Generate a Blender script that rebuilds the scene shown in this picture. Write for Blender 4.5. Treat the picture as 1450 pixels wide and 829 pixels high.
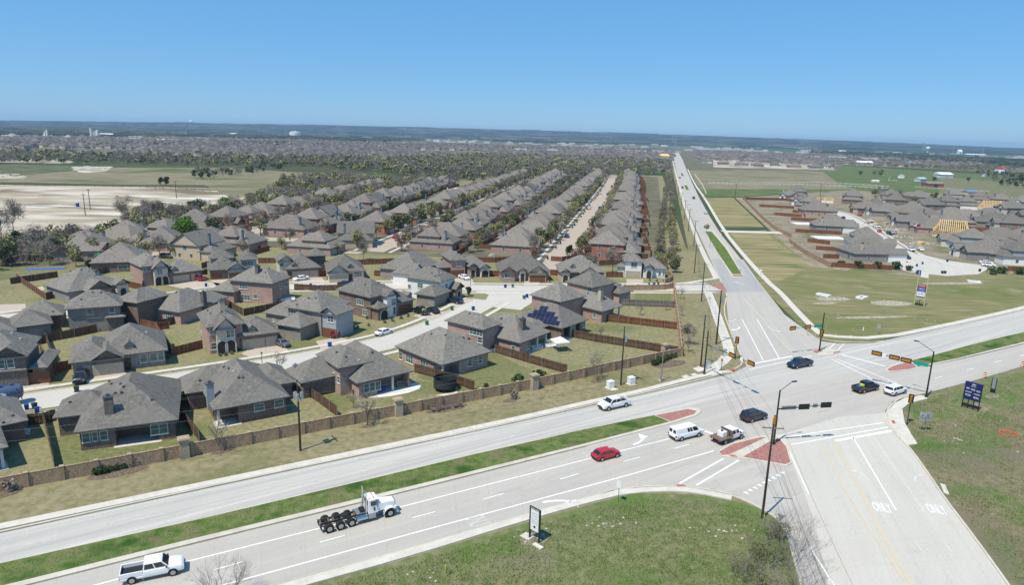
import bpy, bmesh, math, random
import numpy as np
from mathutils import Vector, Matrix
R = math.radians
rnd = random.Random(7)
C = bpy.context.scene.collection
for o in list(bpy.data.objects): bpy.data.objects.remove(o)

# ---------------------------------------------------------------- camera
FOC, CAMH, PW, PH = 960.0, 45.0, 1450.0, 829.0
HL, HR = 171.0, 211.0                       # height of the flat horizon at the left and right edges
_roll = math.atan((HR-HL)/PW)
_pitch = math.atan((PH/2-(HL+HR)/2)*math.cos(_roll)/FOC)
cam_d = bpy.data.cameras.new('camera'); cam = bpy.data.objects.new('camera', cam_d); C.objects.link(cam)
cam_d.sensor_fit = 'HORIZONTAL'; cam_d.sensor_width = 36.0; cam_d.lens = FOC/PW*36.0
cam_d.clip_start = 0.5; cam_d.clip_end = 80000
fw = Vector((0, math.cos(_pitch), -math.sin(_pitch)))
up0 = Vector((0, math.sin(_pitch), math.cos(_pitch))); rt0 = Vector((1, 0, 0))
cr, sr = math.cos(_roll), math.sin(_roll)
rt = rt0*cr + up0*sr; up = up0*cr - rt0*sr
M = Matrix((rt, up, -fw)).transposed().to_4x4(); M.translation = Vector((0, 0, CAMH))
cam.matrix_world = M
bpy.context.scene.camera = cam
def ray(px, py):
    return rt*(px-PW/2) + up*(PH/2-py) + fw*FOC
def G(px, py, z=0.0):
    """the place on the level z that the photograph shows at px, py"""
    d = ray(px, py); t = (z-CAMH)/d.z
    return Vector((d.x*t, d.y*t, z))
def proj(p):
    d = Vector(p)-Vector((0, 0, CAMH)); k = FOC/d.dot(fw)
    return PW/2+d.dot(rt)*k, PH/2-d.dot(up)*k

# ---------------------------------------------------------------- light, sky, exposure
SUN_AZ, SUN_EL = R(222), R(61)
w = bpy.data.worlds.new('World'); bpy.context.scene.world = w; w.use_nodes = True
nt = w.node_tree; bg = nt.nodes['Background']
sky = nt.nodes.new('ShaderNodeTexSky'); sky.sky_type = 'NISHITA'; sky.sun_disc = False
sky.sun_elevation = SUN_EL; sky.sun_rotation = SUN_AZ
sky.altitude = 0; sky.air_density = 1.0; sky.dust_density = 0.0; sky.ozone_density = 5.0
bg.inputs[1].default_value = 0.11
hsv = nt.nodes.new('ShaderNodeHueSaturation'); hsv.inputs['Saturation'].default_value = 1.15; nt.links.new(sky.outputs[0], hsv.inputs['Color'])
tint = nt.nodes.new('ShaderNodeMix'); tint.data_type = 'RGBA'; tint.blend_type = 'MULTIPLY'; tint.inputs[0].default_value = 1
tint.inputs[7].default_value = (.80, .93, 1.06, 1); nt.links.new(hsv.outputs[0], tint.inputs[6])
even = nt.nodes.new('ShaderNodeMix'); even.data_type = 'RGBA'; even.inputs[0].default_value = .6; nt.links.new(tint.outputs[2], even.inputs[6])
even.inputs[7].default_value = (1.35, 3.9, 7.4, 1)
nt.links.new(even.outputs[2], bg.inputs[0])
sd = bpy.data.lights.new('sun', 'SUN'); sun = bpy.data.objects.new('sun', sd); C.objects.link(sun)
sd.energy = 5.0; sd.angle = R(0.53); sd.color = (1.0, 0.92, 0.785)
sdir = Vector((math.sin(SUN_AZ)*math.cos(SUN_EL), math.cos(SUN_AZ)*math.cos(SUN_EL), math.sin(SUN_EL)))
sun.rotation_euler = sdir.to_track_quat('Z', 'Y').to_euler()
vs = bpy.context.scene.view_settings
vs.view_transform = 'Standard'; vs.look = 'None'; vs.gamma = 1; vs.exposure = 0.06; vs.use_curve_mapping = False
bpy.context.scene.cycles.max_bounces = 5
bpy.context.scene.cycles.diffuse_bounces = 2
bpy.context.scene.cycles.volume_bounces = 1
bpy.context.scene.render.film_transparent = False

# ---------------------------------------------------------------- materials
MATS = {}
def mat(name, cols, scale=1.0, detail=6, rough=0.85, metal=0.0, spec=0.3, bump=0.0, coarse=None, coord='Object',
        stretch=None, rot=0.0, randv=0.0, transl=None, coat=0):
    """noise-driven colour ramp; coarse = (scale, colour, lo, hi) lays a second, larger patchiness over it"""
    if name in MATS: return MATS[name]
    m = bpy.data.materials.new(name); m.use_nodes = True; n = m.node_tree.nodes; l = m.node_tree.links
    b = n['Principled BSDF']; b.inputs['Roughness'].default_value = rough; b.inputs['Metallic'].default_value = metal
    b.inputs['Specular IOR Level'].default_value = spec
    if coat: b.inputs['Coat Weight'].default_value = coat
    tc = n.new('ShaderNodeTexCoord'); mp = n.new('ShaderNodeMapping'); l.new(tc.outputs[coord], mp.inputs[0])
    mp.inputs['Rotation'].default_value = (0, 0, rot)
    mp.inputs['Scale'].default_value = stretch or (1, 1, 1)
    if len(cols) == 1: cols = [tuple(c*0.93 for c in cols[0]), tuple(min(1, c*1.07) for c in cols[0])]
    t = n.new('ShaderNodeTexNoise'); t.inputs['Scale'].default_value = scale; t.inputs['Detail'].default_value = detail
    t.inputs['Roughness'].default_value = 0.62
    l.new(mp.outputs[0], t.inputs[0])
    r = n.new('ShaderNodeValToRGB'); e = r.color_ramp.elements
    while len(e) < len(cols): e.new(0.5)
    for i, c in enumerate(cols):
        e[i].position = 0.32+0.36*i/max(1, len(cols)-1); e[i].color = (*c[:3], 1)
    l.new(t.outputs[0], r.inputs[0]); out = r.outputs[0]
    for cs in (coarse or []):
        t2 = n.new('ShaderNodeTexNoise'); t2.inputs['Scale'].default_value = cs[0]; t2.inputs['Detail'].default_value = cs[4] if len(cs) > 4 else 4
        mp2 = n.new('ShaderNodeMapping'); mp2.inputs['Rotation'].default_value = (0, 0, cs[5][1] if len(cs) > 5 else 0)
        mp2.inputs['Scale'].default_value = cs[5][0] if len(cs) > 5 else (1, 1, 1)
        l.new(tc.outputs[coord], mp2.inputs[0]); l.new(mp2.outputs[0], t2.inputs[0])
        mr = n.new('ShaderNodeMapRange'); mr.inputs[1].default_value = cs[2]; mr.inputs[2].default_value = cs[3]
        l.new(t2.outputs[0], mr.inputs[0])
        mx = n.new('ShaderNodeMix'); mx.data_type = 'RGBA'; l.new(mr.outputs[0], mx.inputs[0]); l.new(out, mx.inputs[6])
        mx.inputs[7].default_value = (*cs[1], 1); out = mx.outputs[2]
    if randv:
        oi = n.new('ShaderNodeObjectInfo'); hs = n.new('ShaderNodeHueSaturation'); mr = n.new('ShaderNodeMapRange')
        mr.inputs[3].default_value = 1-randv; mr.inputs[4].default_value = 1+randv
        l.new(oi.outputs['Random'], mr.inputs[0]); l.new(mr.outputs[0], hs.inputs['Value']); l.new(out, hs.inputs['Color']); out = hs.outputs[0]
    l.new(out, b.inputs['Base Color'])
    if bump:
        bp = n.new('ShaderNodeBump'); bp.inputs['Strength'].default_value = bump; bp.inputs['Distance'].default_value = 0.05
        l.new(t.outputs[0], bp.inputs['Height']); l.new(bp.outputs[0], b.inputs['Normal'])
    MATS[name] = m; return m
def plain(name, col, rough=0.5, metal=0.0, spec=0.5, emit=None):
    return mat(name, [col], scale=3, rough=rough, metal=metal, spec=spec)

def road_mat(name, base, dark, light, joints=True, streak=0.35, white=0.0):
    """concrete carriageway; UV runs in metres: u along, v across"""
    m = bpy.data.materials.new(name); m.use_nodes = True; n = m.node_tree.nodes; l = m.node_tree.links
    b = n['Principled BSDF']; b.inputs['Roughness'].default_value = 0.8; b.inputs['Specular IOR Level'].default_value = 0.25
    tc = n.new('ShaderNodeTexCoord')
    def noise(sc, stretch, det=4):
        mp = n.new('ShaderNodeMapping'); mp.inputs['Scale'].default_value = stretch
        l.new(tc.outputs['UV'], mp.inputs[0]); t = n.new('ShaderNodeTexNoise'); t.inputs['Scale'].default_value = sc
        t.inputs['Detail'].default_value = det; l.new(mp.outputs[0], t.inputs[0]); return t.outputs[0]
    def mapr(x, a, c, lo=0, hi=1):
        k = n.new('ShaderNodeMapRange'); k.inputs[1].default_value = a; k.inputs[2].default_value = c
        k.inputs[3].default_value = lo; k.inputs[4].default_value = hi; l.new(x, k.inputs[0]); return k.outputs[0]
    def mix(fac, a, col):
        x = n.new('ShaderNodeMix'); x.data_type = 'RGBA'; l.new(fac, x.inputs[0])
        if isinstance(a, tuple): x.inputs[6].default_value = (*a, 1)
        else: l.new(a, x.inputs[6])
        x.inputs[7].default_value = (*col, 1); return x.outputs[2]
    c = mix(mapr(noise(1, (0.012, 0.55, 1), 5), .38, .62, 0, streak), base, dark)
    c = mix(mapr(noise(1, (0.02, 0.8, 1), 5), .5, .72, 0, streak), c, light)
    c = mix(mapr(noise(.09, (1, 1, 1), 6), .42, .72, 0, .3), c, dark)
    c = mix(mapr(noise(2.2, (1, 1, 1), 6), .4, .8, 0, .35), c, tuple(x*0.8 for x in base))
    vr = n.new('ShaderNodeTexVoronoi'); vr.feature = 'DISTANCE_TO_EDGE'; vr.inputs['Scale'].default_value = .11
    wb = n.new('ShaderNodeTexNoise'); wb.inputs['Scale'].default_value = .5; l.new(tc.outputs['UV'], wb.inputs[0])
    sc_ = n.new('ShaderNodeVectorMath'); sc_.operation = 'SCALE'; sc_.inputs[3].default_value = 5; l.new(wb.outputs['Color'], sc_.inputs[0])
    ad = n.new('ShaderNodeVectorMath'); ad.operation = 'ADD'; l.new(tc.outputs['UV'], ad.inputs[0]); l.new(sc_.outputs[0], ad.inputs[1]); l.new(ad.outputs[0], vr.inputs['Vector'])
    c = mix(mapr(vr.outputs['Distance'], .007, .0, 0, .3), c, tuple(x*.5 for x in base))
    c = mix(mapr(noise(.5, (.25, 1, 1), 3), .64, .76, 0, .4), c, tuple(x*.62 for x in base))
    if joints:
        sx = n.new('ShaderNodeSeparateXYZ'); l.new(tc.outputs['UV'], sx.inputs[0])
        for ax, per, wd, st in ((0, 4.6, .035, .22), (1, 3.65, .03, .3)):
            q = n.new('ShaderNodeMath'); q.operation = 'PINGPONG'; q.inputs[1].default_value = per/2; l.new(sx.outputs[ax], q.inputs[0])
            c = mix(mapr(q.outputs[0], wd, wd*.4, 0, st), c, tuple(x*.45 for x in base))
    l.new(c, b.inputs['Base Color']); MATS[name] = m; return m

# ---------------------------------------------------------------- building helpers
def tag(o, label=None, cat=None, group=None, kind=None, category=None):
    cat = cat or category
    if label: o['label'] = label
    if cat: o['category'] = cat
    if group: o['group'] = group
    if kind: o['kind'] = kind
    return o
def empty(name, loc=(0, 0, 0), rz=0.0, label=None, cat=None, group=None):
    o = bpy.data.objects.new(name, None); C.objects.link(o); o.location = loc; o.rotation_euler = (0, 0, rz)
    o.empty_display_size = 0.5
    return tag(o, label, cat, group)
_kids = {}
class MB:
    def __init__(s): s.v = []; s.f = []
    def add(s, vs_, fs):
        k = len(s.v); s.v += [tuple(v) for v in vs_]; s.f += [tuple(i+k for i in f) for f in fs]; return s
    def box(s, x0, y0, z0, x1, y1, z1):
        if x0 > x1: x0, x1 = x1, x0
        if y0 > y1: y0, y1 = y1, y0
        return s.add([(x0,y0,z0),(x1,y0,z0),(x1,y1,z0),(x0,y1,z0),(x0,y0,z1),(x1,y0,z1),(x1,y1,z1),(x0,y1,z1)],
              [(0,3,2,1),(4,5,6,7),(0,1,5,4),(1,2,6,5),(2,3,7,6),(3,0,4,7)])
    def prism(s, pts, z0, z1):
        a = sum(pts[i][0]*pts[(i+1)%len(pts)][1]-pts[(i+1)%len(pts)][0]*pts[i][1] for i in range(len(pts)))
        if a < 0: pts = pts[::-1]
        n = len(pts)
        return s.add([(p[0],p[1],z0) for p in pts]+[(p[0],p[1],z1) for p in pts],
              [tuple(range(n))[::-1], tuple(range(n, 2*n))]+[(i,(i+1)%n,n+(i+1)%n,n+i) for i in range(n)])
    def hexa(s, b, t):
        """eight corners: four below, four above, both counter-clockwise"""
        return s.add(list(b)+list(t), [(0,3,2,1),(4,5,6,7),(0,1,5,4),(1,2,6,5),(2,3,7,6),(3,0,4,7)])
    def tube(s, p, q, r0, r1=None, n=6, caps=True):
        p = Vector(p); q = Vector(q); r1 = r0 if r1 is None else r1; d = (q-p)
        if d.length < 1e-6: return s
        d.normalize(); a = d.orthogonal().normalized(); b = d.cross(a)
        vs_ = []
        for c0, r in ((p, r0), (q, r1)):
            for i in range(n):
                t = 2*math.pi*i/n; vs_.append(c0+a*math.cos(t)*r+b*math.sin(t)*r)
        fs = [(i,(i+1)%n,n+(i+1)%n,n+i) for i in range(n)]
        if caps: fs += [tuple(range(n))[::-1], tuple(range(n,2*n))]
        return s.add(vs_, fs)
    def path(s, pts, r, n=5):
        for a, b in zip(pts, pts[1:]): s.tube(a, b, r, r, n)
        return s
    def tri(s, a, b, c): return s.add([a,b,c], [(0,1,2)])
    def quad(s, a, b, c, d): return s.add([a,b,c,d], [(0,1,2,3)])
    def ball(s, c, rx, ry=None, rz=None, n=8, m=5):
        ry = ry or rx; rz = rz or rx; vs_ = [(c[0],c[1],c[2]-rz)]
        for j in range(1, m):
            ph = -math.pi/2+math.pi*j/m
            for i in range(n):
                t = 2*math.pi*i/n; vs_.append((c[0]+rx*math.cos(ph)*math.cos(t), c[1]+ry*math.cos(ph)*math.sin(t), c[2]+rz*math.sin(ph)))
        vs_.append((c[0],c[1],c[2]+rz)); fs = []
        for i in range(n): fs.append((0, 1+(i+1)%n, 1+i))
        for j in range(m-2):
            for i in range(n):
                a = 1+j*n+i; b = 1+j*n+(i+1)%n; fs.append((a,b,b+n,a+n))
        k = 1+(m-2)*n
        for i in range(n): fs.append((k+i, k+(i+1)%n, len(vs_)-1))
        return s.add(vs_, fs)
    def mesh(s, name):
        me = bpy.data.meshes.new(name); me.from_pydata(s.v, [], s.f); me.update(); return me
    def build(s, name, m, parent=None, smooth=False, bevel=0.0, seg=2, **kw):
        me = s.mesh(name)
        if bevel:
            bm = bmesh.new(); bm.from_mesh(me); bmesh.ops.recalc_face_normals(bm, faces=bm.faces)
            bmesh.ops.bevel(bm, geom=list(bm.edges), offset=bevel, segments=seg, affect='EDGES', profile=0.6)
            bm.to_mesh(me); bm.free()
        return link(name, me, m, parent, smooth, **kw)
def link(name, me, m, parent=None, smooth=False, **kw):
    if m is not None and not me.materials: me.materials.append(m)
    if smooth: me.polygons.foreach_set('use_smooth', [True]*len(me.polygons))
    o = bpy.data.objects.new(name, me); C.objects.link(o)
    if parent: o.parent = parent; _kids.setdefault(parent, []).append(o)
    return tag(o, **kw)
def copy_tree(o, parent=None):
    c = o.copy(); C.objects.link(c)
    if parent: c.parent = parent; _kids.setdefault(parent, []).append(c)
    for ch in KIDS(o): copy_tree(ch, c)
    return c
def KIDS(o):
    return list(_kids.get(o, ()))
def place(proto, used, loc, rz, label=None, group=None, scale=None):
    """first use moves the thing itself, later ones copy it with its parts"""
    o = copy_tree(proto) if proto.name in used else proto
    used.add(proto.name); o.location = loc; o.rotation_euler = (0, 0, rz)
    if scale: o.scale = (scale,)*3
    return tag(o, label, None, group)

# ground sheets and strips, traced on the ground
def sheet(name, pts, z, m, kind='structure', px=True, uvdir=None, **kw):
    P = [G(*p) for p in pts] if px else [Vector((*p, 0)) for p in pts]
    a = sum(P[i].x*P[(i+1)%len(P)].y-P[(i+1)%len(P)].x*P[i].y for i in range(len(P)))
    if a < 0: P = P[::-1]
    me = bpy.data.meshes.new(name); me.from_pydata([(p.x,p.y,z) for p in P], [], [tuple(range(len(P)))]); me.update()
    if uvdir is not None:
        uv = me.uv_layers.new(name='UVMap'); d = Vector((math.sin(uvdir), math.cos(uvdir), 0)); e = Vector((d.y, -d.x, 0))
        for lp in me.loops:
            v = me.vertices[lp.vertex_index].co; uv.data[lp.index].uv = (v.dot(d), v.dot(e))
    return link(name, me, m, kind=kind, **kw)
def resample(P, n):
    L = [0]
    for a, b in zip(P, P[1:]): L.append(L[-1]+(b-a).length)
    out = []
    for i in range(n):
        t = L[-1]*i/(n-1); j = 0
        while j < len(L)-2 and L[j+1] < t: j += 1
        k = (t-L[j])/max(1e-9, L[j+1]-L[j]); out.append(P[j].lerp(P[j+1], k))
    return out
def smooth_line(P, it=2):
    for _ in range(it):
        Q = [P[0]]
        for a, b in zip(P, P[1:]): Q += [a.lerp(b, .25), a.lerp(b, .75)]
        Q.append(P[-1]); P = Q
    return P
def ribbon(name, left, right, z, m, n=60, px=True, **kw):
    A = smooth_line([G(*p) for p in left] if px else left, 1); B = smooth_line([G(*p) for p in right] if px else right, 1)
    A = resample(A, n); B = resample(B, n)
    vs_ = []; fs = []; K = 4; uvs = []; d = 0
    for i in range(n):
        if i: d += ((A[i]+B[i])/2-(A[i-1]+B[i-1])/2).length
        wd = (A[i]-B[i]).length
        for k in range(K+1):
            p = A[i].lerp(B[i], k/K); vs_.append((p.x,p.y,z)); uvs.append((d, wd*k/K))
    for i in range(n-1):
        for k in range(K): a = i*(K+1)+k; fs.append((a, a+1, a+K+2, a+K+1))
    me = bpy.data.meshes.new(name); me.from_pydata(vs_, [], fs); me.update()
    if me.polygons[0].normal.z < 0: me.flip_normals()
    uv = me.uv_layers.new(name='UVMap')
    for lp in me.loops: uv.data[lp.index].uv = uvs[lp.vertex_index]
    return link(name, me, m, kind='structure', **kw)
def offset_line(P, d):
    """shift a line on the ground sideways by d metres (left of travel positive)"""
    out = []
    for i, p in enumerate(P):
        a = P[max(0, i-1)]; b = P[min(len(P)-1, i+1)]; t = (b-a); t.z = 0; t.normalize()
        out.append(p+Vector((-t.y, t.x, 0))*d)
    return out
def strip(name, P, w0, w1, z0, z1, m, uv=False, mb=None, **kw):
    """solid strip along the line P between offsets w0 and w1, from z0 up to z1"""
    A = offset_line(P, w0); B = offset_line(P, w1); own = mb is None; mb = mb or MB()
    n = len(P); vs_ = []
    for a, b in zip(A, B): vs_ += [(a.x,a.y,z0),(b.x,b.y,z0),(b.x,b.y,z1),(a.x,a.y,z1)]
    fs = [(0,1,2,3), (4*n-1,4*n-2,4*n-3,4*n-4)]
    for i in range(n-1):
        k = 4*i
        fs += [(k+3,k+2,k+6,k+7),(k,k+3,k+7,k+4),(k+1,k+5,k+6,k+2)]
    mb.add(vs_, fs)
    if own: return mb.build(name, m, **kw)
def PL(pts, n=None, it=1):
    P = [G(*p) for p in pts]
    if it: P = smooth_line(P, it)
    return resample(P, n) if n else P
def ordinal(n):
    w_ = ['zeroth','first','second','third','fourth','fifth','sixth','seventh','eighth','ninth','tenth','eleventh','twelfth','thirteenth','fourteenth','fifteenth','sixteenth','seventeenth','eighteenth','nineteenth','twentieth']
    if n < len(w_): return w_[n]
    return f"{n}{'st' if n%10==1 else 'nd' if n%10==2 else 'rd' if n%10==3 else 'th'}" if not 10 < n%100 < 20 else f"{n}th"
# ================================================================ THE GROUND
GRASS_TAN = mat('dormant_lawn', [(.155,.145,.072),(.23,.205,.115),(.285,.25,.15)], scale=.8, rough=.95, spec=.05, bump=.3,
    coarse=[(.045, (.13,.14,.055), .52, .75, 6), (.9, (.30,.25,.155), .55, .8, 5)])
GRASS_MIX = mat('patchy_lawn', [(.155,.15,.07),(.225,.21,.11),(.285,.255,.15)], scale=1.2, rough=.95, spec=.05, bump=.3,
    coarse=[(.09, (.12,.145,.055), .52, .76, 6), (.5, (.27,.23,.14), .58, .8, 5)])
GRASS_GREEN = mat('green_lawn', [(.06,.11,.02),(.10,.155,.035),(.15,.175,.06)], scale=1.1, rough=.95, spec=.05, bump=.4,
    coarse=[(.25, (.19,.175,.09), .54, .75, 6)])
GRASS_MEDIAN = mat('median_turf', [(.07,.115,.028),(.115,.155,.048),(.185,.18,.085)], scale=.9, rough=.95, spec=.05, bump=.5,
    coarse=[(.22, (.035,.085,.016), .52, .66, 6), (.35, (.17,.15,.085), .54, .72, 6)])
GRASS_FIELD = mat('rough_pasture', [(.10,.13,.045),(.155,.17,.075),(.225,.215,.125)], scale=.9, rough=.95, spec=.05, bump=.5,
    coarse=[(.07, (.085,.155,.035), .48, .68, 6), (.12, (.20,.175,.12), .53, .72, 7), (1.6, (.25,.225,.15), .66, .8, 5)])
GRASS_BROWN = mat('worn_pasture', [(.125,.125,.065),(.185,.165,.095),(.235,.205,.135)], scale=.9, rough=.95, spec=.05, bump=.5,
    coarse=[(.10, (.09,.15,.04), .47, .66, 7), (.06, (.18,.145,.11), .52, .70, 7)])
HAY = mat('mown_hay', [(.155,.15,.06),(.23,.20,.09),(.30,.25,.135)], scale=.6, rough=.95, spec=.05, rot=R(28), stretch=(.12, 1.1, 1),
    coarse=[(.05, (.13,.145,.055), .48, .7, 5), (.35, (.33,.28,.17), .52, .62, 3, ((.04, 1.6, 1), R(-11)))])
SCALPED = mat('mown_corner_field', [(.14,.145,.055),(.20,.185,.09),(.27,.235,.13)], scale=.5, rough=.95, spec=.05, rot=R(28), stretch=(.15, 1.0, 1),
    coarse=[(.045, (.115,.145,.045), .46, .70, 6), (.09, (.28,.24,.15), .58, .74, 6)])
DIRT = mat('graded_caliche', [(.27,.22,.15),(.40,.345,.265),(.56,.51,.43)], scale=.03, rough=.95, spec=.05, detail=9, stretch=(.8, 1.3, 1),
    coarse=[(.02, (.18,.145,.09), .50, .62, 9, ((.6, 1.5, 1), R(-20))), (.035, (.60,.57,.50), .54, .66, 8, ((.7, 1.5, 1), R(20)))])
BAREDIRT = mat('bare_dirt', [(.20,.165,.115),(.28,.235,.17),(.36,.31,.235)], scale=.35, rough=.95, spec=.05,
    coarse=[(.1, (.16,.16,.08), .54, .7, 6)])
FIELD_TAN = mat('dry_field', [(.165,.145,.085),(.21,.185,.115),(.255,.225,.15)], scale=.05, rough=.95, spec=.05, detail=8,
    coarse=[(.012, (.10,.13,.05), .53, .66, 6)])
FIELD_GREEN = mat('green_field', [(.065,.105,.035),(.10,.135,.05),(.15,.165,.075)], scale=.05, rough=.95, spec=.05, detail=8,
    coarse=[(.015, (.13,.13,.06), .55, .7, 6)])
WHEAT = mat('young_wheat', [(.02,.10,.035),(.03,.13,.045),(.05,.14,.05)], scale=.02, rough=.95, spec=.05)
PLAIN = mat('far_plain', [(.045,.06,.03),(.075,.08,.045),(.11,.105,.065)], scale=.004, rough=.95, spec=.03, detail=9,
    coarse=[(.0016, (.04,.085,.03), .5, .62, 7, ((1, 2.5, 1), R(8))), (.0028, (.16,.14,.10), .6, .68, 7, ((1, 2.5, 1), R(8)))])
SUBURB = mat('suburb_ground', [(.09,.09,.05),(.135,.125,.08),(.19,.17,.12)], scale=.06, rough=.95, spec=.05, detail=7)

N = 48
gv = [(0,0,0)]; gf = []; rads = [120, 400, 1200, 4000, 9000, 16500]
for r_ in rads:
    for i in range(N): gv.append((r_*math.cos(2*math.pi*i/N), r_*math.sin(2*math.pi*i/N)+60, 0))
for i in range(N): gf.append((0, 1+i, 1+(i+1)%N))
for k in range(len(rads)-1):
    for i in range(N): a = 1+k*N+i; b = 1+k*N+(i+1)%N; gf.append((a, a+N, b+N, b))
me = bpy.data.meshes.new('ground'); me.from_pydata(gv, [], gf); me.update()
link('ground', me, PLAIN, kind='structure')

# land use, traced in place
UA = R(11.3); UU = Vector((math.sin(UA), math.cos(UA), 0)); VV = Vector((math.cos(UA), -math.sin(UA), 0))
def W(u, v, z=0.0):
    p = UU*u+VV*v; return Vector((p.x, p.y, z))
_zc = [0]
def zone(name, pts, z, m, **kw):
    _zc[0] += 1
    return sheet(name, pts, z if z > .044 and name in ('intersection', 'grey_road_patch') else z*.6+_zc[0]*.0006, m, **kw)
sheet('lawn', [tuple(W(*p)[:2]) for p in ((-60,-330),(60,-330),(150,-262),(210,-240),(420,-230),(880,-150),(880,12),(300,16),(190,24),(40,40),(-60,40))], .01, GRASS_TAN, px=False)
sheet('suburb_ground', [tuple(W(*p)[:2]) for p in ((235,-190),(850,-150),(850,6),(240,8))], .02, SUBURB, px=False)
sheet('neighbourhood_ground', [tuple(W(*p)[:2]) for p in ((70,-145),(235,-190),(240,8),(150,6),(108,-28),(82,-55),(60,-90))], .02, GRASS_MIX, px=False)
zone('verge_grass', [(440,575),(0,662),(-300,720),(-400,900),(420,900),(1049,528),(1053,512),(1024,440),(1029,418),(960,240),(952,240),(978,370),(952,402),(958,500),(700,560)], .03, GRASS_TAN)
zone('right_field', [(1084,330),(1150,390),(1300,395),(1800,425),(1800,360),(1450,385),(1300,372)], .03, GRASS_MIX)
zone('corner_field', [(1030,330),(1084,326),(1150,378),(1340,388),(1460,392),(2100,420),(1800,500),(1340,462),(1245,482),(1190,487),(1150,478),(1084,413)], .04, SCALPED)
zone('hay_field', [(1034,330),(1084,330),(1150,378),(1100,400),(1085,401)], .06, HAY)
zone('hay_field', [(997,280),(1038,280),(1082,322),(1026,322)], .06, HAY)
zone('neighbourhood_ground', [(1052,280),(1110,276),(1190,270),(1300,272),(1460,285),(1800,300),(1800,400),(1450,388),(1400,384),(1300,392),(1180,379),(1150,376),(1090,325)], .05, mat('new_lot_ground', [(.17,.145,.095),(.235,.205,.145),(.31,.27,.20)], scale=.12, rough=.95, spec=.05, detail=8, coarse=[(.05,(.10,.13,.05),.55,.7,5)]))
zone('graded_strip', [(1041,280),(1052,280),(1150,372),(1210,378),(1200,384),(1145,377),(1092,328)], .07, BAREDIRT)
zone('dry_field', [(976,240),(1180,242),(1290,262),(1250,275),(990,268)], .03, FIELD_TAN)
zone('green_field', [(988,268),(1270,268),(1290,290),(1110,278),(994,279)], .04, FIELD_GREEN)
zone('green_field', [(1150,232),(1330,243),(1700,268),(1700,330),(1450,290),(1280,285),(1190,262)], .03, FIELD_GREEN)
zone('pasture', [(1330,250),(1460,262),(1600,285),(1450,292),(1330,280)], .04, GRASS_BROWN)
zone('corner_field', [(1275,560),(1314,556),(1384,538),(1450,519),(2000,400),(2400,1100),(1600,1100),(1426,829),(1288,636)], .03, GRASS_BROWN)
zone('green_patch', [(1290,590),(1320,560),(1450,527),(1700,470),(1500,560),(1400,585),(1310,600)], .04, GRASS_FIELD)
zone('corner_field', [(-100,980),(397,835),(560,797),(750,740),(862,708),(905,698),(1011,703),(1080,722),(1102,737),(1117,758),(1127,798),(1137,835),(1165,1000),(1000,1400),(0,1400)], .03, GRASS_FIELD)
zone('construction_lot', [(-300,275),(0,262),(420,268),(408,284),(330,296),(250,306),(180,326),(60,346),(-300,400)], .03, DIRT)
zone('dry_field', [(-300,246),(0,248),(90,237),(330,238),(420,244),(400,262),(200,262),(0,258),(-300,270)], .03, FIELD_TAN)
zone('green_field', [(-200,232),(0,232),(75,234),(150,238),(60,246),(0,250),(-300,255)], .04, mat('weedy_field', [(.06,.085,.035),(.10,.115,.06),(.16,.16,.10)], scale=.05, rough=.95, spec=.05, detail=8, coarse=[(.02,(.30,.28,.22),.6,.7,7)]))
zone('gravel_pile_ground', [(105,236),(160,236),(150,243),(112,245)], .05, DIRT)
zone('dirt_track', [(520,262),(650,266),(640,270),(480,275)], .04, DIRT)
zone('open_land', [(290,262),(420,244),(520,246),(510,262),(420,268),(330,282)], .035, FIELD_TAN)
zone('creek_land', [(-500,345),(60,336),(180,320),(300,300),(420,268),(520,262),(640,268),(560,290),(300,340),(150,370),(0,398),(-500,420)], .035, GRASS_BROWN)
zone('suburb_ground', [(-500,222),(-200,196),(0,192),(150,192),(420,191),(700,200),(860,215),(950,222),(800,240),(560,230),(300,228),(0,218)], .03, SUBURB)
zone('suburb_ground', [(700,204),(960,206),(1130,216),(1200,228),(1185,243),(960,240),(840,240),(700,225)], .03, SUBURB)
zone('suburb_ground', [(1150,215),(1450,230),(1900,250),(1700,262),(1330,240),(1160,232)], .03, SUBURB)
zone('wheat_field', [(488,188),(560,189),(730,195),(700,199),(600,197),(480,194)], .03, WHEAT)
zone('wheat_field', [(850,199),(1000,203.5),(1450,221),(1450,226),(1100,212),(840,204)], .03, WHEAT)
zone('earthworks', [(585,189.5),(720,194),(700,196),(585,192)], .05, DIRT)
zone('earthworks', [(1010,222),(1180,236),(1182,241),(1010,237)], .05, DIRT)
zone('earthworks', [(-100,228),(0,222),(110,228),(95,232),(0,230)], .05, DIRT)

# ---- carriageways
CONC = road_mat('road_concrete', (.50,.47,.42), (.345,.335,.32), (.64,.61,.56), streak=.75)
CONC_G = road_mat('grey_concrete', (.455,.425,.375), (.35,.33,.30), (.55,.515,.46))
CONC_T = road_mat('tan_street_concrete', (.43,.355,.28), (.36,.30,.24), (.50,.43,.35), streak=.2)
CONC_W = road_mat('street_concrete', (.53,.50,.44), (.42,.395,.355), (.62,.585,.525), streak=.25)
WALK = mat('sidewalk_concrete', [(.50,.465,.40),(.62,.585,.51)], scale=.6, rough=.85, spec=.2, coarse=[(2, (.42,.38,.31), .6, .8)])
KERB = mat('kerb_concrete', [(.46,.42,.34),(.58,.54,.46)], scale=.5, rough=.85, spec=.2)
PAINT = mat('road_paint_white', [(.74,.74,.72),(.82,.82,.80)], scale=2, rough=.6, spec=.3, coarse=[(3, (.56,.545,.50), .55, .78)])
PAINT_W = mat('worn_road_paint', [(.50,.48,.44),(.64,.62,.58)], scale=3, rough=.7, spec=.3)
PAINT_Y = mat('worn_yellow_paint', [(.50,.455,.37),(.58,.49,.33)], scale=1.5, rough=.7, spec=.3)
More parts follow.
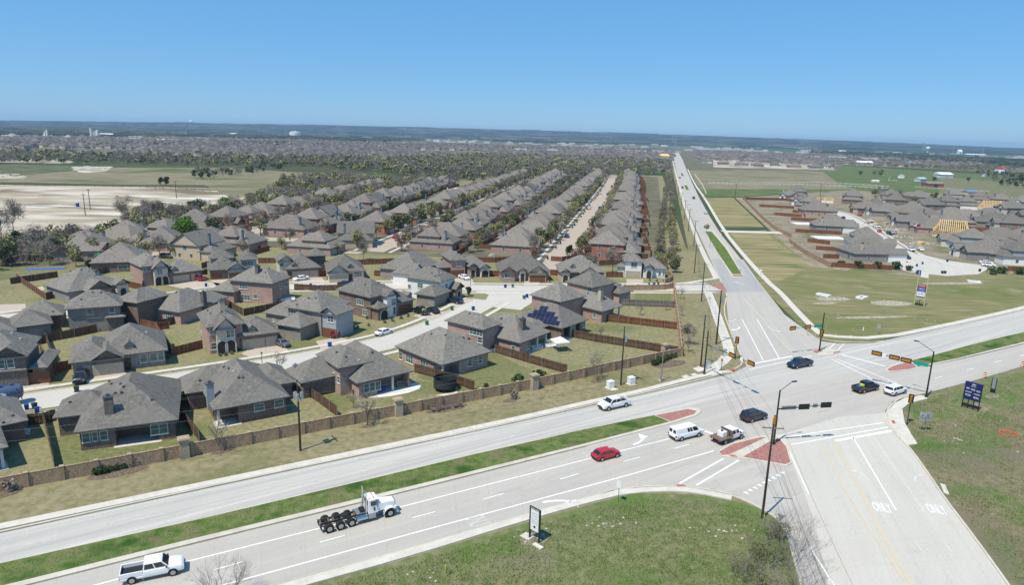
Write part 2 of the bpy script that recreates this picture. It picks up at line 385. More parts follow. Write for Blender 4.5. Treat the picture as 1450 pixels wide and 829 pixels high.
PAVER = mat('brick_paver', [(.26,.12,.10),(.36,.17,.145),(.43,.24,.21)], scale=3, rough=.9, spec=.15, bump=.3, coarse=[(14, (.18,.09,.08), .5, .8)])
WBn = [(-420,848),(-300,822),(0,757),(260,700),(533,642),(680,611),(820,580),(922,557),(1001,538),(1060,524),(1120,511),(1190,496),(1277,478),(1340,465),(1436,443.5),(1700,380),(1900,332)]
WBs = [(-420,893),(-300,866),(0,798.5),(280,736),(580,665),(680,641),(774,620),(820,609),(924,588),(974,577),(1050,561),(1160,538),(1258,517),(1287,510.4),(1318,503.7),(1364,491),(1412.6,478.6),(1450,470),(1700,404),(1900,352)]
EBn = [(-300,915),(0,841),(260,775.6),(580,697),(820,636.4),(878,621),(948,602),(986,590),(1050,575),(1160,550),(1258,529),(1318,518),(1355,511),(1403,499.5),(1450,488),(1700,426),(1900,372)]
EBs = [(-300,1020),(-100,965),(200,882),(397,829),(560,783),(880,693),(960,664),(1036,636),(1100,618),(1180,594),(1264,569),(1314,555),(1333.5,550),(1384,536.5),(1450,517),(1700,448),(1900,392)]
Nw = [(950,211),(953,222),(957,237),(968,281),(982,317),(999,352),(1015,389),(1024,405),(1029,420),(1025,440),(1034,468),(1048,499),(1062,530)]
Ne = [(957,211),(965,222),(971,238),(985,271),(1014,324),(1043,360),(1084.6,414),(1100,433),(1129,472),(1150,482),(1192,505)]
Sw = [(1095,600),(1113,630),(1121,658),(1145,715),(1160,770),(1172,829),(1195,940),(1230,1100)]
Se = [(1256,585),(1263,600),(1274,622),(1288,636),(1315.7,674.6),(1335,705),(1379.3,763),(1426,829),(1500,935),(1610,1100)]
zone('intersection', [(1001,540),(1040,528),(1056,520),(1062,505),(1140,478),(1165,484),(1187,487),(1245,486),(1285,478),(1330,540),(1314,556),(1300,558.5),(1279,561),(1264,569),(1254,582),(1251,600),(1263,612),(1290,640),(1426,832),(1165,1000),(1137,829),(1127,796),(1117,756),(1102,735),(1079,719.6),(1041,702),(1011,694),(955,688),(905,689),(870,696),(800,650)], .045, CONC_G, uvdir=R(60))
ribbon('road_westbound', WBn, WBs, .056, CONC, 110)
ribbon('road_eastbound', EBn, EBs, .055, CONC_G, 110)
ribbon('road_north_leg', Nw, Ne, .050, CONC_G, 90)
ribbon('road_south_leg', Sw, Se, .051, CONC_W, 40)
zone('grey_road_patch', [(1008,367),(1053,368),(1084,413.5),(1029,414)], .0545, road_mat('older_concrete', (.37,.36,.34), (.29,.285,.275), (.45,.44,.42)), uvdir=R(11))

kerbs = MB()
def kerb(pts, side=1, px=True, it=1):
    P = PL(pts, it=it) if px else pts
    strip('', P, 0, .28*side, 0.02, .17, None, mb=kerbs)
kerb([(-420,846),(-300,820),(0,756),(260,699),(533,641),(680,610.4),(820,579),(922,556),(1001,537),(1030,528),(1049,520.5),(1053,512),(1048,499),(1034,468),(1025,441),(1030,420),(1029,414)])
kerb([(1009,403),(1023.8,399.6),(1015,389),(999,360),(982,324),(968,281),(957,237),(952,221)])
kerb([(1900,330),(1700,378),(1436,443),(1340,464.5),(1277,478),(1245,485),(1187,485),(1150,479),(1129,471.5),(1100,432.5),(1084.6,413.5),(1043,360),(1014,324),(985,271),(971,238),(963,221)], 1)
kerb([(-300,1022),(-100,967),(200,884),(397,830),(560,784),(750,729),(880,694),(905,690),(955,688.6),(1011,695),(1041,703),(1079,720.6),(1102,736),(1117,757),(1127,797),(1137,830),(1165,1000)], -1)
kerb([(1900,394),(1700,449),(1450,518),(1384,537.5),(1333,551),(1302,559),(1279,562),(1264,570.5),(1254,583),(1252,600),(1263,612),(1274,623),(1288,637),(1315.7,676),(1335,706),(1379,764),(1426,830),(1500,936),(1610,1100)], 1)
kerbs.build('kerb', KERB, kind='structure')

def island(name, outline, grass, m_grass, brick=None, brick_name='brick_tip', inset=.0):
    """raised median: a concrete kerb slab with turf and brick laid on top"""
    P = [G(*p) for p in outline]
    mb = MB().prism([(p.x,p.y) for p in P], .01, .17); mb.build(name, KERB, kind='structure')
    if grass: sheet('median_grass', grass, .20, m_grass)
    for b in (brick or []): sheet('brick_paving', b, .185, PAVER)
island('median_kerb', [(-420,896),(-300,867),(0,799.5),(280,737),(580,666),(680,642),(774,621),(820,610.3),(924,589),(974,578.5),(990,580),(993,584),(986,590),(948,602),(878,620),(820,635.4),(580,696),(260,774.6),(0,840),(-300,914),(-420,945)],
    [(-420,898),(-300,869),(0,801),(280,738.5),(580,667.5),(680,643.5),(774,622.5),(820,611.5),(926,590),(948,599),(878,617),(820,632),(580,691),(260,768.5),(0,833),(-300,905),(-420,936)], GRASS_MEDIAN,
    [[(928,590),(974,581),(986,583.5),(983,588),(950,598.5)]])
island('median_kerb', [(1252,525),(1262,518.5),(1287,511),(1318,504.3),(1364,491.6),(1412,479.3),(1450,470.6),(1700,404.6),(1900,353),(1900,370),(1700,425),(1450,487.4),(1403,498.8),(1355,510.4),(1318,518),(1290,525),(1258,528.4)],
    [(1290,512),(1318,505.3),(1364,492.5),(1412,480.2),(1450,471.6),(1700,405.6),(1900,354),(1900,369),(1700,423),(1450,485.4),(1403,497),(1355,509),(1318,516.3),(1300,521)], GRASS_MEDIAN,
    [[(1256,525),(1264,520),(1288,513),(1298,521.4),(1288,524),(1260,527)]])
island('median_kerb', [(997,326),(1009,326),(1030,352),(1054,393),(1037,394),(1016,360)],
    [(999,329),(1008,329),(1028,353),(1050,389),(1037,389),(1017,360)], GRASS_GREEN, [[(1037,390),(1051,390),(1053,392.5),(1038,392.5)]])
island('median_kerb', [(968,262),(973,262),(977,270),(971,270)], [(968.6,262.5),(972.6,262.5),(976,269.5),(971.4,269.5)], GRASS_GREEN)
island('median_kerb', [(963,245),(967,245),(969,250),(964.5,250)], [(963.6,245.5),(966.6,245.5),(968.4,249.5),(965,249.5)], GRASS_GREEN)
# pork-chop islands
island('island_kerb', [(1015,642),(1036,629),(1075,619),(1108,616.5),(1116,634),(1122,657),(1113,662),(1051,651),(1022,648)], None, None,
    [[(1018,642),(1037,631),(1075,621.5),(1085,621),(1034,645),(1022,646.5)], [(1052,649),(1090,627),(1104,624),(1113,635),(1119,656.5),(1112,659.5)]])
island('island_kerb', [(1148,499),(1155,496),(1170,494.5),(1189,497),(1192,499),(1178,503.5),(1160,505)], None, None, [[(1150,499),(1155,497),(1163,496.5),(1165,498.5),(1156,502)],[(1180,500),(1189,498.3),(1190,499.5),(1180,502.2)]])
sheet('brick_crosswalk', [(1009,403.5),(1023,401),(1029,413.5),(1013,412.5)], .062, PAVER)
for q in ([(1098,624),(1103,624),(1105,629),(1100,629)], [(1031,646),(1040,646.5),(1045,649.5),(1036,648.8)],[(957,688.8),(968,688.8),(972,691),(959,691.2)],[(1262,597),(1266,597),(1268,601),(1264,602)],[(1290,562),(1297,560.8),(1299,562.5),(1292,564)],[(1031,524.5),(1038,523.2),(1041,525.3),(1034,527.3)]):
    sheet('tactile_paving', q, .19, mat('red_tactile', [(.38,.10,.07),(.48,.15,.11)], scale=3))

# ---- sidewalks
_wc = [0]
def walk(pts, w=1.5, z1=.15, px=True, name='sidewalk', it=1, m=None):
    _wc[0] += 1; z1 += .004*_wc[0]
    P = PL(pts, it=it) if px else pts
    return strip(name, P, -w/2, w/2, .0, z1, m or WALK, kind='structure')
walk([(-420,836),(-300,810),(0,747.5),(260,693.5),(533,636.3),(660,609.8),(760,588),(830,571.6),(900,556.8),(985,534.8),(1012,529.5),(1035,526.6)], 1.35)
walk([(952,226),(966,281),(978,317),(996,360),(1010,386),(1014,395)], 1.9)
walk([(1014,395),(960,403.5),(900,404.4),(791,404.6)], 1.6)
walk([(1002,413.5),(1008,428),(1027,480),(1033,498),(1026,512),(1012,521),(1006,532)], 2.3)
walk([(974,240),(984,262),(998,281),(1026,329),(1051,360),(1087,400),(1104,414),(1127,440),(1157,471),(1168,477),(1245,480.5),(1340,461.5),(1436,440),(1700,376)], 1.8)
walk([(1023,328),(1094,329.5),(1118,331)], 7, .07, name='side_street_concrete')
walk([(100,922),(411,832),(580,785.5),(749,733),(862,702),(905,695.5),(960,694),(996,698.5),(1036,707)], 1.15)
MBC = MB().prism([tuple(G(*p)[:2]) for p in [(1258,600),(1256.5,584),(1267,572),(1282,564.5),(1302,561),(1313,563),(1313,566),(1288,572),(1277.5,580),(1281,600),(1290,616),(1299,630),(1283,632.5),(1270,616)]], .0, .146); MBC.build('corner_sidewalk', WALK, kind='structure')
# driveway connections, utility pads
for q in ([(1331,686),(1338,688),(1344,702),(1336,699)], [(981,523),(990,520),(1001,524),(990,528)], [(965,534),(972,532),(976,534.5),(969,536.5)], [(978,531),(984,529.6),(988,532),(982,533.4)],[(863,552.5),(872,551),(876,553),(867,554.5)]):
    MB().prism([tuple(G(*p)[:2]) for p in q], 0, .135).build('concrete_pad', WALK, kind='structure')

# ---- markings
ZM = .068
def mark(pts, w=.15, m=PAINT, name='lane_line', z=ZM):
    P = [G(*p) for p in pts]; A = offset_line(P, -w/2); B = offset_line(P, w/2); mb = MB()
    for i in range(len(P)-1): mb.quad((*A[i][:2],z),(*A[i+1][:2],z),(*B[i+1][:2],z),(*B[i][:2],z))
    o = mb.build(name, m, kind='structure'); 
    if o.data.polygons[0].normal.z < 0: o.data.flip_normals()
    return o
mark([(-100,896),(49,853),(200,813),(260,798),(449,750.5),(580,716),(835,650.5),(882,639),(945.5,623),(1000,610)], .2)
mark([(968.6,599.7),(1011,616.5)], .6)
mark([(-100,948),(200,861),(346,822),(580,757.8),(880,676.7),(1011,639.5)], .22)
for a, b in (((303,808.7),(344,797)),((452.6,769.5),(488,759.7)),((584,734.7),(616.7,726)),((684.8,708),(713.8,700)),((793,679.8),(819.7,672)),((882.7,654.8),(906.6,648.5)),((954.6,636.4),(975.5,630.6)),((120,858),(160,847)),
             ((1323,536.5),(1334.5,534)),((1369,525),(1379.8,522)),((1407.8,514),(1418,511.4)),((1444,505),(1456,502))): mark([a, b], .16)
for a, b in (((30,774),(72,765)),((190,738),(232,729)),((520,664),(560,655)),((700,625),(730,618))): mark([a, b], .14, PAINT_W)
mark([(-300,826),(0,760),(260,703),(533,645),(700,609)], .12, PAINT_W)
mark([(962,686),(1024,650.8)], .3); mark([(986,688.6),(1046,653)], .3)
for k in range(9):
    a = G(1054+52*k/8, 698-28*k/8); d = (G(1106,670)-G(1054,698)).normalized(); e = Vector((-d.y, d.x, 0))
    MB().tri((*(a-d*.35)[:2],ZM),(*(a+d*.35)[:2],ZM),(*(a-e*.7)[:2],ZM)).build('yield_triangle', PAINT, kind='structure')
mark([(1113,630),(1121,648),(1145,700.7)], .18); mark([(1146,775),(1180,829),(1210,880)], .18)
mark([(1101,622.5),(1170,611.5),(1251,599.7)], .25); mark([(1119.8,631),(1257.8,605.7)], .25); mark([(1182.6,625.4),(1262.7,611.2)], .6)
mark([(1162.4,627.6),(1194,691),(1233,754.7),(1257.7,788),(1282.6,829),(1320,890)], .3, PAINT_Y, 'yellow_line'); mark([(1180,626),(1205,672),(1238,735),(1260.5,777),(1291,829),(1326,885)], .45, PAINT_Y, 'yellow_line')
mark([(1208,620.7),(1268.8,724)], .2); mark([(1235.6,616.6),(1308.8,727)], .14, PAINT_W)
for a, b in (((1295,767),(1304.7,781)),((1336.5,768.5),(1346.7,782.3))): mark([a, b], .14, PAINT_W)
mark([(1050.8,452.7),(1080.8,511.5)], .2); mark([(1072,452.7),(1103,507.7)], .2)
mark([(1068.6,515.5),(1122.6,505)], .45); mark([(1061,524),(1149.7,504.5)], .25)
mark([(1052,422),(1080,452),(1100,477.7),(1121,499)], .3, PAINT_Y, 'yellow_line'); mark([(1020,330),(1031,352),(1057,393)], .2, PAINT_Y, 'yellow_line')
mark([(1192,503),(1254,519.6)], .5); mark([(1184.5,509),(1270,543.7)], .25); mark([(1176.7,509),(1236,538),(1287,557.8)], .25)
mark([(1172,496),(1182.5,487)], .2); mark([(1186,496.4),(1195,487.7)], .2)

def arrow(px, py, ang, m=PAINT, s=1.0, turn=1):
    """turn arrow of 2.4 m on the road, pointing along ang, head bent to one side"""
    root = G(px, py); mb = MB(); pts = []
    for i in range(7):
        t = i/6; pts.append((-1.5+2.2*t, -.9*turn*(1-math.cos(t*1.5))*-1))
    c, s_ = math.cos(ang), math.sin(ang)
    def T(x, y): x *= s; y *= s; return (root.x+x*c-y*s_, root.y+x*s_+y*c, ZM+.002)
    for a, b in zip(pts, pts[1:]):
        mb.quad(T(a[0],a[1]-.14), T(b[0],b[1]-.14), T(b[0],b[1]+.14), T(a[0],a[1]+.14))
    hx, hy = pts[-1]; mb.tri(T(hx-.55, hy), T(hx+.55, hy), T(hx+.1, hy+1.1*turn))
    o = mb.build('turn_arrow', m, kind='structure')
    if o.data.polygons[0].normal.z < 0: o.data.flip_normals()
E0 = math.atan2((G(880,677)-G(580,758)).y, (G(880,677)-G(580,758)).x); S0 = math.atan2((G(1215,632)-G(1268,724)).y, (G(1215,632)-G(1268,724)).x)
arrow(790, 707, E0, s=1.5, turn=-1); arrow(912, 627, E0, s=1.4, turn=1)
arrow(1226, 674, S0, PAINT_W, s=1.05, turn=1); arrow(1292, 676, S0, PAINT_W, s=.95, turn=-1)
arrow(1048, 467, S0+math.pi, s=1.4, turn=-1); arrow(1042, 455, S0+math.pi, PAINT_W, s=1.2, turn=-1); arrow(1090, 467, S0+math.pi, PAINT_W, s=1.4, turn=1); arrow(1051, 402, S0, PAINT_W, s=1.5)

def text_mesh(body, size=1.0, name='lettering', align='CENTER', extrude=0.0, bold=0):
    cu = bpy.data.curves.new(name, 'FONT'); cu.body = body; cu.size = size; cu.align_x = align; cu.align_y = 'CENTER'
    cu.extrude = extrude; cu.offset = bold; cu.resolution_u = 2
    o = bpy.data.objects.new(name, cu); me = bpy.data.meshes.new_from_object(o); bpy.data.objects.remove(o); return me
def road_text(body, px, py, ang, m, w, h):
    me = text_mesh(body, 1.0, 'road_text', bold=.012); xs = [v.co.x for v in me.vertices]; ys = [v.co.y for v in me.vertices]
    sx = w/(max(xs)-min(xs)); sy = h/(max(ys)-min(ys))
    for v in me.vertices: v.co.x *= sx; v.co.y *= sy
    o = link('road_text', me, m, kind='structure'); o.location = G(px, py, ZM+.003); o.rotation_euler = (0, 0, ang-math.pi/2)
road_text('ONLY', 675, 739, E0, PAINT_W, 2.3, 2.6); road_text('ONLY', 836, 643.5, E0, PAINT_W, 2.0, 2.4)
road_text('ONLY', 1249, 720, S0, PAINT, 2.1, 2.4); road_text('ONLY', 1326, 722.5, S0, PAINT, 2.1, 2.4)

# ---- neighbourhood streets
def street(name, pts, half, m, walks=(1.8, 1.2), z=.03, px=True, n=40, kz=.06):
    P = resample(PL(pts, it=2) if px else smooth_line(pts, 1), n)
    ribbon(name, offset_line(P, half), offset_line(P, -half), z+kz, m, n, px=False)
    mb = MB()
    for sgn in (1, -1): strip('', P, half*sgn, (half+.35)*sgn, .0, .13+kz/2, None, mb=mb)
    mb.build('kerb', KERB, kind='structure')
    if walks:
        for sgn in (1, -1): strip('sidewalk', P, (half+walks[0])*sgn, (half+walks[0]+walks[1])*sgn, .0, .15, WALK, kind='structure')
    return P
ST1 = street('street_curved', [(-160,600),(-60,584),(42,570),(140,556),(230,543),(345,525),(442,508),(510,495),(565,482),(615,464),(650,447),(690,426)], 4.1, CONC_W)
ST2 = street('street_crossing', [(-80,461),(0,452),(60,446),(190,431),(300,413),(400,406.5),(480,405),(580,405.5),(660,408.5),(760,409.5),(880,408.5),(955,409),(1013,408)], 3.9, CONC_W, z=.025)
sheet('street_junction', [(655,404.6),(792,404.8),(788,415),(765,422),(737,440),(700,436),(676,434),(689,424),(692,418),(672,413.4)], .0905, CONC_W, uvdir=R(70))
STB = street('street_brown', [W(u, v) for u, v in ((228,-32),(300,-33),(400,-34.5),(540,-37),(700,-41),(860,-47))], 4.3, CONC_T, (2.2, 1.3), px=False)
STN = street('street_middle', [W(u, v) for u, v in ((240,-103),(300,-104.5),(400,-107),(500,-111),(640,-118),(760,-124))], 4.3, CONC_T, (2.2, 1.3), px=False)
STT = street('street_west', [W(u, v) for u, v in ((190,-176),(250,-170),(330,-174),(420,-186),(520,-196),(600,-200))], 4.3, CONC_T, (2.2, 1.3), px=False)
STX = street('street_cross_left', [W(u, v) for u, v in ((252,-160),(262,-104))], 4.0, CONC_T, None, px=False, z=.035)
STR = street('street_new', [(1170,298),(1192,303),(1215,316),(1240,334),(1262,350),(1290,364),(1322,375),(1345,380)], 4.2, CONC_W, (1.6, 1.3))
sheet('cul_de_sac', [(1262,372),(1300,360),(1345,370),(1390,376),(1400,381),(1385,389),(1340,391.5),(1290,386),(1262,380)], .0905, CONC_W, uvdir=R(30))
# ================================================================ HOUSES
ROOF = mat('asphalt_shingle', [(.118,.110,.099),(.17,.16,.143),(.226,.213,.192)], scale=1.6, rough=.95, spec=.08, detail=9, randv=.17, coarse=[(.25, (.188,.178,.158), .45, .75, 4), (5.5, (.10,.095,.085), .55, .75, 3)])
ROOF_B = mat('brown_shingle', [(.13,.115,.10),(.185,.165,.145),(.235,.21,.19)], scale=1.6, rough=.95, spec=.08, detail=9, randv=.12, coarse=[(.25, (.20,.185,.16), .45, .75, 4)])
def brick_mat(name, cols, mortar):
    m = mat(name, cols, scale=4.5, rough=.92, spec=.1, detail=8, randv=.08, coarse=[(.5, mortar, .5, .8, 6), (14, tuple(c*.6 for c in cols[0]), .55, .75, 2)])
    return m
BRICKS = {
 'pink': brick_mat('pink_brick', [(.27,.17,.14),(.40,.27,.23),(.52,.38,.33)], (.46,.36,.31)),
 'red': brick_mat('red_brick', [(.24,.09,.06),(.34,.14,.10),(.42,.20,.15)], (.38,.22,.17)),
 'brown': brick_mat('brown_brick', [(.12,.085,.068),(.20,.145,.12),(.29,.22,.18)], (.26,.21,.17)),
 'grey': brick_mat('grey_brick', [(.17,.152,.138),(.27,.245,.225),(.38,.35,.325)], (.34,.31,.29)),
 'dark': brick_mat('dark_brick', [(.09,.08,.075),(.15,.13,.12),(.22,.19,.17)], (.2,.18,.16)),
 'cream': brick_mat('cream_stone', [(.42,.37,.29),(.58,.52,.43),(.70,.65,.57)], (.62,.57,.48)),
 'white': mat('white_stucco', [(.66,.65,.62),(.78,.77,.74)], scale=2, rough=.9, spec=.15),
 'tan': brick_mat('tan_brick', [(.36,.28,.20),(.50,.41,.31),(.60,.52,.42)], (.52,.44,.35)),
 'siding': mat('grey_siding', [(.30,.32,.33),(.36,.38,.39)], scale=1, rough=.8, spec=.2),
 'bluegrey': mat('blue_grey_siding', [(.11,.15,.18),(.15,.19,.23)], scale=1, rough=.7, spec=.2),
 'timber': mat('raw_timber', [(.62,.43,.17),(.78,.58,.28)], scale=2, rough=.85, spec=.1),
}
FASC = mat('fascia_board', [(.13,.115,.10),(.19,.17,.15)], scale=1, rough=.7, spec=.2)
FASC_L = mat('light_fascia', [(.50,.47,.42),(.6,.57,.52)], scale=1, rough=.7, spec=.2)
GLASS = mat('window_glass', [(.035,.075,.075),(.09,.17,.165)], scale=.8, rough=.08, spec=.8)
WFRAME = mat('window_frame', [(.62,.62,.58)], scale=1, rough=.5)
GDOOR = mat('garage_door_tan', [(.40,.34,.27),(.46,.40,.32)], scale=1, rough=.7)
GDOOR_D = mat('garage_door_wood', [(.13,.055,.03),(.20,.09,.05)], scale=3, rough=.6, stretch=(1,1,6))
DOORM = mat('front_door', [(.07,.035,.02),(.11,.06,.035)], scale=2, rough=.5)
VOID = mat('painted_opening_shade', [(.05,.045,.04)], scale=1, rough=.9, spec=.05)  # dark colour stands in for the shade inside arches and other openings
METALV = mat('vent_metal', [(.12,.12,.12)], scale=1, rough=.5, metal=.4)
VENTW = mat('pale_vent', [(.5,.5,.5)], scale=1, rough=.5)
SOLAR = mat('solar_panel', [(.006,.009,.03),(.012,.018,.055)], scale=.4, rough=.35, spec=.35)
TRIM = mat('pale_trim', [(.68,.66,.60)], scale=1, rough=.6)
PITCH = .68
class Blk: pass
def hip_shape(x0, y0, x1, y1, z, mode, pitch, o=.5, f=.18):
    """eave outline and ridge of a hip or gable roof over a rectangle"""
    X0, Y0, X1, Y1 = x0-o, y0-o, x1+o, y1+o; b = Blk()
    b.r = (X0, Y0, X1, Y1); b.z = z; b.ze = z+f; b.mode = mode; b.pitch = pitch; b.w = (x0, y0, x1, y1)
    dx, dy = X1-X0, Y1-Y0
    if mode == 'hip':
        h = min(dx, dy)/2; b.zr = b.ze+h*pitch
        b.ridge = ((X0+h, (Y0+Y1)/2), (X1-h, (Y0+Y1)/2)) if dx >= dy else (((X0+X1)/2, Y0+h), ((X0+X1)/2, Y1-h))
    elif mode == 'gx': b.zr = b.ze+dy/2*pitch; b.ridge = ((X0, (Y0+Y1)/2), (X1, (Y0+Y1)/2))
    elif mode == 'gy': b.zr = b.ze+dx/2*pitch; b.ridge = (((X0+X1)/2, Y0), ((X0+X1)/2, Y1))
    elif mode == 'gyf': # gable to the front only, hipped behind
        h = dx/2; b.zr = b.ze+h*pitch; b.ridge = (((X0+X1)/2, Y0), ((X0+X1)/2, max(Y0+.1, Y1-h)))
    return b
def roof_h(b, x, y):
    X0, Y0, X1, Y1 = b.r
    if not (X0 <= x <= X1 and Y0 <= y <= Y1): return -1
    ds = []
    if b.mode in ('hip', 'gy', 'gyf'): ds += [x-X0, X1-x]
    if b.mode in ('hip', 'gx'): ds += [y-Y0, Y1-y]
    if b.mode == 'gyf': ds += [Y1-y]
    return b.ze+min(ds)*b.pitch
def add_roof(mr, mf, mw, b):
    X0, Y0, X1, Y1 = b.r; z, ze = b.z, b.ze; (ax, ay), (cx_, cy_) = b.ridge; x0, y0, x1, y1 = b.w
    mf.add([(X0,Y0,z),(X1,Y0,z),(X1,Y1,z),(X0,Y1,z),(X0,Y0,ze),(X1,Y0,ze),(X1,Y1,ze),(X0,Y1,ze)], [(0,3,2,1),(0,1,5,4),(1,2,6,5),(2,3,7,6),(3,0,4,7)])
    A = (X0-.02,Y0-.02,ze); B = (X1+.02,Y0-.02,ze); Cc = (X1+.02,Y1+.02,ze); D = (X0-.02,Y1+.02,ze); P = (ax,ay,b.zr); Q = (cx_,cy_,b.zr)
    alongx = abs(cx_-ax) >= abs(cy_-ay) and b.mode != 'gy' and b.mode != 'gyf'
    vs_ = [A, B, Cc, D, P, Q]
    if alongx: fs = [(0,1,5,4),(1,2,5),(2,3,4,5),(3,0,4)]
    else: fs = [(0,1,4),(1,2,5,4),(2,3,5),(3,0,4,5)]
    if b.mode == 'gx': fs = [(0,1,5,4),(2,3,4,5)]
    if b.mode == 'gy': fs = [(1,2,5,4),(3,0,4,5)]
    if b.mode == 'gyf': fs = [(1,2,5,4),(2,3,5),(3,0,4,5)]
    mr.add(vs_, fs)
    # underside just below, so the roof is a solid shell
    if b.mode != 'hip':
        lo = [(v[0], v[1], v[2]-.14) for v in vs_]; mr.add(lo, [f[::-1] for f in fs])
        if b.mode == 'gx':
            for X, e, r in ((X0-.02, (0, 3), 4), (X1+.02, (1, 2), 5)):
                for k in e: mr.add([vs_[k], vs_[r], lo[r], lo[k]], [(0,1,2,3)])
                xx = x0 if X < x0 else x1
                hh = b.zr-.2; mw.add([(xx, y0, z), (xx, y1, z), (xx, (y0+y1)/2, hh-.0)], [(0,1,2) if X > x0 else (0,2,1)])
        else:
            ends = ((Y0-.02, (0, 1), 4, y0),) + (((Y1+.02, (3, 2), 5, y1),) if b.mode == 'gy' else ())
            for Y, e, r, yy in ends:
                for k in e: mr.add([vs_[k], vs_[r], lo[r], lo[k]], [(0,1,2,3)])
                hh = b.zr-.2; mw.add([(x0, yy, z), (x1, yy, z), ((x0+x1)/2, yy, hh)], [(0,1,2) if yy == y0 else (0,2,1)])
def add_window(root, x, y, z, w, h, face, mull=1, name='window', fm=None):
    """window on a wall plane: face S/N/W/E gives the outward side; frame part with a pane under it"""
    d = {'S': (0,-1), 'N': (0,1), 'W': (-1,0), 'E': (1,0)}[face]; t = .07
    def bx(mb, a0, a1, z0, z1, p0, p1):
        if face in 'SN': mb.box(x+a0, y+d[1]*p0, z+z0, x+a1, y+d[1]*p1, z+z1)
        else: mb.box(x+d[0]*p0, y+a0, z+z0, x+d[0]*p1, y+a1, z+z1)
    f = MB(); hw, hh = w/2, h/2; fw_ = .09
    bx(f, -hw, hw, hh-fw_, hh, -.02, t); bx(f, -hw, hw, -hh, -hh+fw_, -.02, t); bx(f, -hw, -hw+fw_, -hh+fw_, hh-fw_, -.02, t); bx(f, hw-fw_, hw, -hh+fw_, hh-fw_, -.02, t)
    for i in range(1, mull):
        a = -hw+w*i/mull; bx(f, a-.04, a+.04, -hh+fw_, hh-fw_, -.02, t)
    bx(f, -hw+fw_, hw-fw_, -.025, .025, .0, t-.01)
    bx(f, -hw-.08, hw+.08, -hh-.1, -hh, -.02, t+.06)
    fr = f.build(name, fm or WFRAME, root)
    p = MB(); bx(p, -hw+fw_, hw-fw_, -hh+fw_, hh-fw_, -.02, .025); p.build('pane', GLASS, fr)
    return fr
def add_garage(root, x, y, w, face='S', m=None, h=2.2):
    m = m or GDOOR; d = {'S': (0,-1), 'N': (0,1), 'W': (-1,0), 'E': (1,0)}[face]
    g = MB(); n = 4
    for i in range(n):
        z0 = .05+h*i/n+.02; z1 = .05+h*(i+1)/n-.02
        if face in 'SN': g.box(x-w/2, y+d[1]*.05, z0, x+w/2, y-d[1]*.02, z1)
        else: g.box(x+d[0]*.05, y-w/2, z0, x-d[0]*.02, y+w/2, z1)
    if face in 'SN': g.box(x-w/2-.02, y+d[1]*.025, .05, x+w/2+.02, y-d[1]*.03, .05+h)
    else: g.box(x+d[0]*.025, y-w/2-.02, .05, x-d[0]*.03, y+w/2+.02, .05+h)
    return g.build('garage_door', m, root)
def add_door(root, x, y, face='S'):
    d = {'S': (0,-1), 'N': (0,1), 'W': (-1,0), 'E': (1,0)}[face]; g = MB()
    if face in 'SN': g.box(x-.5, y+d[1]*.06, .1, x+.5, y-d[1]*.02, 2.3)
    else: g.box(x+d[0]*.06, y-.5, .1, x-d[0]*.02, y+.5, 2.3)
    return g.build('front_door', DOORM, root)
def add_arch(root, x, y, w, h, face='S'):
    """arched porch opening: a flat panel with rounded head, coloured dark for the shade inside, trimmed by a proud rim"""
    d = {'S': (0,-1), 'N': (0,1), 'W': (-1,0), 'E': (1,0)}[face]
    def T(a, z, p): return (x+a, y+d[1]*p, z) if face in 'SN' else (x+d[0]*p, y+a, z)
    pts = [(-w/2, .1)]+[(-w/2*math.cos(t*math.pi/8), h-w/2+w/2*math.sin(t*math.pi/8)) for t in range(9)]+[(w/2, .1)]
    m = MB(); n = len(pts)
    m.add([T(a, z, .03) for a, z in pts]+[T(a, z, -.02) for a, z in pts], [tuple(range(n)), tuple(range(n, 2*n))[::-1]]+[(i, (i+1)%n, n+(i+1)%n, n+i) for i in range(n)])
    o = m.build('arched_opening', VOID, root)
    r = MB(); q = [(a*(1+.5/w), .1 if i in (0, n-1) else z+.25*max(0, (z-h+w/2)/(w/2))) for i, (a, z) in enumerate(pts)]
    for i in range(n-1):
        r.add([T(*pts[i], .1), T(*pts[i+1], .1), T(*q[i+1], .1), T(*q[i], .1), T(*pts[i], -.02), T(*pts[i+1], -.02), T(*q[i+1], -.02), T(*q[i], -.02)], [(0,1,2,3),(0,4,5,1),(3,2,6,7)])
    r.build('arch_trim', BRICKS['cream'], root)
def chimney(root, x, y, zb, zt, m, s=.55):
    c = MB().box(x-s, y-s*.8, zb, x+s, y+s*.8, zt).build('chimney', m, root)
    MB().box(x-s-.1, y-s*.8-.1, zt, x+s+.1, y+s*.8+.1, zt+.15).box(x-.2, y-.2, zt+.15, x+.2, y+.2, zt+.5).build('chimney_cap', METALV, c)
HOUSES = []
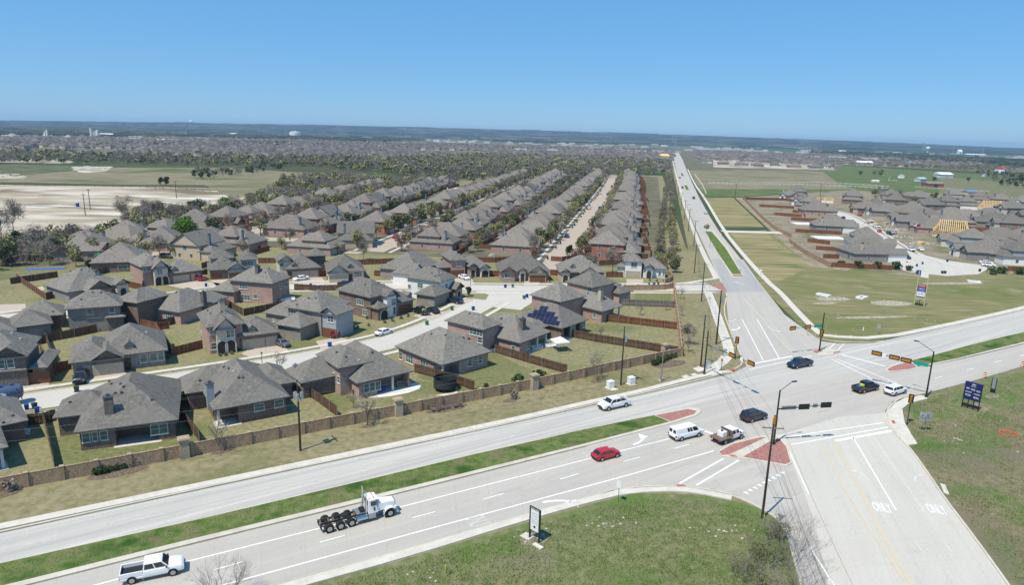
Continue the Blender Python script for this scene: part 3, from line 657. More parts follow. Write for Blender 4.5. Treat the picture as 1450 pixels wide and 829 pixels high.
def near_house(label, A, B, Cp, z, mode='hip', wall='pink', depth=None, extra=(), feats=(), roof=None, pitch=PITCH, cut=None, fasc=None, name='brick_house', inset=.58, cat='house', width=None):
    """A, B, Cp: the eave corners left-back, nearest and right-back as the photograph shows them at height z"""
    b = G(*B, z); c = G(*Cp, z); u = (c-b); wd = u.length; u.normalize(); v = Vector((-u.y, u.x, 0))
    if A is not None: a = G(*A, z); dp = abs((a-b).dot(v)) if depth is None else depth
    else: dp = depth
    if v.y < 0: v = -v
    if width: wd = width
    rz = math.atan2(u.y, u.x); root = empty(name, (b.x, b.y, 0), rz, label, cat)
    root['size'] = [wd, dp]
    def loc(p): q = p-b; return Vector((q.dot(u), q.dot(v), p.z))
    blocks = [(hip_shape(inset, inset, wd-inset, dp-inset, z, mode, pitch, inset), wall)]
    for e in extra:
        pts, zz, md = e[0], e[1], e[2]; kw = e[3] if len(e) > 3 else {}
        L = [loc(G(*p, zz)) for p in pts] if pts else []
        xs = [p.x for p in L]; ys = [p.y for p in L]
        if 'rect' in kw: X0, Y0, X1, Y1 = kw['rect']
        else:
            X0, X1 = min(xs), max(xs); Y0, Y1 = min(ys), max(ys)
            if 'dy' in kw: Y1 = Y0+kw['dy']
            if 'dx' in kw: X1 = X0+kw['dx']
            if 'dxl' in kw: X0 = X1-kw['dxl']
        blocks.append((hip_shape(X0+inset, Y0+inset, X1-inset, Y1-inset, zz, md, kw.get('pitch', pitch), inset-.03), kw.get('wall', wall)))
    walls = {}; mr = MB(); mf = MB()
    for i, (bk, wm) in enumerate(blocks):
        mw = walls.setdefault(wm, MB()); x0, y0, x1, y1 = bk.w
        if i == 0 and cut:
            # covered patio: the wall steps back between fractions c0..c1 of the near side by dd metres
            c0, c1, dd = cut; xa = x0+(x1-x0)*c0; xb = x0+(x1-x0)*c1
            pts = [(x0, y0), (xa, y0), (xa, y0+dd), (xb, y0+dd), (xb, y0), (x1, y0), (x1, y1), (x0, y1)]
            if c0 == 0: pts = [(x0, y0+dd), (xb, y0+dd), (xb, y0), (x1, y0), (x1, y1), (x0, y1)]
            if c1 == 1: pts = [(x0, y0), (xa, y0), (xa, y0+dd), (x1, y0+dd), (x1, y1), (x0, y1)]
            mw.prism(pts, 0, z+.01)
            for xx in ([x0+.2] if c0 == 0 else [])+([x1-.2] if c1 == 1 else [])+([(xa+xb)/2] if xb-xa > 6 else []):
                MB().box(xx-.18, y0, .05, xx+.18, y0+.36, z+.005).build('porch_post', TRIM, root)
            MB().box(xa-.3, y0-.6, 0, xb+.3, y0+dd, .1).build('patio_slab', WALK, root)
        else: mw.box(x0, y0, 0, x1, y1, bk.z+.01)
        add_roof(mr, mf, mw, bk)
    for i, (wm, mw) in enumerate(walls.items()): mw.build('wall', BRICKS[wm], root)
    mr.build('roof', roof or ROOF, root); mf.build('fascia', fasc or FASC, root)
    eye = Vector((0, 0, CAMH))
    def wallhit(k, face, px, py):
        x0, y0, x1, y1 = blocks[k][0].w; d = ray(px, py); o = Vector((-b.x, -b.y, 0)); o = Vector((o.dot(u), o.dot(v), CAMH)); dd = Vector((d.dot(u), d.dot(v), d.z))
        if face in 'SN': yy = y0 if face == 'S' else y1; t = (yy-o.y)/dd.y; return o.x+dd.x*t, yy, o.z+dd.z*t
        xx = x0 if face == 'W' else x1; t = (xx-o.x)/dd.x; return xx, o.y+dd.y*t, o.z+dd.z*t
    def roofhit(px, py):
        d = ray(px, py).normalized(); o = Vector((Vector((-b.x, -b.y, 0)).dot(u), Vector((-b.x, -b.y, 0)).dot(v), CAMH)); dd = Vector((d.dot(u), d.dot(v), d.z))
        t = max(1.0, (CAMH-16)/-dd.z)
        while t < 900:
            p = o+dd*t
            if p.z < 2: break
            h = max(roof_h(bk, p.x, p.y) for bk, _ in blocks)
            if p.z <= h: return p
            t += .12
        return None
    for f in feats:
        k = f[0]
        if k == 'w':   # window: block, face, px, py, w, h, mullions
            _, bi, face, px, py, ww, hh, mu = f; x, y, zz = wallhit(bi, face, px, py); x0, y0, x1, y1 = blocks[bi][0].w; zt = blocks[bi][0].z
            zz = min(max(zz, .5+hh/2), zt-.25-hh/2)
            if face in 'SN': x = min(max(x, x0+ww/2+.15), x1-ww/2-.15)
            else: y = min(max(y, y0+ww/2+.15), y1-ww/2-.15)
            add_window(root, x, y, zz, ww, hh, face, mu)
        elif k == 'wl':  # local window: block, face, along, z, w, h, mull
            _, bi, face, a, zz, ww, hh, mu = f; x0, y0, x1, y1 = blocks[bi][0].w
            if face in 'SN': add_window(root, x0+(x1-x0)*a, y0 if face == 'S' else y1, zz, ww, hh, face, mu)
            else: add_window(root, x0 if face == 'W' else x1, y0+(y1-y0)*a, zz, ww, hh, face, mu)
        elif k == 'g':
            _, bi, face, a, ww, gm = f; x0, y0, x1, y1 = blocks[bi][0].w
            if face in 'SN': add_garage(root, x0+(x1-x0)*a, y0 if face == 'S' else y1, ww, face, gm)
            else: add_garage(root, x0 if face == 'W' else x1, y0+(y1-y0)*a, ww, face, gm)
        elif k == 'd':
            _, bi, face, a = f; x0, y0, x1, y1 = blocks[bi][0].w
            if face in 'SN': add_door(root, x0+(x1-x0)*a, y0 if face == 'S' else y1, face)
            else: add_door(root, x0 if face == 'W' else x1, y0+(y1-y0)*a, face)
        elif k == 'a':
            _, bi, face, a, ww, hh = f; x0, y0, x1, y1 = blocks[bi][0].w
            if face in 'SN': add_arch(root, x0+(x1-x0)*a, y0 if face == 'S' else y1, ww, hh, face)
            else: add_arch(root, x0 if face == 'W' else x1, y0+(y1-y0)*a, ww, hh, face)
        elif k == 'c':   # chimney whose foot on the roof is at px, py
            p = roofhit(f[1], f[2])
            if p: chimney(root, p.x, p.y+.4, p.z-1.2, p.z+f[3], BRICKS[f[4]])
        elif k == 'v':
            for px, py in f[1]:
                p = roofhit(px, py)
                if p: MB().box(p.x-.16, p.y-.16, p.z-.25, p.x+.16, p.y+.16, p.z+.28).build('roof_vent', METALV if rnd.random() < .7 else VENTW, root)
        elif k == 'dish':
            p = roofhit(f[1], f[2])
            if p: MB().tube((p.x,p.y,p.z-.1),(p.x,p.y,p.z+.4),.04).ball((p.x,p.y-.1,p.z+.6),.42,.14,.36).build('satellite_dish', VENTW, root)
        elif k == 'dormer':
            p = roofhit(f[1], f[2])
            if p:
                dm = MB().box(p.x-.7, p.y-.1, p.z-.5, p.x+.7, p.y+2.0, p.z+.7).add([(p.x-.7,p.y-.1,p.z+.7),(p.x+.7,p.y-.1,p.z+.7),(p.x,p.y-.1,p.z+1.3)], [(0,1,2)]).build('dormer', BRICKS['grey'], root)
                MB().add([(p.x-.95,p.y-.3,p.z+.6),(p.x,p.y-.3,p.z+1.45),(p.x+.95,p.y-.3,p.z+.6),(p.x-.95,p.y+2.6,p.z+.6),(p.x,p.y+2.6,p.z+1.45),(p.x+.95,p.y+2.6,p.z+.6)], [(0,3,4,1),(1,4,5,2)]).build('dormer_roof', roof or ROOF, dm)
                MB().box(p.x-.35, p.y-.16, p.z-.2, p.x+.35, p.y-.08, p.z+.55).build('pane', GLASS, dm)
    if not any(f[0] == 'v' for f in feats):
        for _ in range(5):
            bk = blocks[0][0]; x = rnd.uniform(bk.r[0]+1.5, bk.r[2]-1.5); y = rnd.uniform(bk.r[1]+1.5, bk.r[3]-1.5); h = max(roof_h(q, x, y) for q, _ in blocks)
            MB().box(x-.14, y-.14, h-.2, x+.14, y+.14, h+.28).build('roof_vent', METALV if rnd.random() < .6 else VENTW, root)
    root['hid'] = len(HOUSES); HOUSES.append(dict(root=root, b=b, u=u, v=v, blocks=blocks, roofhit=roofhit, wd=wd, dp=dp)); return root
def two(px, py): return (px, py)
H = near_house
def along(B, z, p, q, w):
    d = (G(*q)-G(*p)).normalized(); return proj(G(*B, z)+d*w)
# --- the row that backs on to the stone wall, from the left
H('house cut by the left edge, nearest the stone wall corner', None, (-75,655), (12,635), 3, depth=9, wall='brown', cut=(.5,1,2.5), extra=[([(-60,612),(41,597)], 3, 'hip', dict(dy=11))], feats=[('v', [(5,600),(18,590)])])
H('brown brick house with dark chimney and deep covered patio behind the stone wall', (74,572), (104,615), (253,596), 3, wall='brown', depth=17.5, cut=(.36,.82,2.8),
  extra=[([(74,572),(95,587)], 3, 'hip', dict(rect=(-3.6,6.5,4.5,14.0)))],
  feats=[('c',155,588,2.6,'dark'), ('w',0,'S',123,616,1.3,1.5,1), ('w',0,'S',134,615,1.3,1.5,1),('w',0,'S',145,613.5,1.3,1.5,1), ('w',0,'S',225,604,2.3,1.7,2), ('v', [(155,541),(158,545),(171,545),(175,549),(163,558),(172,557),(99,571),(78,578),(215,567)])])
H('hip roofed house with pale grey chimney beside the left power pole', (268,556), (302,583), (411,563), 3, wall='brown', depth=17.5, cut=(0,.3,2.6),
  extra=[([(253,545),(275,555)], 3, 'hip', dict(rect=(-2.6,9.0,8.0,17.3))), ([(377,541),(398,537)], 3, 'hip', dict(rect=(8,6,14.2,15.5)))],
  feats=[('c',299,569,2.8,'siding'), ('w',0,'S',367,577,1.6,1.2,1), ('w',0,'S',395,571,1.5,1.3,1), ('w',0,'W',284,569,1.4,1.6,1), ('w',0,'W',290,574,1.4,1.6,1), ('w',0,'W',279,565,1.2,1.6,1), ('v', [(338,536),(344,536),(317,521),(330,528),(324,523),(283,540)])])
H('pink brick house with long catslide roof behind a curved white patio', None, (506,545), (586,527), 3, wall='pink', depth=17, cut=(.35,.97,2.4),
  extra=[([(446,511),(476,518)], 5.2, 'hip', dict(rect=(-2.0,3.0,4.6,12.5), wall='pink')), ([(410,521),(440,532)], 3, 'hip', dict(rect=(-7.6,5.5,2.0,13.5), wall='brown'))],
  feats=[('w',0,'S',519,550,1.1,1.6,1),('w',0,'S',527,548,1.1,1.6,1),('w',0,'S',535,546.5,1.1,1.6,1),('w',1,'W',471,518,1.3,1.3,2),('w',1,'W',472,536,1.1,1.2,1),('w',1,'W',481,539,1.0,1.3,1), ('v', [(490,507),(508,512),(527,500),(477,500)]), ('dish',417,521)])
H('long low house with wide hip roof right of the trampoline and curved patio', (530,498), (626,518.5), (697,499), 3, wall='pink', cut=(0,.35,2.6),
  feats=[('w',0,'W',560,508,1.2,1.6,1),('w',0,'W',580,512,2.4,1.8,3),('w',0,'W',601,517,2.6,1.8,3),('w',0,'S',665,514,1.2,1.4,1),('w',0,'S',680,510,1.2,1.4,1),('v', [(572,492),(545,500),(597,465),(611,474),(607,486),(631,476),(656,479)])])
H('two storey brick house with dark chimney beside the white party tent', (698,481.5), (737,487.5), (780,471), 3, wall='pink', depth=15, cut=(.3,1,2.2),
  extra=[([(631,455.5),(696,464.5),(712,459.5)], 5.6, 'hip', dict(dy=11, wall='pink')), ([(635,468),(656,480),(673,477)], 3, 'hip', dict(dy=6, wall='dark')), ([(786,470),(770,474)], 3, 'hip', dict(rect=(9.5,3,15,12)))],
  feats=[('c',742,468,2.4,'dark'), ('w',1,'W',670,467,2.0,1.4,2), ('w',1,'W',680,468.5,1.6,1.4,2), ('w',1,'W',685,483,1.3,1.4,1), ('w',0,'W',701,488,1.1,1.3,1), ('w',0,'W',727,494,1.1,1.2,1), ('w',0,'S',748,490,1.2,1.5,1), ('v', [(665,445),(690,440),(700,447),(710,452)])])
HS = H('low hip roofed house with dark solar panels spread over its left roof slope', (722,452), (796,466.5), (834,453.6), 3, wall='brown', cut=(.1,.75,2.4),
  feats=[('w',0,'S',812,463,1.6,1.3,2),('w',0,'S',826,459,1.4,1.4,2), ('v', [(760,424),(773,432)])])
H('brick house with a tan chimney above a low hip roof, behind the solar panelled house', (816,438.5), (853,442.5), (883,434), 3, wall='pink', depth=14, cut=(.4,1,2.0),
  extra=[([(754,419.5),(815,424),(826,419)], 5.6, 'hip', dict(dy=10.5, wall='pink'))],
  feats=[('c',852,426,2.8,'tan'), ('w',1,'W',793,427,1.5,1.4,2),('w',1,'W',803,428,1.5,1.4,2),('w',0,'W',842,447,1.0,1.2,1),('w',0,'W',819,443,1.0,1.2,1)])
H('brick house at the bend of the crossing street with a low garage wing', (820,403.5), (878,417.5), (897,413), 3, wall='pink', depth=9,
  extra=[([(800,400),(859,404.5),(872,401)], 5.6, 'hip', dict(dy=10, wall='pink'))],
  feats=[('w',1,'W',843,408,1.4,1.2,2),('w',1,'W',851,409,1.4,1.2,2),('w',0,'W',861,417,1.2,1.0,1),('wl',0,'S',.5,1.5,1.2,1.2,1)])
# --- across the curved street, fronts towards the camera
H('house with three brown garage doors under a gable, behind the blue tanker truck', None, (-70,512), (37,503.5), 5.4, wall='brown', depth=11,
  extra=[([(-30,531),(39.6,523)], 3, 'hip', dict(dy=8, wall='brown', pitch=.5)), ([(39,524),(70,519)], 3, 'hip', dict(dy=10, wall='brown')), ([(-18,508),(22,505)], 5.45, 'gyf', dict(rect=(5.5,-1.4,11.2,6), wall='dark'))],
  feats=[('w',3,'S',3,514,1.4,1.6,1),('w',3,'S',13,513,1.4,1.6,1), ('g',1,'S',.25,4.8,GDOOR_D), ('g',1,'S',.75,2.6,GDOOR_D), ('g',2,'S',.45,3.2,GDOOR_D)])
H('one storey stone gabled house with tan garage door, behind the dark pickup', None, (134,509), (238,497), 3, wall='grey', depth=14,
  extra=[([(127,513),(176,508)], 3.02, 'gyf', dict(dy=9, wall='brown')), ([(97,513),(127,513)], 3, 'hip', dict(dy=12, dx=7.5, wall='grey'))],
  feats=[('g',1,'S',.5,4.9,GDOOR),('g',2,'S',.45,2.6,GDOOR),('w',0,'S',203,503,1.3,1.7,1),('w',0,'S',217,502,1.3,1.7,1),('w',0,'S',230,500,1.1,1.7,1),('dormer',183,494),('v', [(159,468),(123,485),(143,476),(141,477),(207,472),(168,458)]),('dish',97,503),('d',0,'S',.42)])
H('two storey grey brick house seen from behind, three ground floor windows in a row', None, (90,440), (173,434), 5.6, wall='grey', depth=9,
  extra=[([(65,448.5),(90,447)], 3, 'hip', dict(dxl=9, dy=8, wall='brown')), ([(121,453),(145,451)], 3.1, 'hip', dict(dy=3, wall='grey', pitch=.5)), ([(148,451.5),(178,449.5)], 3.1, 'hip', dict(dy=3, wall='dark', pitch=.5))],
  feats=[('w',0,'S',127,441,1.2,1.2,1),('w',0,'S',158,438,1.2,1.2,1),('w',2,'S',127,459,1.3,1.9,1),('w',2,'S',135,458,1.3,1.9,1),('w',2,'S',143,457.5,1.3,1.9,1),('v', [(115,425),(131,415),(143,415),(75,442)])])
H('low grey house at the left edge behind the triple garage house', None, (-60,480), (24,469.5), 3, wall='grey', depth=10, extra=[([(22,458),(43,455)], 3, 'hip', dict(rect=(8,2.5,16.0,11)))], feats=[('w',0,'S',12,474,2.6,1.4,3),('v',[(14,447)])])
H('two storey brick house with cream stone gable, twin arches and a tan chimney', (251,453), (291.5,466), (317,463), 5.6, wall='pink', depth=12.5, width=7.6,
  extra=[([(303,465.5),(336,463)], 5.2, 'gyf', dict(rect=(1.2,-1.2,5.9,9), wall='cream', pitch=.95)), ([(337,479),(396,470)], 3, 'hip', dict(dy=10, wall='brown'))],
  feats=[('c',315,440,2.0,'tan'),('w',0,'W',283,480,1.0,1.6,1),('w',0,'S',301,466,2.2,1.2,3),('w',0,'S',299,491,1.2,1.5,1),('w',1,'S',328,465,1.6,1.6,2),('a',1,'S',.72,1.7,2.8),('a',1,'S',.26,1.7,2.8),('g',2,'S',.36,4.6,GDOOR),('g',2,'S',.82,2.5,GDOOR),('dormer',357,470),('w',0,'W',262,475,1.2,1.2,1)])
H('low pink brick house with tall black chimney between the two streets', (224,439), (255,444), (317,426), 3, wall='pink', depth=11,
  extra=[([(195,420.5),(240,422)], 5.6, 'hip', dict(rect=(-5.2,7,4.5,14), wall='brown')), ([(317,447),(345,445)], 3.05, 'hip', dict(rect=(9.5,1.0,16.5,8)))],
  feats=[('c',291,433,3.2,'dark'),('w',0,'W',239,447,2.0,1.6,3),('v',[(262,404),(250,415),(275,408)])])
H('square two storey pink brick house with stacked windows and a rear porch', (330,402), (386,403), (413,393), 5.6, wall='pink', depth=13,
  extra=[([(304,416),(337,416.5)], 3, 'hip', dict(rect=(-2,10,10,17.5), wall='pink')), ([(408,407.5),(421,406)], 3, 'hip', dict(rect=(7.6,7.8,11.4,12), wall='brown', pitch=.35))],
  feats=[('c',367,386,1.7,'dark'),('w',0,'W',345,406,2.6,1.3,3),('w',0,'W',348,422,2.6,1.6,3),('w',0,'W',362,420,1.4,1.2,1),('w',0,'S',397,406,1.1,1.3,1),('w',0,'S',405,403,1.1,1.3,1)], width=9.5)
H('two storey grey brick house with small black windows, above the red parked car', None, (402.5,436), (455,444), 5.5, wall='grey', depth=11,
  extra=[([(454,444),(483,436)], 5.45, 'gyf', dict(rect=(9.8,-.4,14.6,7), wall='siding')), ([(409,460),(438,465.5),(455,461.5)], 3, 'hip', dict(rect=(1.5,-5.2,8.8,2), wall='grey')), ([(375,449),(403,453)], 3, 'hip', dict(rect=(-7.5,1,1.5,9.5), wall='grey'))],
  feats=[('w',0,'S',416,444,1.6,1.4,2),('w',1,'S',468,446,1.6,1.5,2),('g',1,'S',.5,3.8,GDOOR_D),('v',[(431,424),(421,432),(437,423),(447,423)]),('wl',3,'S',.3,1.6,.7,.7,1),('wl',3,'S',.7,1.6,.7,.7,1)])
H('two storey house with white stucco gable and arched stone porch', None, (524,423), along((524,423), 5.5, (510,495), (615,464), 9.5), 5.5, wall='brown', depth=13,
  extra=[([(552,421),(573,418)], 5.45, 'gyf', dict(rect=(3.6,-2.0,7.8,7), wall='white')), ([(573,432.5),(598,426)], 3, 'hip', dict(rect=(7.2,-1.6,14.0,8), wall='grey')), ([(524,436),(545,434)], 3, 'hip', dict(rect=(.3,-2.4,4.4,2), wall='brown'))],
  feats=[('w',0,'W',510,428,2.6,1.5,3),('w',0,'W',517,443,1.8,1.5,2),('w',1,'S',561,427,1.5,1.7,2),('w',1,'S',558,441,.9,1.9,1),('w',1,'S',565,440,.9,1.9,1),('a',3,'S',.65,2.2,2.4),('g',2,'S',.5,4.4,GDOOR_D),('v',[(517,404),(536,401),(482,409),(501,404)]),('dormer',580,421)])
H('two storey house with white upper walls beside the street junction', (551,399.5), (625,401), (640,396), 5.6, wall='white', depth=12,
  extra=[([(587,417),(625,418)], 3, 'hip', dict(rect=(-5.8,-1.8,2.6,5), wall='grey')), ([(633,399),(650,398)], 3, 'gyf', dict(rect=(4.5,-2,9.2,6), wall='brown'))],
  feats=[('w',0,'W',595,404.5,1.8,1.5,2),('w',0,'W',560,403,1.0,1.2,1),('g',0,'S',.5,3.2,GDOOR_D),('w',0,'S',632,405,1.2,1.3,1),('a',2,'S',.5,1.8,2.3)], width=8.5)
# --- row along the crossing street
H('one storey grey brick house with paired gables and a pale stone entry', (67.5,401.5), (95,415.5), (178,402.5), 3, wall='grey', depth=14,
  extra=[([(110,419),(147,413)], 3.02, 'gyf', dict(rect=(3.6,-2.2,10.5,6), wall='brown')), ([(140,408),(160,405)], 3.3, 'gyf', dict(rect=(11.0,-1.6,15.2,5), wall='cream'))],
  feats=[('w',1,'S',121,418,2.4,1.2,3),('w',1,'S',128,404,.7,1.0,1),('a',2,'S',.5,1.5,2.3),('wl',0,'S',.9,1.6,2.2,1.5,2),('c',138,390,.9,'siding'),('v',[(100,385),(115,383),(125,384)])])
H('two storey pink brick house with white stone twin arches, above the red muscle car', (174.7,372.5), (199,379.5), (222,377), 5.6, wall='pink', depth=12, width=8,
  extra=[([(212,378),(234,375)], 5.0, 'gyf', dict(rect=(2.6,-1.6,7.4,8), wall='cream', pitch=.95)), ([(233,390),(277,385)], 3, 'hip', dict(rect=(6.6,-1.4,17,8), wall='brown'))],
  feats=[('w',0,'W',187,390,1.0,1.5,1),('w',0,'S',206,382,2.0,1.1,2),('w',1,'S',226,382,1.5,1.5,2),('a',1,'S',.28,1.7,2.6),('a',1,'S',.75,1.7,2.6),('g',2,'S',.35,4.6,GDOOR),('g',2,'S',.8,2.6,GDOOR),('dormer',247,384),('c',214,361,.8,'siding')])
H('house with a round windowed turret and three dark garage openings', None, (294,384), (342,381.5), 3, wall='dark', depth=13,
  extra=[([(315,384.5),(342,382)], 3.03, 'gyf', dict(rect=(5,-1.6,11,5), wall='siding')), ([(304,367),(324,368)], 5.4, 'hip', dict(rect=(.5,6,8,13), wall='siding')), ([(337,370),(364,369)], 5.4, 'hip', dict(rect=(9.0,1.5,14.5,11), wall='siding'))],
  feats=[('w',3,'S',345,374,3.2,1.5,4),('g',0,'S',.22,2.8,GDOOR_D),('g',1,'S',.5,4.6,GDOOR_D)])
H('wide house with a white gabled bay, small dormer and pale garage doors', (379,370), (405,382.5), (455,379.5), 3, wall='brown', depth=14,
  extra=[([(386,377),(403,375)], 5.2, 'gyf', dict(rect=(-2.2,1.5,2.8,10), wall='cream')), ([(432,378),(454,370)], 5.4, 'hip', dict(rect=(8,7,14,14), wall='dark'))],
  feats=[('g',0,'S',.4,5.0,GDOOR),('g',0,'S',.82,2.6,GDOOR),('w',1,'S',398,372,1.2,1.2,1),('dormer',417,378),('d',0,'S',.06)])
H('one storey house with stone gable over cream garage door, behind two dark cars', None, (463,386.5), (518,384.5), 3, wall='cream', depth=15,
  extra=[([(461,386),(490,386)], 3.03, 'gyf', dict(rect=(-.2,-1.8,6.6,6), wall='cream'))],
  feats=[('g',1,'S',.5,5.0,GDOOR),('w',0,'S',507,389,2.2,1.6,3),('d',0,'S',.62),('dormer',496,380),('v',[(503,365),(520,372)])], fasc=FASC)
H('house with a broad white stone arch over its garage', (551,378), (592,386), (624,373), 3, wall='grey', depth=14, extra=[([(557,384),(590,385)], 3.3, 'gyf', dict(rect=(-6.5,-1.6,1.8,6), wall='white'))], feats=[('a',1,'S',.5,4.6,2.6),('wl',0,'S',.6,1.6,1.6,1.4,2)])
H('two storey pink brick house with two gabled entries and a dark garage door', None, (637,370), (662,369), 5.4, wall='pink', depth=12,
  extra=[([(662,384),(690,385)], 3, 'hip', dict(rect=(6,-1,13.5,12), wall='dark')), ([(660,380),(672,380)], 3.5, 'gyf', dict(rect=(5.6,-2,9.0,5), wall='pink')), ([(672,384),(688,384)], 3.0, 'gyf', dict(rect=(9.2,-2.6,13.2,5), wall='white')), ([(622,382),(640,382)], 3, 'hip', dict(rect=(-3.6,1,1,8), wall='dark'))],
  feats=[('w',0,'S',650,374,1.7,1.6,2),('g',0,'S',.42,4.6,GDOOR_D),('g',4,'S',.45,2.4,GDOOR_D),('a',2,'S',.5,1.3,2.6),('a',3,'S',.5,2.2,2.3)])
H('pink brick house with white arched entry between two gables and wooden garage door', None, (708,385.5), (780,385.5), 3, wall='pink', depth=14,
  extra=[([(707,386),(732,386)], 3.02, 'gyf', dict(rect=(-.2,-1.4,5.2,6), wall='pink')), ([(731,384),(744,384)], 3.4, 'gyf', dict(rect=(5.6,-1.2,8.6,5), wall='white')), ([(741,388),(769,387)], 3.02, 'gyf', dict(rect=(8.4,-2.4,15,6), wall='tan'))],
  feats=[('w',1,'S',718.5,388,1.8,1.6,2),('a',2,'S',.5,1.2,2.6),('g',3,'S',.5,4.9,GDOOR_D),('v',[(757,362),(756,365)])])
H('tan stone house with an arched porch and small dormer, left of the white stucco house', None, (797,386.5), (858,386.5), 3, wall='dark', depth=13,
  extra=[([(792,382),(805,382)], 3.2, 'gyf', dict(rect=(-1.2,-1.6,2.6,5), wall='tan')), ([(822,387),(845,387)], 3.02, 'gyf', dict(rect=(5.2,-1.6,11.2,6), wall='tan'))],
  feats=[('a',1,'S',.5,1.6,2.4),('g',2,'S',.5,4.6,GDOOR_D),('dormer',811,380)])
H('white stucco two storey house with pale garage door at the side street corner', None, (884,371), (912,372), 5.3, wall='white', depth=11,
  extra=[([(918,384),(946,387)], 3, 'hip', dict(rect=(6.0,1.0,14.5,12), wall='white')), ([(911,381),(926,382)], 3.6, 'gyf', dict(rect=(6.6,-.8,10,6), wall='white')), ([(877,384),(887,384)], 3, 'hip', dict(rect=(-1.8,2,1,9), wall='white'))],
  feats=[('w',0,'S',898,374,2.0,1.6,2),('g',0,'S',.5,4.8,GDOOR),('a',2,'S',.5,1.5,2.6),('w',1,'S',934,388,.9,1.2,1),('w',1,'S',941,388,.7,1.2,1)])
# solar panels on the low house: rows laid up the left slope
hs = HOUSES[HS['hid']]
def solar(hs, rows, n):
    for (xa, ya), (xb, yb), k in rows:
        for i in range(k):
            a = hs['roofhit'](xa+(xb-xa)*(i+.04)/k, ya+(yb-ya)*(i+.04)/k); c = hs['roofhit'](xa+(xb-xa)*(i+.96)/k, ya+(yb-ya)*(i+.96)/k)
            a2 = hs['roofhit'](xa+(xb-xa)*(i+.04)/k+n[0], ya+(yb-ya)*(i+.04)/k+n[1]); c2 = hs['roofhit'](xa+(xb-xa)*(i+.96)/k+n[0], ya+(yb-ya)*(i+.96)/k+n[1])
            if None in (a, c, a2, c2): continue
            e = Vector((0, 0, .14)); MB().hexa([p+Vector((0,0,.04)) for p in (a, c, c2, a2)], [p+e for p in (a, c, c2, a2)]).build('solar_panel', SOLAR, hs['root'])
solar(hs, [((746,438),(774,441.5),5), ((741.5,444),(784,449.5),7), ((745.5,450.3),(788,456),7), ((756,457.3),(791,462.3),6)], (2.7,-6.0))
# ================================================================ WALL, FENCES, DRIVEWAYS
STONE = brick_mat('wall_stone', [(.23,.15,.095),(.36,.25,.16),(.47,.355,.24)], (.42,.31,.21))
STONE_L = brick_mat('pier_stone', [(.28,.23,.165),(.40,.34,.25),(.52,.45,.35)], (.44,.38,.29))
CAP = mat('cast_cap', [(.34,.26,.175),(.42,.33,.23)], scale=1)
def stone_wall(pts, label, name='stone_wall', h=1.85, step=3.75, rng=None):
    P = smooth_line([G(*p) for p in pts], 1); L = sum((b-a).length for a, b in zip(P, P[1:])); n = max(2, int(L/step)+1); Q = resample(P, n)
    root = empty(name, Q[0], 0, label, 'wall'); o = Q[0]
    for i, q in enumerate(Q):
        d = (Q[min(i+1, n-1)]-Q[max(i-1, 0)]).normalized(); a = math.atan2(d.y, d.x)
        col = MB().box(-.25, -.25, 0, .25, .25, h+.12).build('wall_column', STONE, root); col.location = q-o; col.rotation_euler = (0, 0, a)
        c = MB().box(-.28, -.28, h+.12, .28, .28, h+.2).build('column_cap', CAP, col)
    for a, b in zip(Q, Q[1:]):
        d = b-a; l = d.length; d.normalize(); ang = math.atan2(d.y, d.x)
        p = MB().box(.24, -.10, 0, l-.24, .10, h).box(.24, -.125, h, l-.24, .125, h+.07).build('wall_panel', STONE, root)
        p.location = a-o; p.rotation_euler = (0, 0, ang)
    return root
stone_wall([(-250,742),(-100,716),(0,697),(232,654),(594,583),(760,550),(880,523),(965,505)], 'long tan stone wall with square columns between the back gardens and the arterial road')
stone_wall([(965,505),(961,464),(957,437),(954,409)], 'stone wall running up from the corner to the side street')
stone_wall([(954,409),(936,411.5),(884,412)], 'short brick wall turning in along the side street', h=1.7)
for px, py, lb in ((262,648,'tan stone pier with pale cap below the pale chimney house'),(564,589,'stone pier left of the curved patio and trampoline'),(756,552,'stone pier between the little evergreens and the bare shrub'),(941,506,'stone pier at the hedge near the traffic signal corner')):
    g = G(px, py); root = empty('stone_pier', g, R(30), lb, 'pier')
    MB().box(-.62,-.62,0,.62,.62,2.75).build('pier_shaft', STONE_L, root); MB().box(-.78,-.78,2.75,.78,.78,2.92).box(-.6,-.6,2.92,.6,.6,3.02).build('pier_cap', CAP, root)
g = G(938,396)
stone_wall([(941,402),(950,399),(952,394),(946,390)], 'low curved stone screen wall beside the white stucco house', h=1.5, step=3)

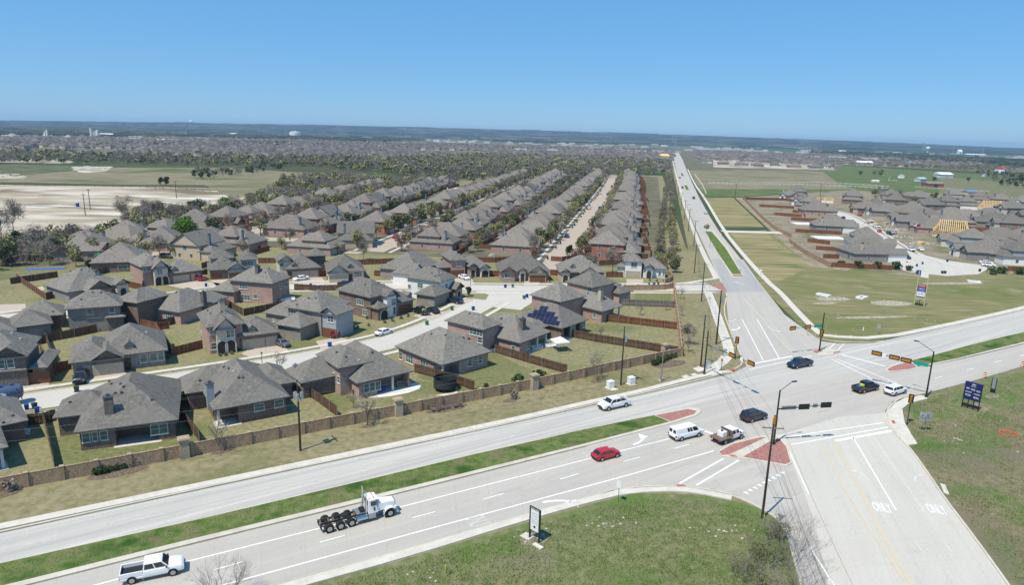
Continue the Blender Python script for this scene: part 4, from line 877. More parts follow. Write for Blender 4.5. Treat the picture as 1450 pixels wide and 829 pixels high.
FENCE = mat('weathered_cedar', [(.075,.045,.028),(.115,.07,.042),(.15,.095,.06)], scale=2.2, rough=.9, spec=.08, stretch=(1,1,.15), coarse=[(.4,(.16,.115,.08),.55,.8,4)])
FENCE_R = mat('red_cedar', [(.12,.048,.026),(.175,.075,.042),(.23,.11,.065)], scale=2.2, rough=.9, spec=.08, stretch=(1,1,.15), coarse=[(.4,(.18,.09,.05),.55,.8,4)])
FENCE_G = mat('grey_cedar', [(.13,.115,.10),(.19,.17,.145),(.24,.215,.185)], scale=2.2, rough=.9, spec=.08, stretch=(1,1,.15))
POST = mat('galvanised_post', [(.35,.35,.34)], scale=1, rough=.5, metal=.6)
def fence(P, label, m=None, h=1.85, bw=.42, posts=True, group=None, cat='fence'):
    """board fence along the world points P; boards alternate 15 mm in depth, rails and posts behind"""
    root = empty('wooden_fence', P[0], 0, label, cat, group); o = P[0]; m = m or FENCE
    mb = MB(); pb = MB(); rb = MB()
    for a, b in zip(P, P[1:]):
        d = b-a; l = d.length; 
        if l < .2: continue
        d.normalize(); nrm = Vector((-d.y, d.x, 0)); n = max(1, int(l/bw)); w_ = l/n; a0 = a-o
        for i in range(n):
            off = nrm*(.016*(i % 2)); p = a0+d*(i*w_+.008)+off; q = a0+d*((i+1)*w_-.008)+off; t = nrm*.03; hh = h+.02*((i*7) % 3)
            mb.hexa([(p.x,p.y,.04),(q.x,q.y,.04),(q.x+t.x,q.y+t.y,.04),(p.x+t.x,p.y+t.y,.04)], [(p.x,p.y,hh),(q.x,q.y,hh),(q.x+t.x,q.y+t.y,hh),(p.x+t.x,p.y+t.y,hh)])
        if posts:
            k = max(1, int(l/2.4))
            for i in range(k+1):
                c = a0+d*(l*i/k)-nrm*.05; pb.box(c.x-.04, c.y-.04, 0, c.x+.04, c.y+.04, h-.08)
            for z in (.4, 1.5):
                t0 = -nrm*.045; p = a0+t0; q = a0+d*l+t0; rb.tube((p.x,p.y,z), (q.x,q.y,z), .035, n=4)
    mb.build('boards', m, root, kind='stuff')
    if posts: pb.build('posts', POST, root, kind='stuff'); rb.build('rails', m, root)
    return root
def fpx(pts, label, m=None, **kw): return fence([G(*p) for p in pts], label, m, **kw)
fpx([(63,599),(78,665)], 'dark wooden fence between the left edge house and the dark chimney house')
fpx([(40,604),(62,601),(80,596)], 'short wooden fence joining the two houses at far left of the wall')
fpx([(243,575),(283,627)], 'brown wooden fence left of the pale chimney house garden')
fpx([(246,572),(272,567)], 'short weathered fence section beside the pale chimney house')
fpx([(415,549),(447,568),(478,591)], 'brown wooden fence right of the left power pole')
fpx([(393,548),(415,549)], 'short gate fence behind the left power pole')
fpx([(587,528),(630,540),(672,554)], 'dark wooden fence behind the trampoline')
fpx([(697,499),(750,515),(803,530)], 'dark wooden fence below the party tent garden')
fpx([(789,474),(840,484),(915,496),(960,503)], 'long dark fence between the tent garden and the solar panelled house')
fpx([(833,453),(890,459),(958,467)], 'red brown fence right of the solar panelled house', FENCE_R)
fpx([(880,433),(956,436)], 'grey weathered fence right of the tan chimney house', FENCE_G)
fpx([(884,413),(884,418)], 'tiny fence return behind the corner brick wall')
fpx([(58,500),(74,531),(101,523)], 'red fence between the triple garage house and the stone gabled house', FENCE_R)
fpx([(57,456),(67,487),(77,513)], 'tall dark fence running down between the two left gardens')
fpx([(42,467),(70,465),(74,470)], 'short fence behind the low left house', FENCE_R)
fpx([(36,493),(68,486)], 'fence closing the back of the triple garage house garden')
fpx([(68,485),(106,478),(138,471)], 'brown fence behind the grey two storey house garden')
fpx([(178,455),(200,463),(222,468),(240,466)], 'red fence between the grey two storey house and the window garden', FENCE_R)
fpx([(222,468),(244,505),(287,494)], 'red brown fence around the side garden of the twin arch house', FENCE_R)
fpx([(222,466),(252,458)], 'dark fence behind the twin arch house')
fpx([(315,430),(345,448),(405,436)], 'dark triangular garden fence below the square brick house')
fpx([(395,477),(411,474),(409,466)], 'short red fence beside the dark parked sedan', FENCE_R)
fpx([(417,411),(450,413),(500,412),(545,411)], 'long brown fence facing the crossing street')
fpx([(24,397),(65,425),(81,421)], 'red fence of the far left corner garden', FENCE_R)
fpx([(15,403),(50,398),(82,393)], 'dark fence on the field edge behind the paired gable house')
fpx([(137,391),(174,380)], 'dark fence right of the paired gable house')
fpx([(170,404),(202,412),(203,405)], 'short red fence left of the red muscle car house', FENCE_R)
fpx([(276,391),(294,389)], 'short fence right of the twin arch wing', FENCE)
fpx([(366,373),(392,373)], 'red fence between the turret house and wide house', FENCE_R); fpx([(453,392),(462,391)], 'short red fence left of the cream garage house', FENCE_R)
fpx([(530,391),(548,392)], 'short red fence right of the cream garage house', FENCE_R); fpx([(693,391),(707,392)], 'red fence between the pink gabled houses', FENCE_R)
fpx([(779,390),(795,391)], 'red fence left of the tan stone house', FENCE_R); fpx([(858,393),(882,393)], 'red fence left of the white stucco house', FENCE_R)
fpx([(445,379),(460,377),(520,375),(560,373)], 'red fence line behind the cream garage house', FENCE_R); fpx([(624,374),(640,371),(700,372),(740,370)], 'red fence line behind the pink gabled house', FENCE_R)
fpx([(780,370),(795,371),(820,366)], 'red fence behind the tan stone house', FENCE_R); fpx([(848,376),(884,375),(890,370)], 'red cedar fence behind the bare tree', FENCE_R)
fpx([(935,366),(955,368),(957,376)], 'red fence right of the white stucco house', FENCE_R)
fpx([(0,373),(60,369),(100,366),(170,362)], 'long brown fence at the foot of the woodland')

DRIVE = road_mat('driveway_concrete', (.47,.405,.325), (.40,.34,.27), (.55,.49,.41), streak=.15)
def drive(pts, m=None, z=.094): sheet('driveway', pts, z, m or DRIVE, uvdir=R(150))
for d in ([(0,547),(0,541),(70,532),(69,551),(40,556),(0,562)], [(107,529),(136,524),(175,520),(181,535),(147,540),(115,545)], [(341,502),(362,490),(396,486),(412,500),(358,508)],
          [(447,484),(480,478),(510,487),(470,497),(455,496)], [(583,448),(602,444),(640,441),(612,455)], [(633,432),(652,423),(672,424),(648,436)], [(236,405),(280,398),(313,402),(312,408),(262,410)],
          [(297,397),(340,394),(342,402),(306,405)], [(413,395),(455,393),(462,401),(416,402)], [(466,398),(492,397),(486,403),(458,403)], [(553,396),(590,395),(592,402),(556,402)], [(640,395),(668,394),(672,404),(650,404)],
          [(744,396),(768,396),(760,406),(741,406)], [(826,397),(852,397),(848,405),(828,405)], [(887,396),(911,396),(910,406),(888,406)], [(-40,430),(0,432),(36,431),(38,440),(0,446),(-40,448)],[(52,408),(60,406),(64,410),(58,414)],
          [(126,433),(138,431),(140,436),(128,438)]): drive(d)
# garden lawns that are greener than the rest
for q in ([(85,618),(98,610),(110,618),(150,625),(250,606),(265,630),(232,648),(80,668),(75,640)], [(628,520),(700,500),(740,520),(795,535),(690,560),(660,552),(590,535)], [(397,478),(425,472),(460,488),(418,497),(404,487)], [(900,416),(950,414),(951,428),(915,428),(898,424)],
          [(440,560),(470,552),(500,562),(505,575),(480,588)], [(70,505),(76,535),(112,546),(76,548),(70,535)],[(800,465),(835,458),(900,465),(820,474)],[(590,541),(630,541),(660,553),(618,560),(585,552)],[(60,489),(70,510),(58,512),(48,492)]):
    zone('garden_lawn', q, .05, mat('garden_green', [(.10,.125,.04),(.155,.165,.07),(.21,.20,.105)], scale=1.3, rough=.95, spec=.05, bump=.3, coarse=[(.2,(.20,.185,.09),.48,.75,6)]))
# mulch beds
MULCH = mat('mulch', [(.09,.065,.045),(.15,.115,.085),(.24,.20,.16)], scale=3, rough=.95, spec=.05, bump=.6)
def blob_px(px, py, a, b, ang=0, n=14):
    g = G(px, py); return [(g.x+math.cos(t)*a*math.cos(ang)-math.sin(t)*b*math.sin(ang), g.y+math.cos(t)*a*math.sin(ang)+math.sin(t)*b*math.cos(ang)) for t in [2*math.pi*i/n for i in range(n)]]
WA = math.atan2((G(594,583)-G(232,654)).y, (G(594,583)-G(232,654)).x)
for px, py, a, b in ((168,670,3.6,1.2),(2,701,2.2,1.0),(633,579,3.8,1.3),(948,516,4.2,1.8),(314,640,1.4,.8),(521,604,1.1,.6),(722,568,1.4,.8),(845,540,1.3,.9),(955,403,4,2)):
    sheet('mulch_bed', blob_px(px, py, a, b, WA), .06, MULCH, px=False)
MB().prism([(p[0], p[1]) for p in [tuple(G(*q)[:2]) for q in ((515,560),(525,551),(547,549),(570,546),(590,543),(596,547),(594,552),(580,557),(555,562),(535,564),(520,564))]], 0, .12).build('curved_patio', mat('white_patio', [(.66,.65,.61)], scale=1), kind='structure')
MB().prism([tuple(p) for p in blob_px(630,555,2.3,2.3)], 0, .05).build('trampoline_base', WALK, kind='structure')
# ================================================================ REPEATED HOUSES
def proto_house(name, blocks, feats, roof=None, fasc=None, chim=()):
    root = empty(name, (0, 0, -200)); walls = {}; mr = MB(); mf = MB(); bl = []
    for (x0, y0, x1, y1), z, mode, wm in blocks:
        b = hip_shape(x0, y0, x1, y1, z, mode, PITCH, .45); bl.append(b); mw = walls.setdefault(wm, MB()); mw.box(x0, y0, 0, x1, y1, z+.01); add_roof(mr, mf, mw, b)
    for wm, mw in walls.items(): mw.build('wall', BRICKS[wm], root)
    mr.build('roof', roof or ROOF, root); mf.build('fascia', fasc or FASC, root)
    for f in feats:
        k = f[0]
        b = bl[f[1]]; x0, y0, x1, y1 = b.w; face = f[2]; a = f[3]
        x, y = (x0+(x1-x0)*a, y0 if face == 'S' else y1) if face in 'SN' else (x0 if face == 'W' else x1, y0+(y1-y0)*a)
        if k == 'w':
            o = MB(); w_, h_, zz = f[4], f[5], f[6]
            fr, gl = MB(), MB(); d = {'S': (0,-1), 'N': (0,1), 'W': (-1,0), 'E': (1,0)}[face]
            def bx(mb, e, p): 
                if face in 'SN': mb.box(x-w_/2-e, y-d[1]*.02, zz-h_/2-e, x+w_/2+e, y+d[1]*p, zz+h_/2+e)
                else: mb.box(x-d[0]*.02, y-w_/2-e, zz-h_/2-e, x+d[0]*p, y+w_/2+e, zz+h_/2+e)
            bx(fr, .1, .05); bx(gl, 0, .065); q = fr.build('window', WFRAME, root); gl.build('pane', GLASS, q)
        elif k == 'g': add_garage(root, x, y, f[4], face, GDOOR if len(f) < 6 else GDOOR_D)
        elif k == 'd': add_door(root, x, y, face)
        elif k == 'a': add_arch(root, x, y, f[4], f[5], face)
    for cx_, cy_, zt, m in chim: chimney(root, cx_, cy_, 2.0, zt-.7, BRICKS[m], .42)
    for vx, vy in ((.3,.3),(-2.6,2.1),(2.2,4.4)):
        h = max(roof_h(b, vx, vy) for b in bl)
        if h > 0: MB().box(vx-.14, vy-.14, h-.2, vx+.14, vy+.14, h+.28).build('roof_vent', METALV, root)
    return root
def sidewins(bi, z, zs, faces='WE'):
    return [('w', bi, f, a, 1.0, 1.2, zz) for f in faces for a in (.3, .7) for zz in zs]
RB = ROOF_B
T = []
def types():
    P = []
    P.append(proto_house('brick_house', [((-7,-10,7,8), 3, 'hip', 'pink'), ((-6.6,-12,-.6,-6), 3.02, 'gyf', 'pink')], [('g',1,'S',.5,4.8),('w',0,'S',.75,2,1.5,1.5),('d',0,'S',.52)]+sidewins(0,3,[1.6])+[('w',0,'N',.3,1.6,1.4,1.5),('w',0,'N',.7,1.6,1.4,1.5)], RB, chim=[(5.0,5.5,8.2,'bluegrey')]))
    P.append(proto_house('brick_house', [((-6.8,-8,6.8,4.5), 5.5, 'hip', 'red'), ((-6.8,3,6.8,10), 3, 'hip', 'red'), ((-6.4,-10.5,-.4,-5), 3.02, 'gyf', 'red')], [('g',2,'S',.5,4.8),('w',0,'S',.25,1.6,1.4,4.3),('w',0,'S',.75,1.6,1.4,4.3)]+sidewins(0,5.5,[1.6,4.3])+[('w',0,'N',.5,1.6,1.2,4.4),('w',1,'N',.5,2.2,1.4,1.5)], RB, chim=[(-5.6,8.6,8.4,'bluegrey')]))
    P.append(proto_house('brick_house', [((-7.2,-7,7.2,9), 3, 'hip', 'brown'), ((0.4,-10,7.0,-2), 3.02, 'gyf', 'tan')], [('g',1,'S',.5,4.8,1),('w',0,'S',.25,2,1.5,1.5)]+sidewins(0,3,[1.6])+[('w',0,'N',.4,2.6,1.4,1.5)], RB, chim=[(-6.0,6.0,7.8,'siding')]))
    P.append(proto_house('brick_house', [((-6.6,-9,6.6,9.5), 3, 'hip', 'pink'), ((-5.4,-6,5.4,3.6), 5.4, 'hip', 'pink')], [('g',0,'S',.3,4.6),('w',1,'S',.5,2.2,1.3,4.4),('w',1,'W',.5,1,1.2,4.4),('w',1,'E',.5,1,1.2,4.4)]+sidewins(0,3,[1.6])+[('w',1,'N',.5,1.6,1.2,4.4)], RB, chim=[(5.4,6.4,8.6,'bluegrey')]))
    P.append(proto_house('brick_house', [((-7,-6.5,7,5), 5.0, 'gx', 'tan'), ((-6.6,4.5,6.6,10), 3, 'hip', 'tan'), ((-6.4,-11,-.6,-6), 3.02, 'gyf', 'cream')], [('g',2,'S',.5,4.6),('w',0,'S',.7,2,1.5,1.6),('w',0,'W',.5,1.4,1.2,4.2),('w',0,'E',.5,1.4,1.2,4.2)]+sidewins(0,3,[1.6]), None, chim=[(4.0,7.0,9.6,'bluegrey')]))
    P.append(proto_house('brick_house', [((-7,-9,7,9), 3, 'hip', 'grey'), ((-7.1,-11.2,-2.2,-4), 3.02, 'gyf', 'white'), ((1.2,-11.2,7.1,-4), 3.3, 'gyf', 'grey')], [('g',2,'S',.5,4.6),('a',1,'S',.5,1.5,2.3)]+sidewins(0,3,[1.6])+[('w',0,'N',.3,2,1.4,1.5)], None, chim=[(-5.4,5.8,7.6,'tan')]))
    P.append(proto_house('brick_house', [((-7,-8,7,5), 5.6, 'hip', 'brown'), ((-7,4,7,9), 3, 'hip', 'brown'), ((0,-10.4,6.4,-5), 5.3, 'gyf', 'cream'), ((-7,-10,-.5,-6), 3, 'hip', 'brown')], [('g',3,'S',.5,4.8),('w',2,'S',.5,1.8,1.6,4.0),('a',2,'S',.5,1.6,2.5)]+sidewins(0,5.6,[1.6,4.3])+[('w',0,'N',.3,1.6,1.2,4.4),('w',0,'N',.7,1.6,1.2,4.4)], None, chim=[(5.0,6.2,8.6,'brown')]))
    P.append(proto_house('brick_house', [((-7.4,-9,7.4,7), 3, 'hip', 'white'), ((-3,-6,7.2,5), 5.4, 'hip', 'siding'), ((-7.2,-11,-1,-5), 3.05, 'gyf', 'cream')], [('g',2,'S',.5,4.8),('w',1,'S',.5,2.4,1.4,4.3),('w',1,'W',.5,1.2,1.2,4.3),('w',1,'N',.5,1.6,1.2,4.4)]+sidewins(0,3,[1.6]), None))
    return P
PT = types(); USED = set()
WALLW = ['pink brick','red brick two storey','brown brick','dormered pink brick','tan brick gabled','grey brick twin gabled','cream gabled brown brick','white and grey two storey']
def put(t, loc, rz, label, group, sc=1.0):
    o = place(PT[t], USED, loc, rz, label, group, sc); o['category'] = 'house'; return o
HPOS = []
FPROTO = {}
def lot_fence(key, m):
    root = fence([Vector(p) for p in ((-9.3,0,0),(-9.3,10.5,0),(9.3,10.5,0))], None, m, bw=.9, posts=False); root.location = (0,0,-200); FPROTO[key] = root; return root
FP = [lot_fence('a', FENCE_R), lot_fence('b', FENCE)]
def lotf(loc, rz, lab, k):
    o = place(FP[k], USED, loc, rz, lab, 'board fences behind the repeated houses'); o['category'] = 'fence'
def vinterp(P, u):
    best = None
    for a, b in zip(P, P[1:]):
        ua, ub = a.dot(UU), b.dot(UU)
        if ua <= u <= ub: return (a.lerp(b, (u-ua)/(ub-ua))).dot(VV)
    return P[-1].dot(VV) if u > P[-1].dot(UU) else P[0].dot(VV)
def row(P, side, u0, u1, desc, group, tset, sp=18.6, gap=(), off=19.5):
    u = u0; n = 1
    while u < u1:
        if not any(a < u < b for a, b in gap):
            v = vinterp(P, u)+side*(off+rnd.uniform(-1.4,1.4)); p = W(u, v)
            rz = (math.pi/2-UA) + (math.pi if side < 0 else 0)+math.pi/2   # front (-y) faces the street
            rz = math.atan2(VV.y, VV.x)*1.0 + (math.pi/2 if side > 0 else -math.pi/2)
            # local -y must point along -side*VV
            d = -VV*side; rz = math.atan2(d.y, d.x)+math.pi/2
            t = rnd.choice(tset)
            put(t, p, rz+rnd.uniform(-.02,.02), f"{WALLW[t]} house, {ordinal(n)} from near in {desc}", group, rnd.uniform(.9,1.06)); HPOS.append((p, side))
            fp = p+VV*side*0; lotf(p-d*3.2*1.0, rz, f"board fence behind the {ordinal(n)} house of {desc}", 0 if rnd.random() < .6 else 1)
            # concrete drive to the street
            q = p+d*11; r_ = Vector((-d.y, d.x, 0)); sgn = -1 if t in (0,1,3,4,6,7) else 1
            c0 = q-r_*sgn*0 - Vector((math.cos(rz), math.sin(rz), 0))*(-sgn)*(-3.5); 
            xx = Vector((math.cos(rz), math.sin(rz), 0))*(-3.4 if t in (0,1,4,5,6,7) else 3.4)
            DR.append([tuple((p+xx+d*9.5-Vector((math.cos(rz),math.sin(rz),0))*2.6)[:2]), tuple((p+xx+d*9.5+Vector((math.cos(rz),math.sin(rz),0))*2.6)[:2]), tuple((p+xx+d*15.8+Vector((math.cos(rz),math.sin(rz),0))*2.4)[:2]), tuple((p+xx+d*15.8-Vector((math.cos(rz),math.sin(rz),0))*2.4)[:2])])
            n += 1
        u += sp*rnd.uniform(.98, 1.12)
DR = []
row(STB, 1, 262, 840, 'the row beside the hedge', 'houses east of the brown street', [0,1,0,2,3,3,1])
row(STB, -1, 262, 850, 'the row west of the brown street', 'houses west of the brown street', [0,1,0,3,2,1])
row(STN, 1, 258, 770, 'the row east of the middle street', 'houses east of the middle street', [1,3,0,2,1,0,4])
row(STN, -1, 232, 770, 'the row west of the middle street', 'houses west of the middle street', [0,3,1,2,0], gap=((252,272),))
row(STT, 1, 210, 600, 'the row east of the west street', 'houses east of the west street', [0,1,3,2,4], gap=((246,268),))
row(STT, -1, 200, 520, 'the row west of the west street', 'houses west of the west street', [0,3,2,0,1])
mbd = MB()
for q in DR:
    z = .112; mbd.quad(*[(x, y, z) for x, y in q])
o = mbd.build('driveways', CONC_T, kind='structure')
uvl = o.data.uv_layers.new(name='UVMap')
for lp in o.data.loops: uvl.data[lp.index].uv = o.data.vertices[lp.vertex_index].co[:2]
if o.data.polygons[0].normal.z < 0: o.data.flip_normals()
# single houses by the woodland
for px, py, t, a, lb in ((122,362,0,20,'long low brown roofed house among bare trees at the woodland edge'),(182,344,3,25,'brick house with pale brown roof behind the woodland edge house'),(232,352,0,200,'low grey roofed house left of the bright green tree'),(278,330,1,200,'two storey brick house just beyond the bright green tree'),
    (175,378,2,200,'low roofed house behind the twin arch wing'),(300,352,0,200,'wide low house behind the turret house'),
    (505,346,4,190,'tan house behind the cream garage house'),):
    put(t, G(px, py), R(a), lb, None)
# --- the new neighbourhood on the right
RG = 'houses of the new neighbourhood on the right'
def face_to(p, P):
    best = min(P, key=lambda q: (q-p).length); d = (best-p).normalized(); return math.atan2(d.y, d.x)+math.pi/2
CDS = STR+[G(1345,381)]
TIMB = BRICKS['timber']
rl = [(1137,290,5,'leftmost far house of the new neighbourhood'),(1152,304,0,'grey roofed house backing on to the long garden wall, third from the corner'),(1176,327,5,'hip roofed house above the two red fenced strips'),(1222,352,7,'grey hip roofed house in the middle of the left row'),(1228,367,5,'grey brick house nearest the five round shrubs'),
  (1118,282,5,'house at the far left end of the red fences'),(1206,288,6,'house just right of the timber frame at the far bend'),(1238,297,5,'blue gabled house right of the far bend'),(1270,294,6,'house left of the tan stone house'),(1290,305,5,'half finished house behind the building material'),(1317,301,6,'tan stone two storey house with twin garage'),
  (1296,322,5,'house with flags standing before it'),(1326,331,0,'low house just left of the near timber frame'),(1372,352,7,'white fronted two storey house third from the turning circle'),(1398,367,5,'grey house beside the turning circle with two white cars'),(1440,372,7,'two storey house with balconies at the right edge'),
  (1368,316,0,'wide grey hip roofed house above the long red fence'),(1405,322,5,'low house right of the wide hip roof'),(1432,330,6,'white and green windowed two storey house near the right edge'),(1462,345,0,'house cut by the right edge above the red fences'),(1340,296,6,'house behind the tan stone house'),(1372,296,7,'grey roofed house left of the far timber roof'),
  (1432,306,6,'white dormered house right of the far timber roof'),(1462,312,5,'far house at the right edge'),(1350,285,6,'house with dark solar panels on its roof'),(1300,284,5,'house with blue solar panels at the far edge of the new rows'),(1415,287,0,'low house beside the blue barn'),(1260,281,0,'small house by the white horse fence'),
  (1128,281,6,'farthest left house above the top of the garden wall'),(1146,297,3,'house squeezed between the far red fences'),(1312,314,0,'low roof between the show home and tan stone house'),(1345,312,5,'roof left of the wide hip above the red fence'),(1398,313,5,'roof right of the wide hip roofed house'),(1418,347,0,'low house before the balcony house roofs'),(1385,287,3,'low roof under the blue barn'),(1224,301,2,'low roof at the inside of the far bend'),(1256,306,5,'grey roof facing the site debris'),(1284,314,3,'roof behind the half finished house'),(1352,321,0,'low hip roof behind the near timber frame'),(1455,358,3,'roof between the red fences at the right edge'),(1445,291,5,'house near the pasture at the right edge'),
  (1500,360,0,'house just outside the right edge'),(1510,330,2,'second house outside the right edge'),(1490,300,6,'third house outside the right edge')]
for px, py, t, lb in rl:
    p = G(px, py); put(t, p, face_to(p, CDS) if py > 300 else R(rnd.choice((-25, -115, 155))), lb, RG, 1.03)
fb_ = [(988,226),(1001,231),(1012,226),(1024,233),(1036,228),(1048,235),(1060,229),(1072,236),(1085,231),(1098,237),(1112,232),(1126,238),(1140,234),(1155,239),(1172,238),(1000,222),(1030,223),(1065,225),(1100,227),(1130,229)]
for i, (px, py) in enumerate(fb_): put(rnd.choice((0,2,3,5,7)), G(px, py), R(rnd.choice((-10, 80, 170, -100))), f"new house beyond the dry field, {ordinal(i+1) if i < 15 else ordinal(i-14)+' of the back line'} from the north road", 'new houses beyond the dry field', 1.15)
def timber_house(px, py, rz, label, w=12, d=14, full=True):
    """house still in bare timber: studs, plates and open rafters"""
    root = empty('timber_frame_house', G(px, py), rz, label, 'unfinished house'); st = MB(); rf = MB(); pl = MB()
    for x in np.arange(-w/2, w/2+.1, .8): 
        for y in (-d/2, d/2): st.box(x-.06, y-.05, 0, x+.06, y+.05, 3)
    for y in np.arange(-d/2, d/2+.1, .8):
        for x in (-w/2, 0, w/2): st.box(x-.05, y-.06, 0, x+.05, y+.06, 3)
    for x in (-w/2, 0, w/2): st.box(x-.07, -d/2, 3, x+.07, d/2, 3.15)
    for y in (-d/2, d/2): st.box(-w/2, y-.07, 3, w/2, y+.07, 3.15)
    st.build('stud', TIMB, root)
    MB().box(-w/2-.2, -d/2-.2, 0, w/2+.2, d/2+.2, .12).build('slab', WALK, root)
    if full:
        h = w/2*.8
        for y in np.arange(-d/2+2, d/2-1.9, .9):
            for s in (-1, 1): rf.tube((s*(w/2+.4), y, 3.1), (0, y, 3.1+h), .17, n=4)
        for s in (-1, 1):
            for x in np.arange(-w/2+.5, w/2, 1.0): 
                k = 1-abs(x)/(w/2); rf.tube((x, s*(d/2+.3), 3.1), (x, s*(d/2-2*k-1), 3.1+h*k), .14, n=4)
        rf.tube((0, -d/2+2, 3.1+h), (0, d/2-2, 3.1+h), .12, n=4); rf.build('rafter', TIMB, root)
        dk = MB() if False else None
    if False:
        dk = MB(); dk.add([(-w/2-.4, -d/2+2, 3.1), (0, -d/2+2, 3.1+h), (0, d/2-2, 3.1+h), (-w/2-.4, d/2-2, 3.1)], [(0,1,2,3)]); dk.add([(-w/2-.4,-d/2+2,2.98),(0,-d/2+2,2.98+h),(0,d/2-2,2.98+h),(-w/2-.4,d/2-2,2.98)], [(3,2,1,0)]); dk.build('roof_deck', TIMB, root)
timber_house(1346, 335, R(60), 'house with open yellow timber rafters in the new neighbourhood', 13, 16)
timber_house(1402, 301, R(60), 'far house with bare timber roof deck, right of the grey roofs', 13, 15)
timber_house(1168, 286, R(-20), 'long timber framed walls without a roof at the far bend', 11, 20, False)
# red fences and garden wall of the new neighbourhood
for pts, lb in (([(1122,301),(1160,306)],'red fence strip farthest along the garden wall'),([(1120,312),(1165,315)],'red fence under the second grey roof'),([(1126,329),(1192,333)],'red fence below the third hip roof'),([(1143,343),(1175,347)],'short red fence between two lots by the garden wall'),
   ([(1155,354),(1193,357)],'red fence strip above the last garden'),([(1165,366),(1188,367)],'lowest short red fence beside the garden wall'),([(1175,378.5),(1263,383)],'dark red fence panels behind the round shrubs'),([(1316,308),(1345,318),(1368,326)],'long red fence climbing behind the tan stone house'),
   ([(1366,325),(1400,328)],'red fence across the middle of the right rows'),([(1386,330),(1416,336),(1414,345)],'red fence with tan gate panel below the wide grey roof'),([(1402,340),(1450,344),(1475,347)],'red fence above the balcony house'),([(1052,283),(1110,284),(1128,287)],'red fence at the top of the garden wall'),([(1075,293),(1124,296)],'second red fence from the top of the garden wall'),([(1096,305),(1135,308)],'third red fence from the top of the garden wall'),([(1128,286),(1136,300),(1140,310)],'red fence running between the left roofs'),([(1426,384),(1452,385)],'short red fence at the right edge of the field'),([(1206,297),(1222,299)],'low red fence by the far bend'),([(1330,298),(1355,301)],'red fence behind the twin garage')):
    fpx(pts, lb, FENCE_R, bw=.8, posts=False)
stone_wall([(1052,282),(1090,322),(1120,337)], 'long brown garden wall left of the new neighbourhood, far stretch', step=6)
stone_wall([(1118,344),(1135,358),(1175,379)], 'long brown garden wall left of the new neighbourhood, near stretch', step=6)
solarh = None
# --- far suburbs: hip roofed houses on street grids; the nearest as things, the rest as one mass
def in_poly(x, y, P):
    c = False; j = len(P)-1
    for i in range(len(P)):
        if (P[i][1] > y) != (P[j][1] > y) and x < (P[j][0]-P[i][0])*(y-P[i][1])/(P[j][1]-P[i][1])+P[i][0]: c = not c
        j = i
    return c
def simple_house(mw, mr, cx_, cy_, rz, w, d, h, light=False):
    c, s = math.cos(rz), math.sin(rz); zr = h+min(w, d)/2*.7
    def T_(x, y, z): return (cx_+x*c-y*s, cy_+x*s+y*c, z)
    mw.add([T_(*p) for p in ((-w/2,-d/2,0),(w/2,-d/2,0),(w/2,d/2,0),(-w/2,d/2,0),(-w/2,-d/2,h),(w/2,-d/2,h),(w/2,d/2,h),(-w/2,d/2,h))], [(0,1,5,4),(1,2,6,5),(2,3,7,6),(3,0,4,7)])
    W2, D2 = w/2+.5, d/2+.5; k = min(W2, D2)
    if w > d: r = ((-W2+k, 0), (W2-k, 0)); fs = [(0,1,5,4),(1,2,5),(2,3,4,5),(3,0,4)]
    else: r = ((0, -D2+k), (0, D2-k)); fs = [(0,1,4),(1,2,5,4),(2,3,5),(3,0,4,5)]
    mr.add([T_(-W2,-D2,h), T_(W2,-D2,h), T_(W2,D2,h), T_(-W2,D2,h), T_(*r[0], zr), T_(*r[1], zr)], fs+[(0,3,2,1)])
far_areas = [([(-300,200),(0,196),(150,195),(420,193),(560,197),(690,204),(700,214),(600,226),(420,228),(200,228),(0,222),(-300,228)], 12, 'suburb beyond the left woods'),
             ([(700,210),(860,203),(960,204),(955,222),(940,242),(860,238),(760,232),(700,224)], 4, 'suburb beyond the brown street'),
             ([(985,204),(1130,212),(1200,222),(1180,236),(1010,228),(985,220)], -6, 'suburb beyond the far bend of the north road'),
             ([(1150,217),(1300,221),(1420,226),(1380,238),(1240,236),(1160,230)], 15, 'suburb beyond the green fields')]
cand = []
for poly, deg, nm in far_areas:
    Pw = [G(*p)[:2] for p in poly]; xs = [p[0] for p in Pw]; ys = [p[1] for p in Pw]; a = R(-deg); ca, sa = math.cos(a), math.sin(a)
    cxm, cym = sum(xs)/len(xs), sum(ys)/len(ys); ext = max(max(xs)-min(xs), max(ys)-min(ys))
    nu = int(ext/20); nv = int(ext/31); r2 = random.Random(len(nm))
    for i in range(-nu, nu):
        for j in range(-nv, nv):
            U_, V_ = i*20+r2.uniform(-4, 4)+14*math.sin(j*.7), j*31+18*math.sin(i*.13+j*.05)+r2.uniform(-3, 3)+(12 if j % 3 == 0 else 0)
            x, y = cxm+U_*ca-V_*sa, cym+U_*sa+V_*ca
            if in_poly(x, y, Pw) and r2.random() < .84 and math.sin(x*.011)+math.sin(y*.007+x*.004) > -1.35: cand.append((math.hypot(x, y), x, y, a+r2.choice((0, math.pi/2))+r2.uniform(-.05,.05), nm, r2))
cand.sort(key=lambda t: t[0])
NIND = 60
FARW = mat('far_house_wall', [(.20,.15,.12),(.40,.32,.25),(.72,.67,.58)], scale=.05, rough=.9, spec=.1, detail=3)
fpro = []
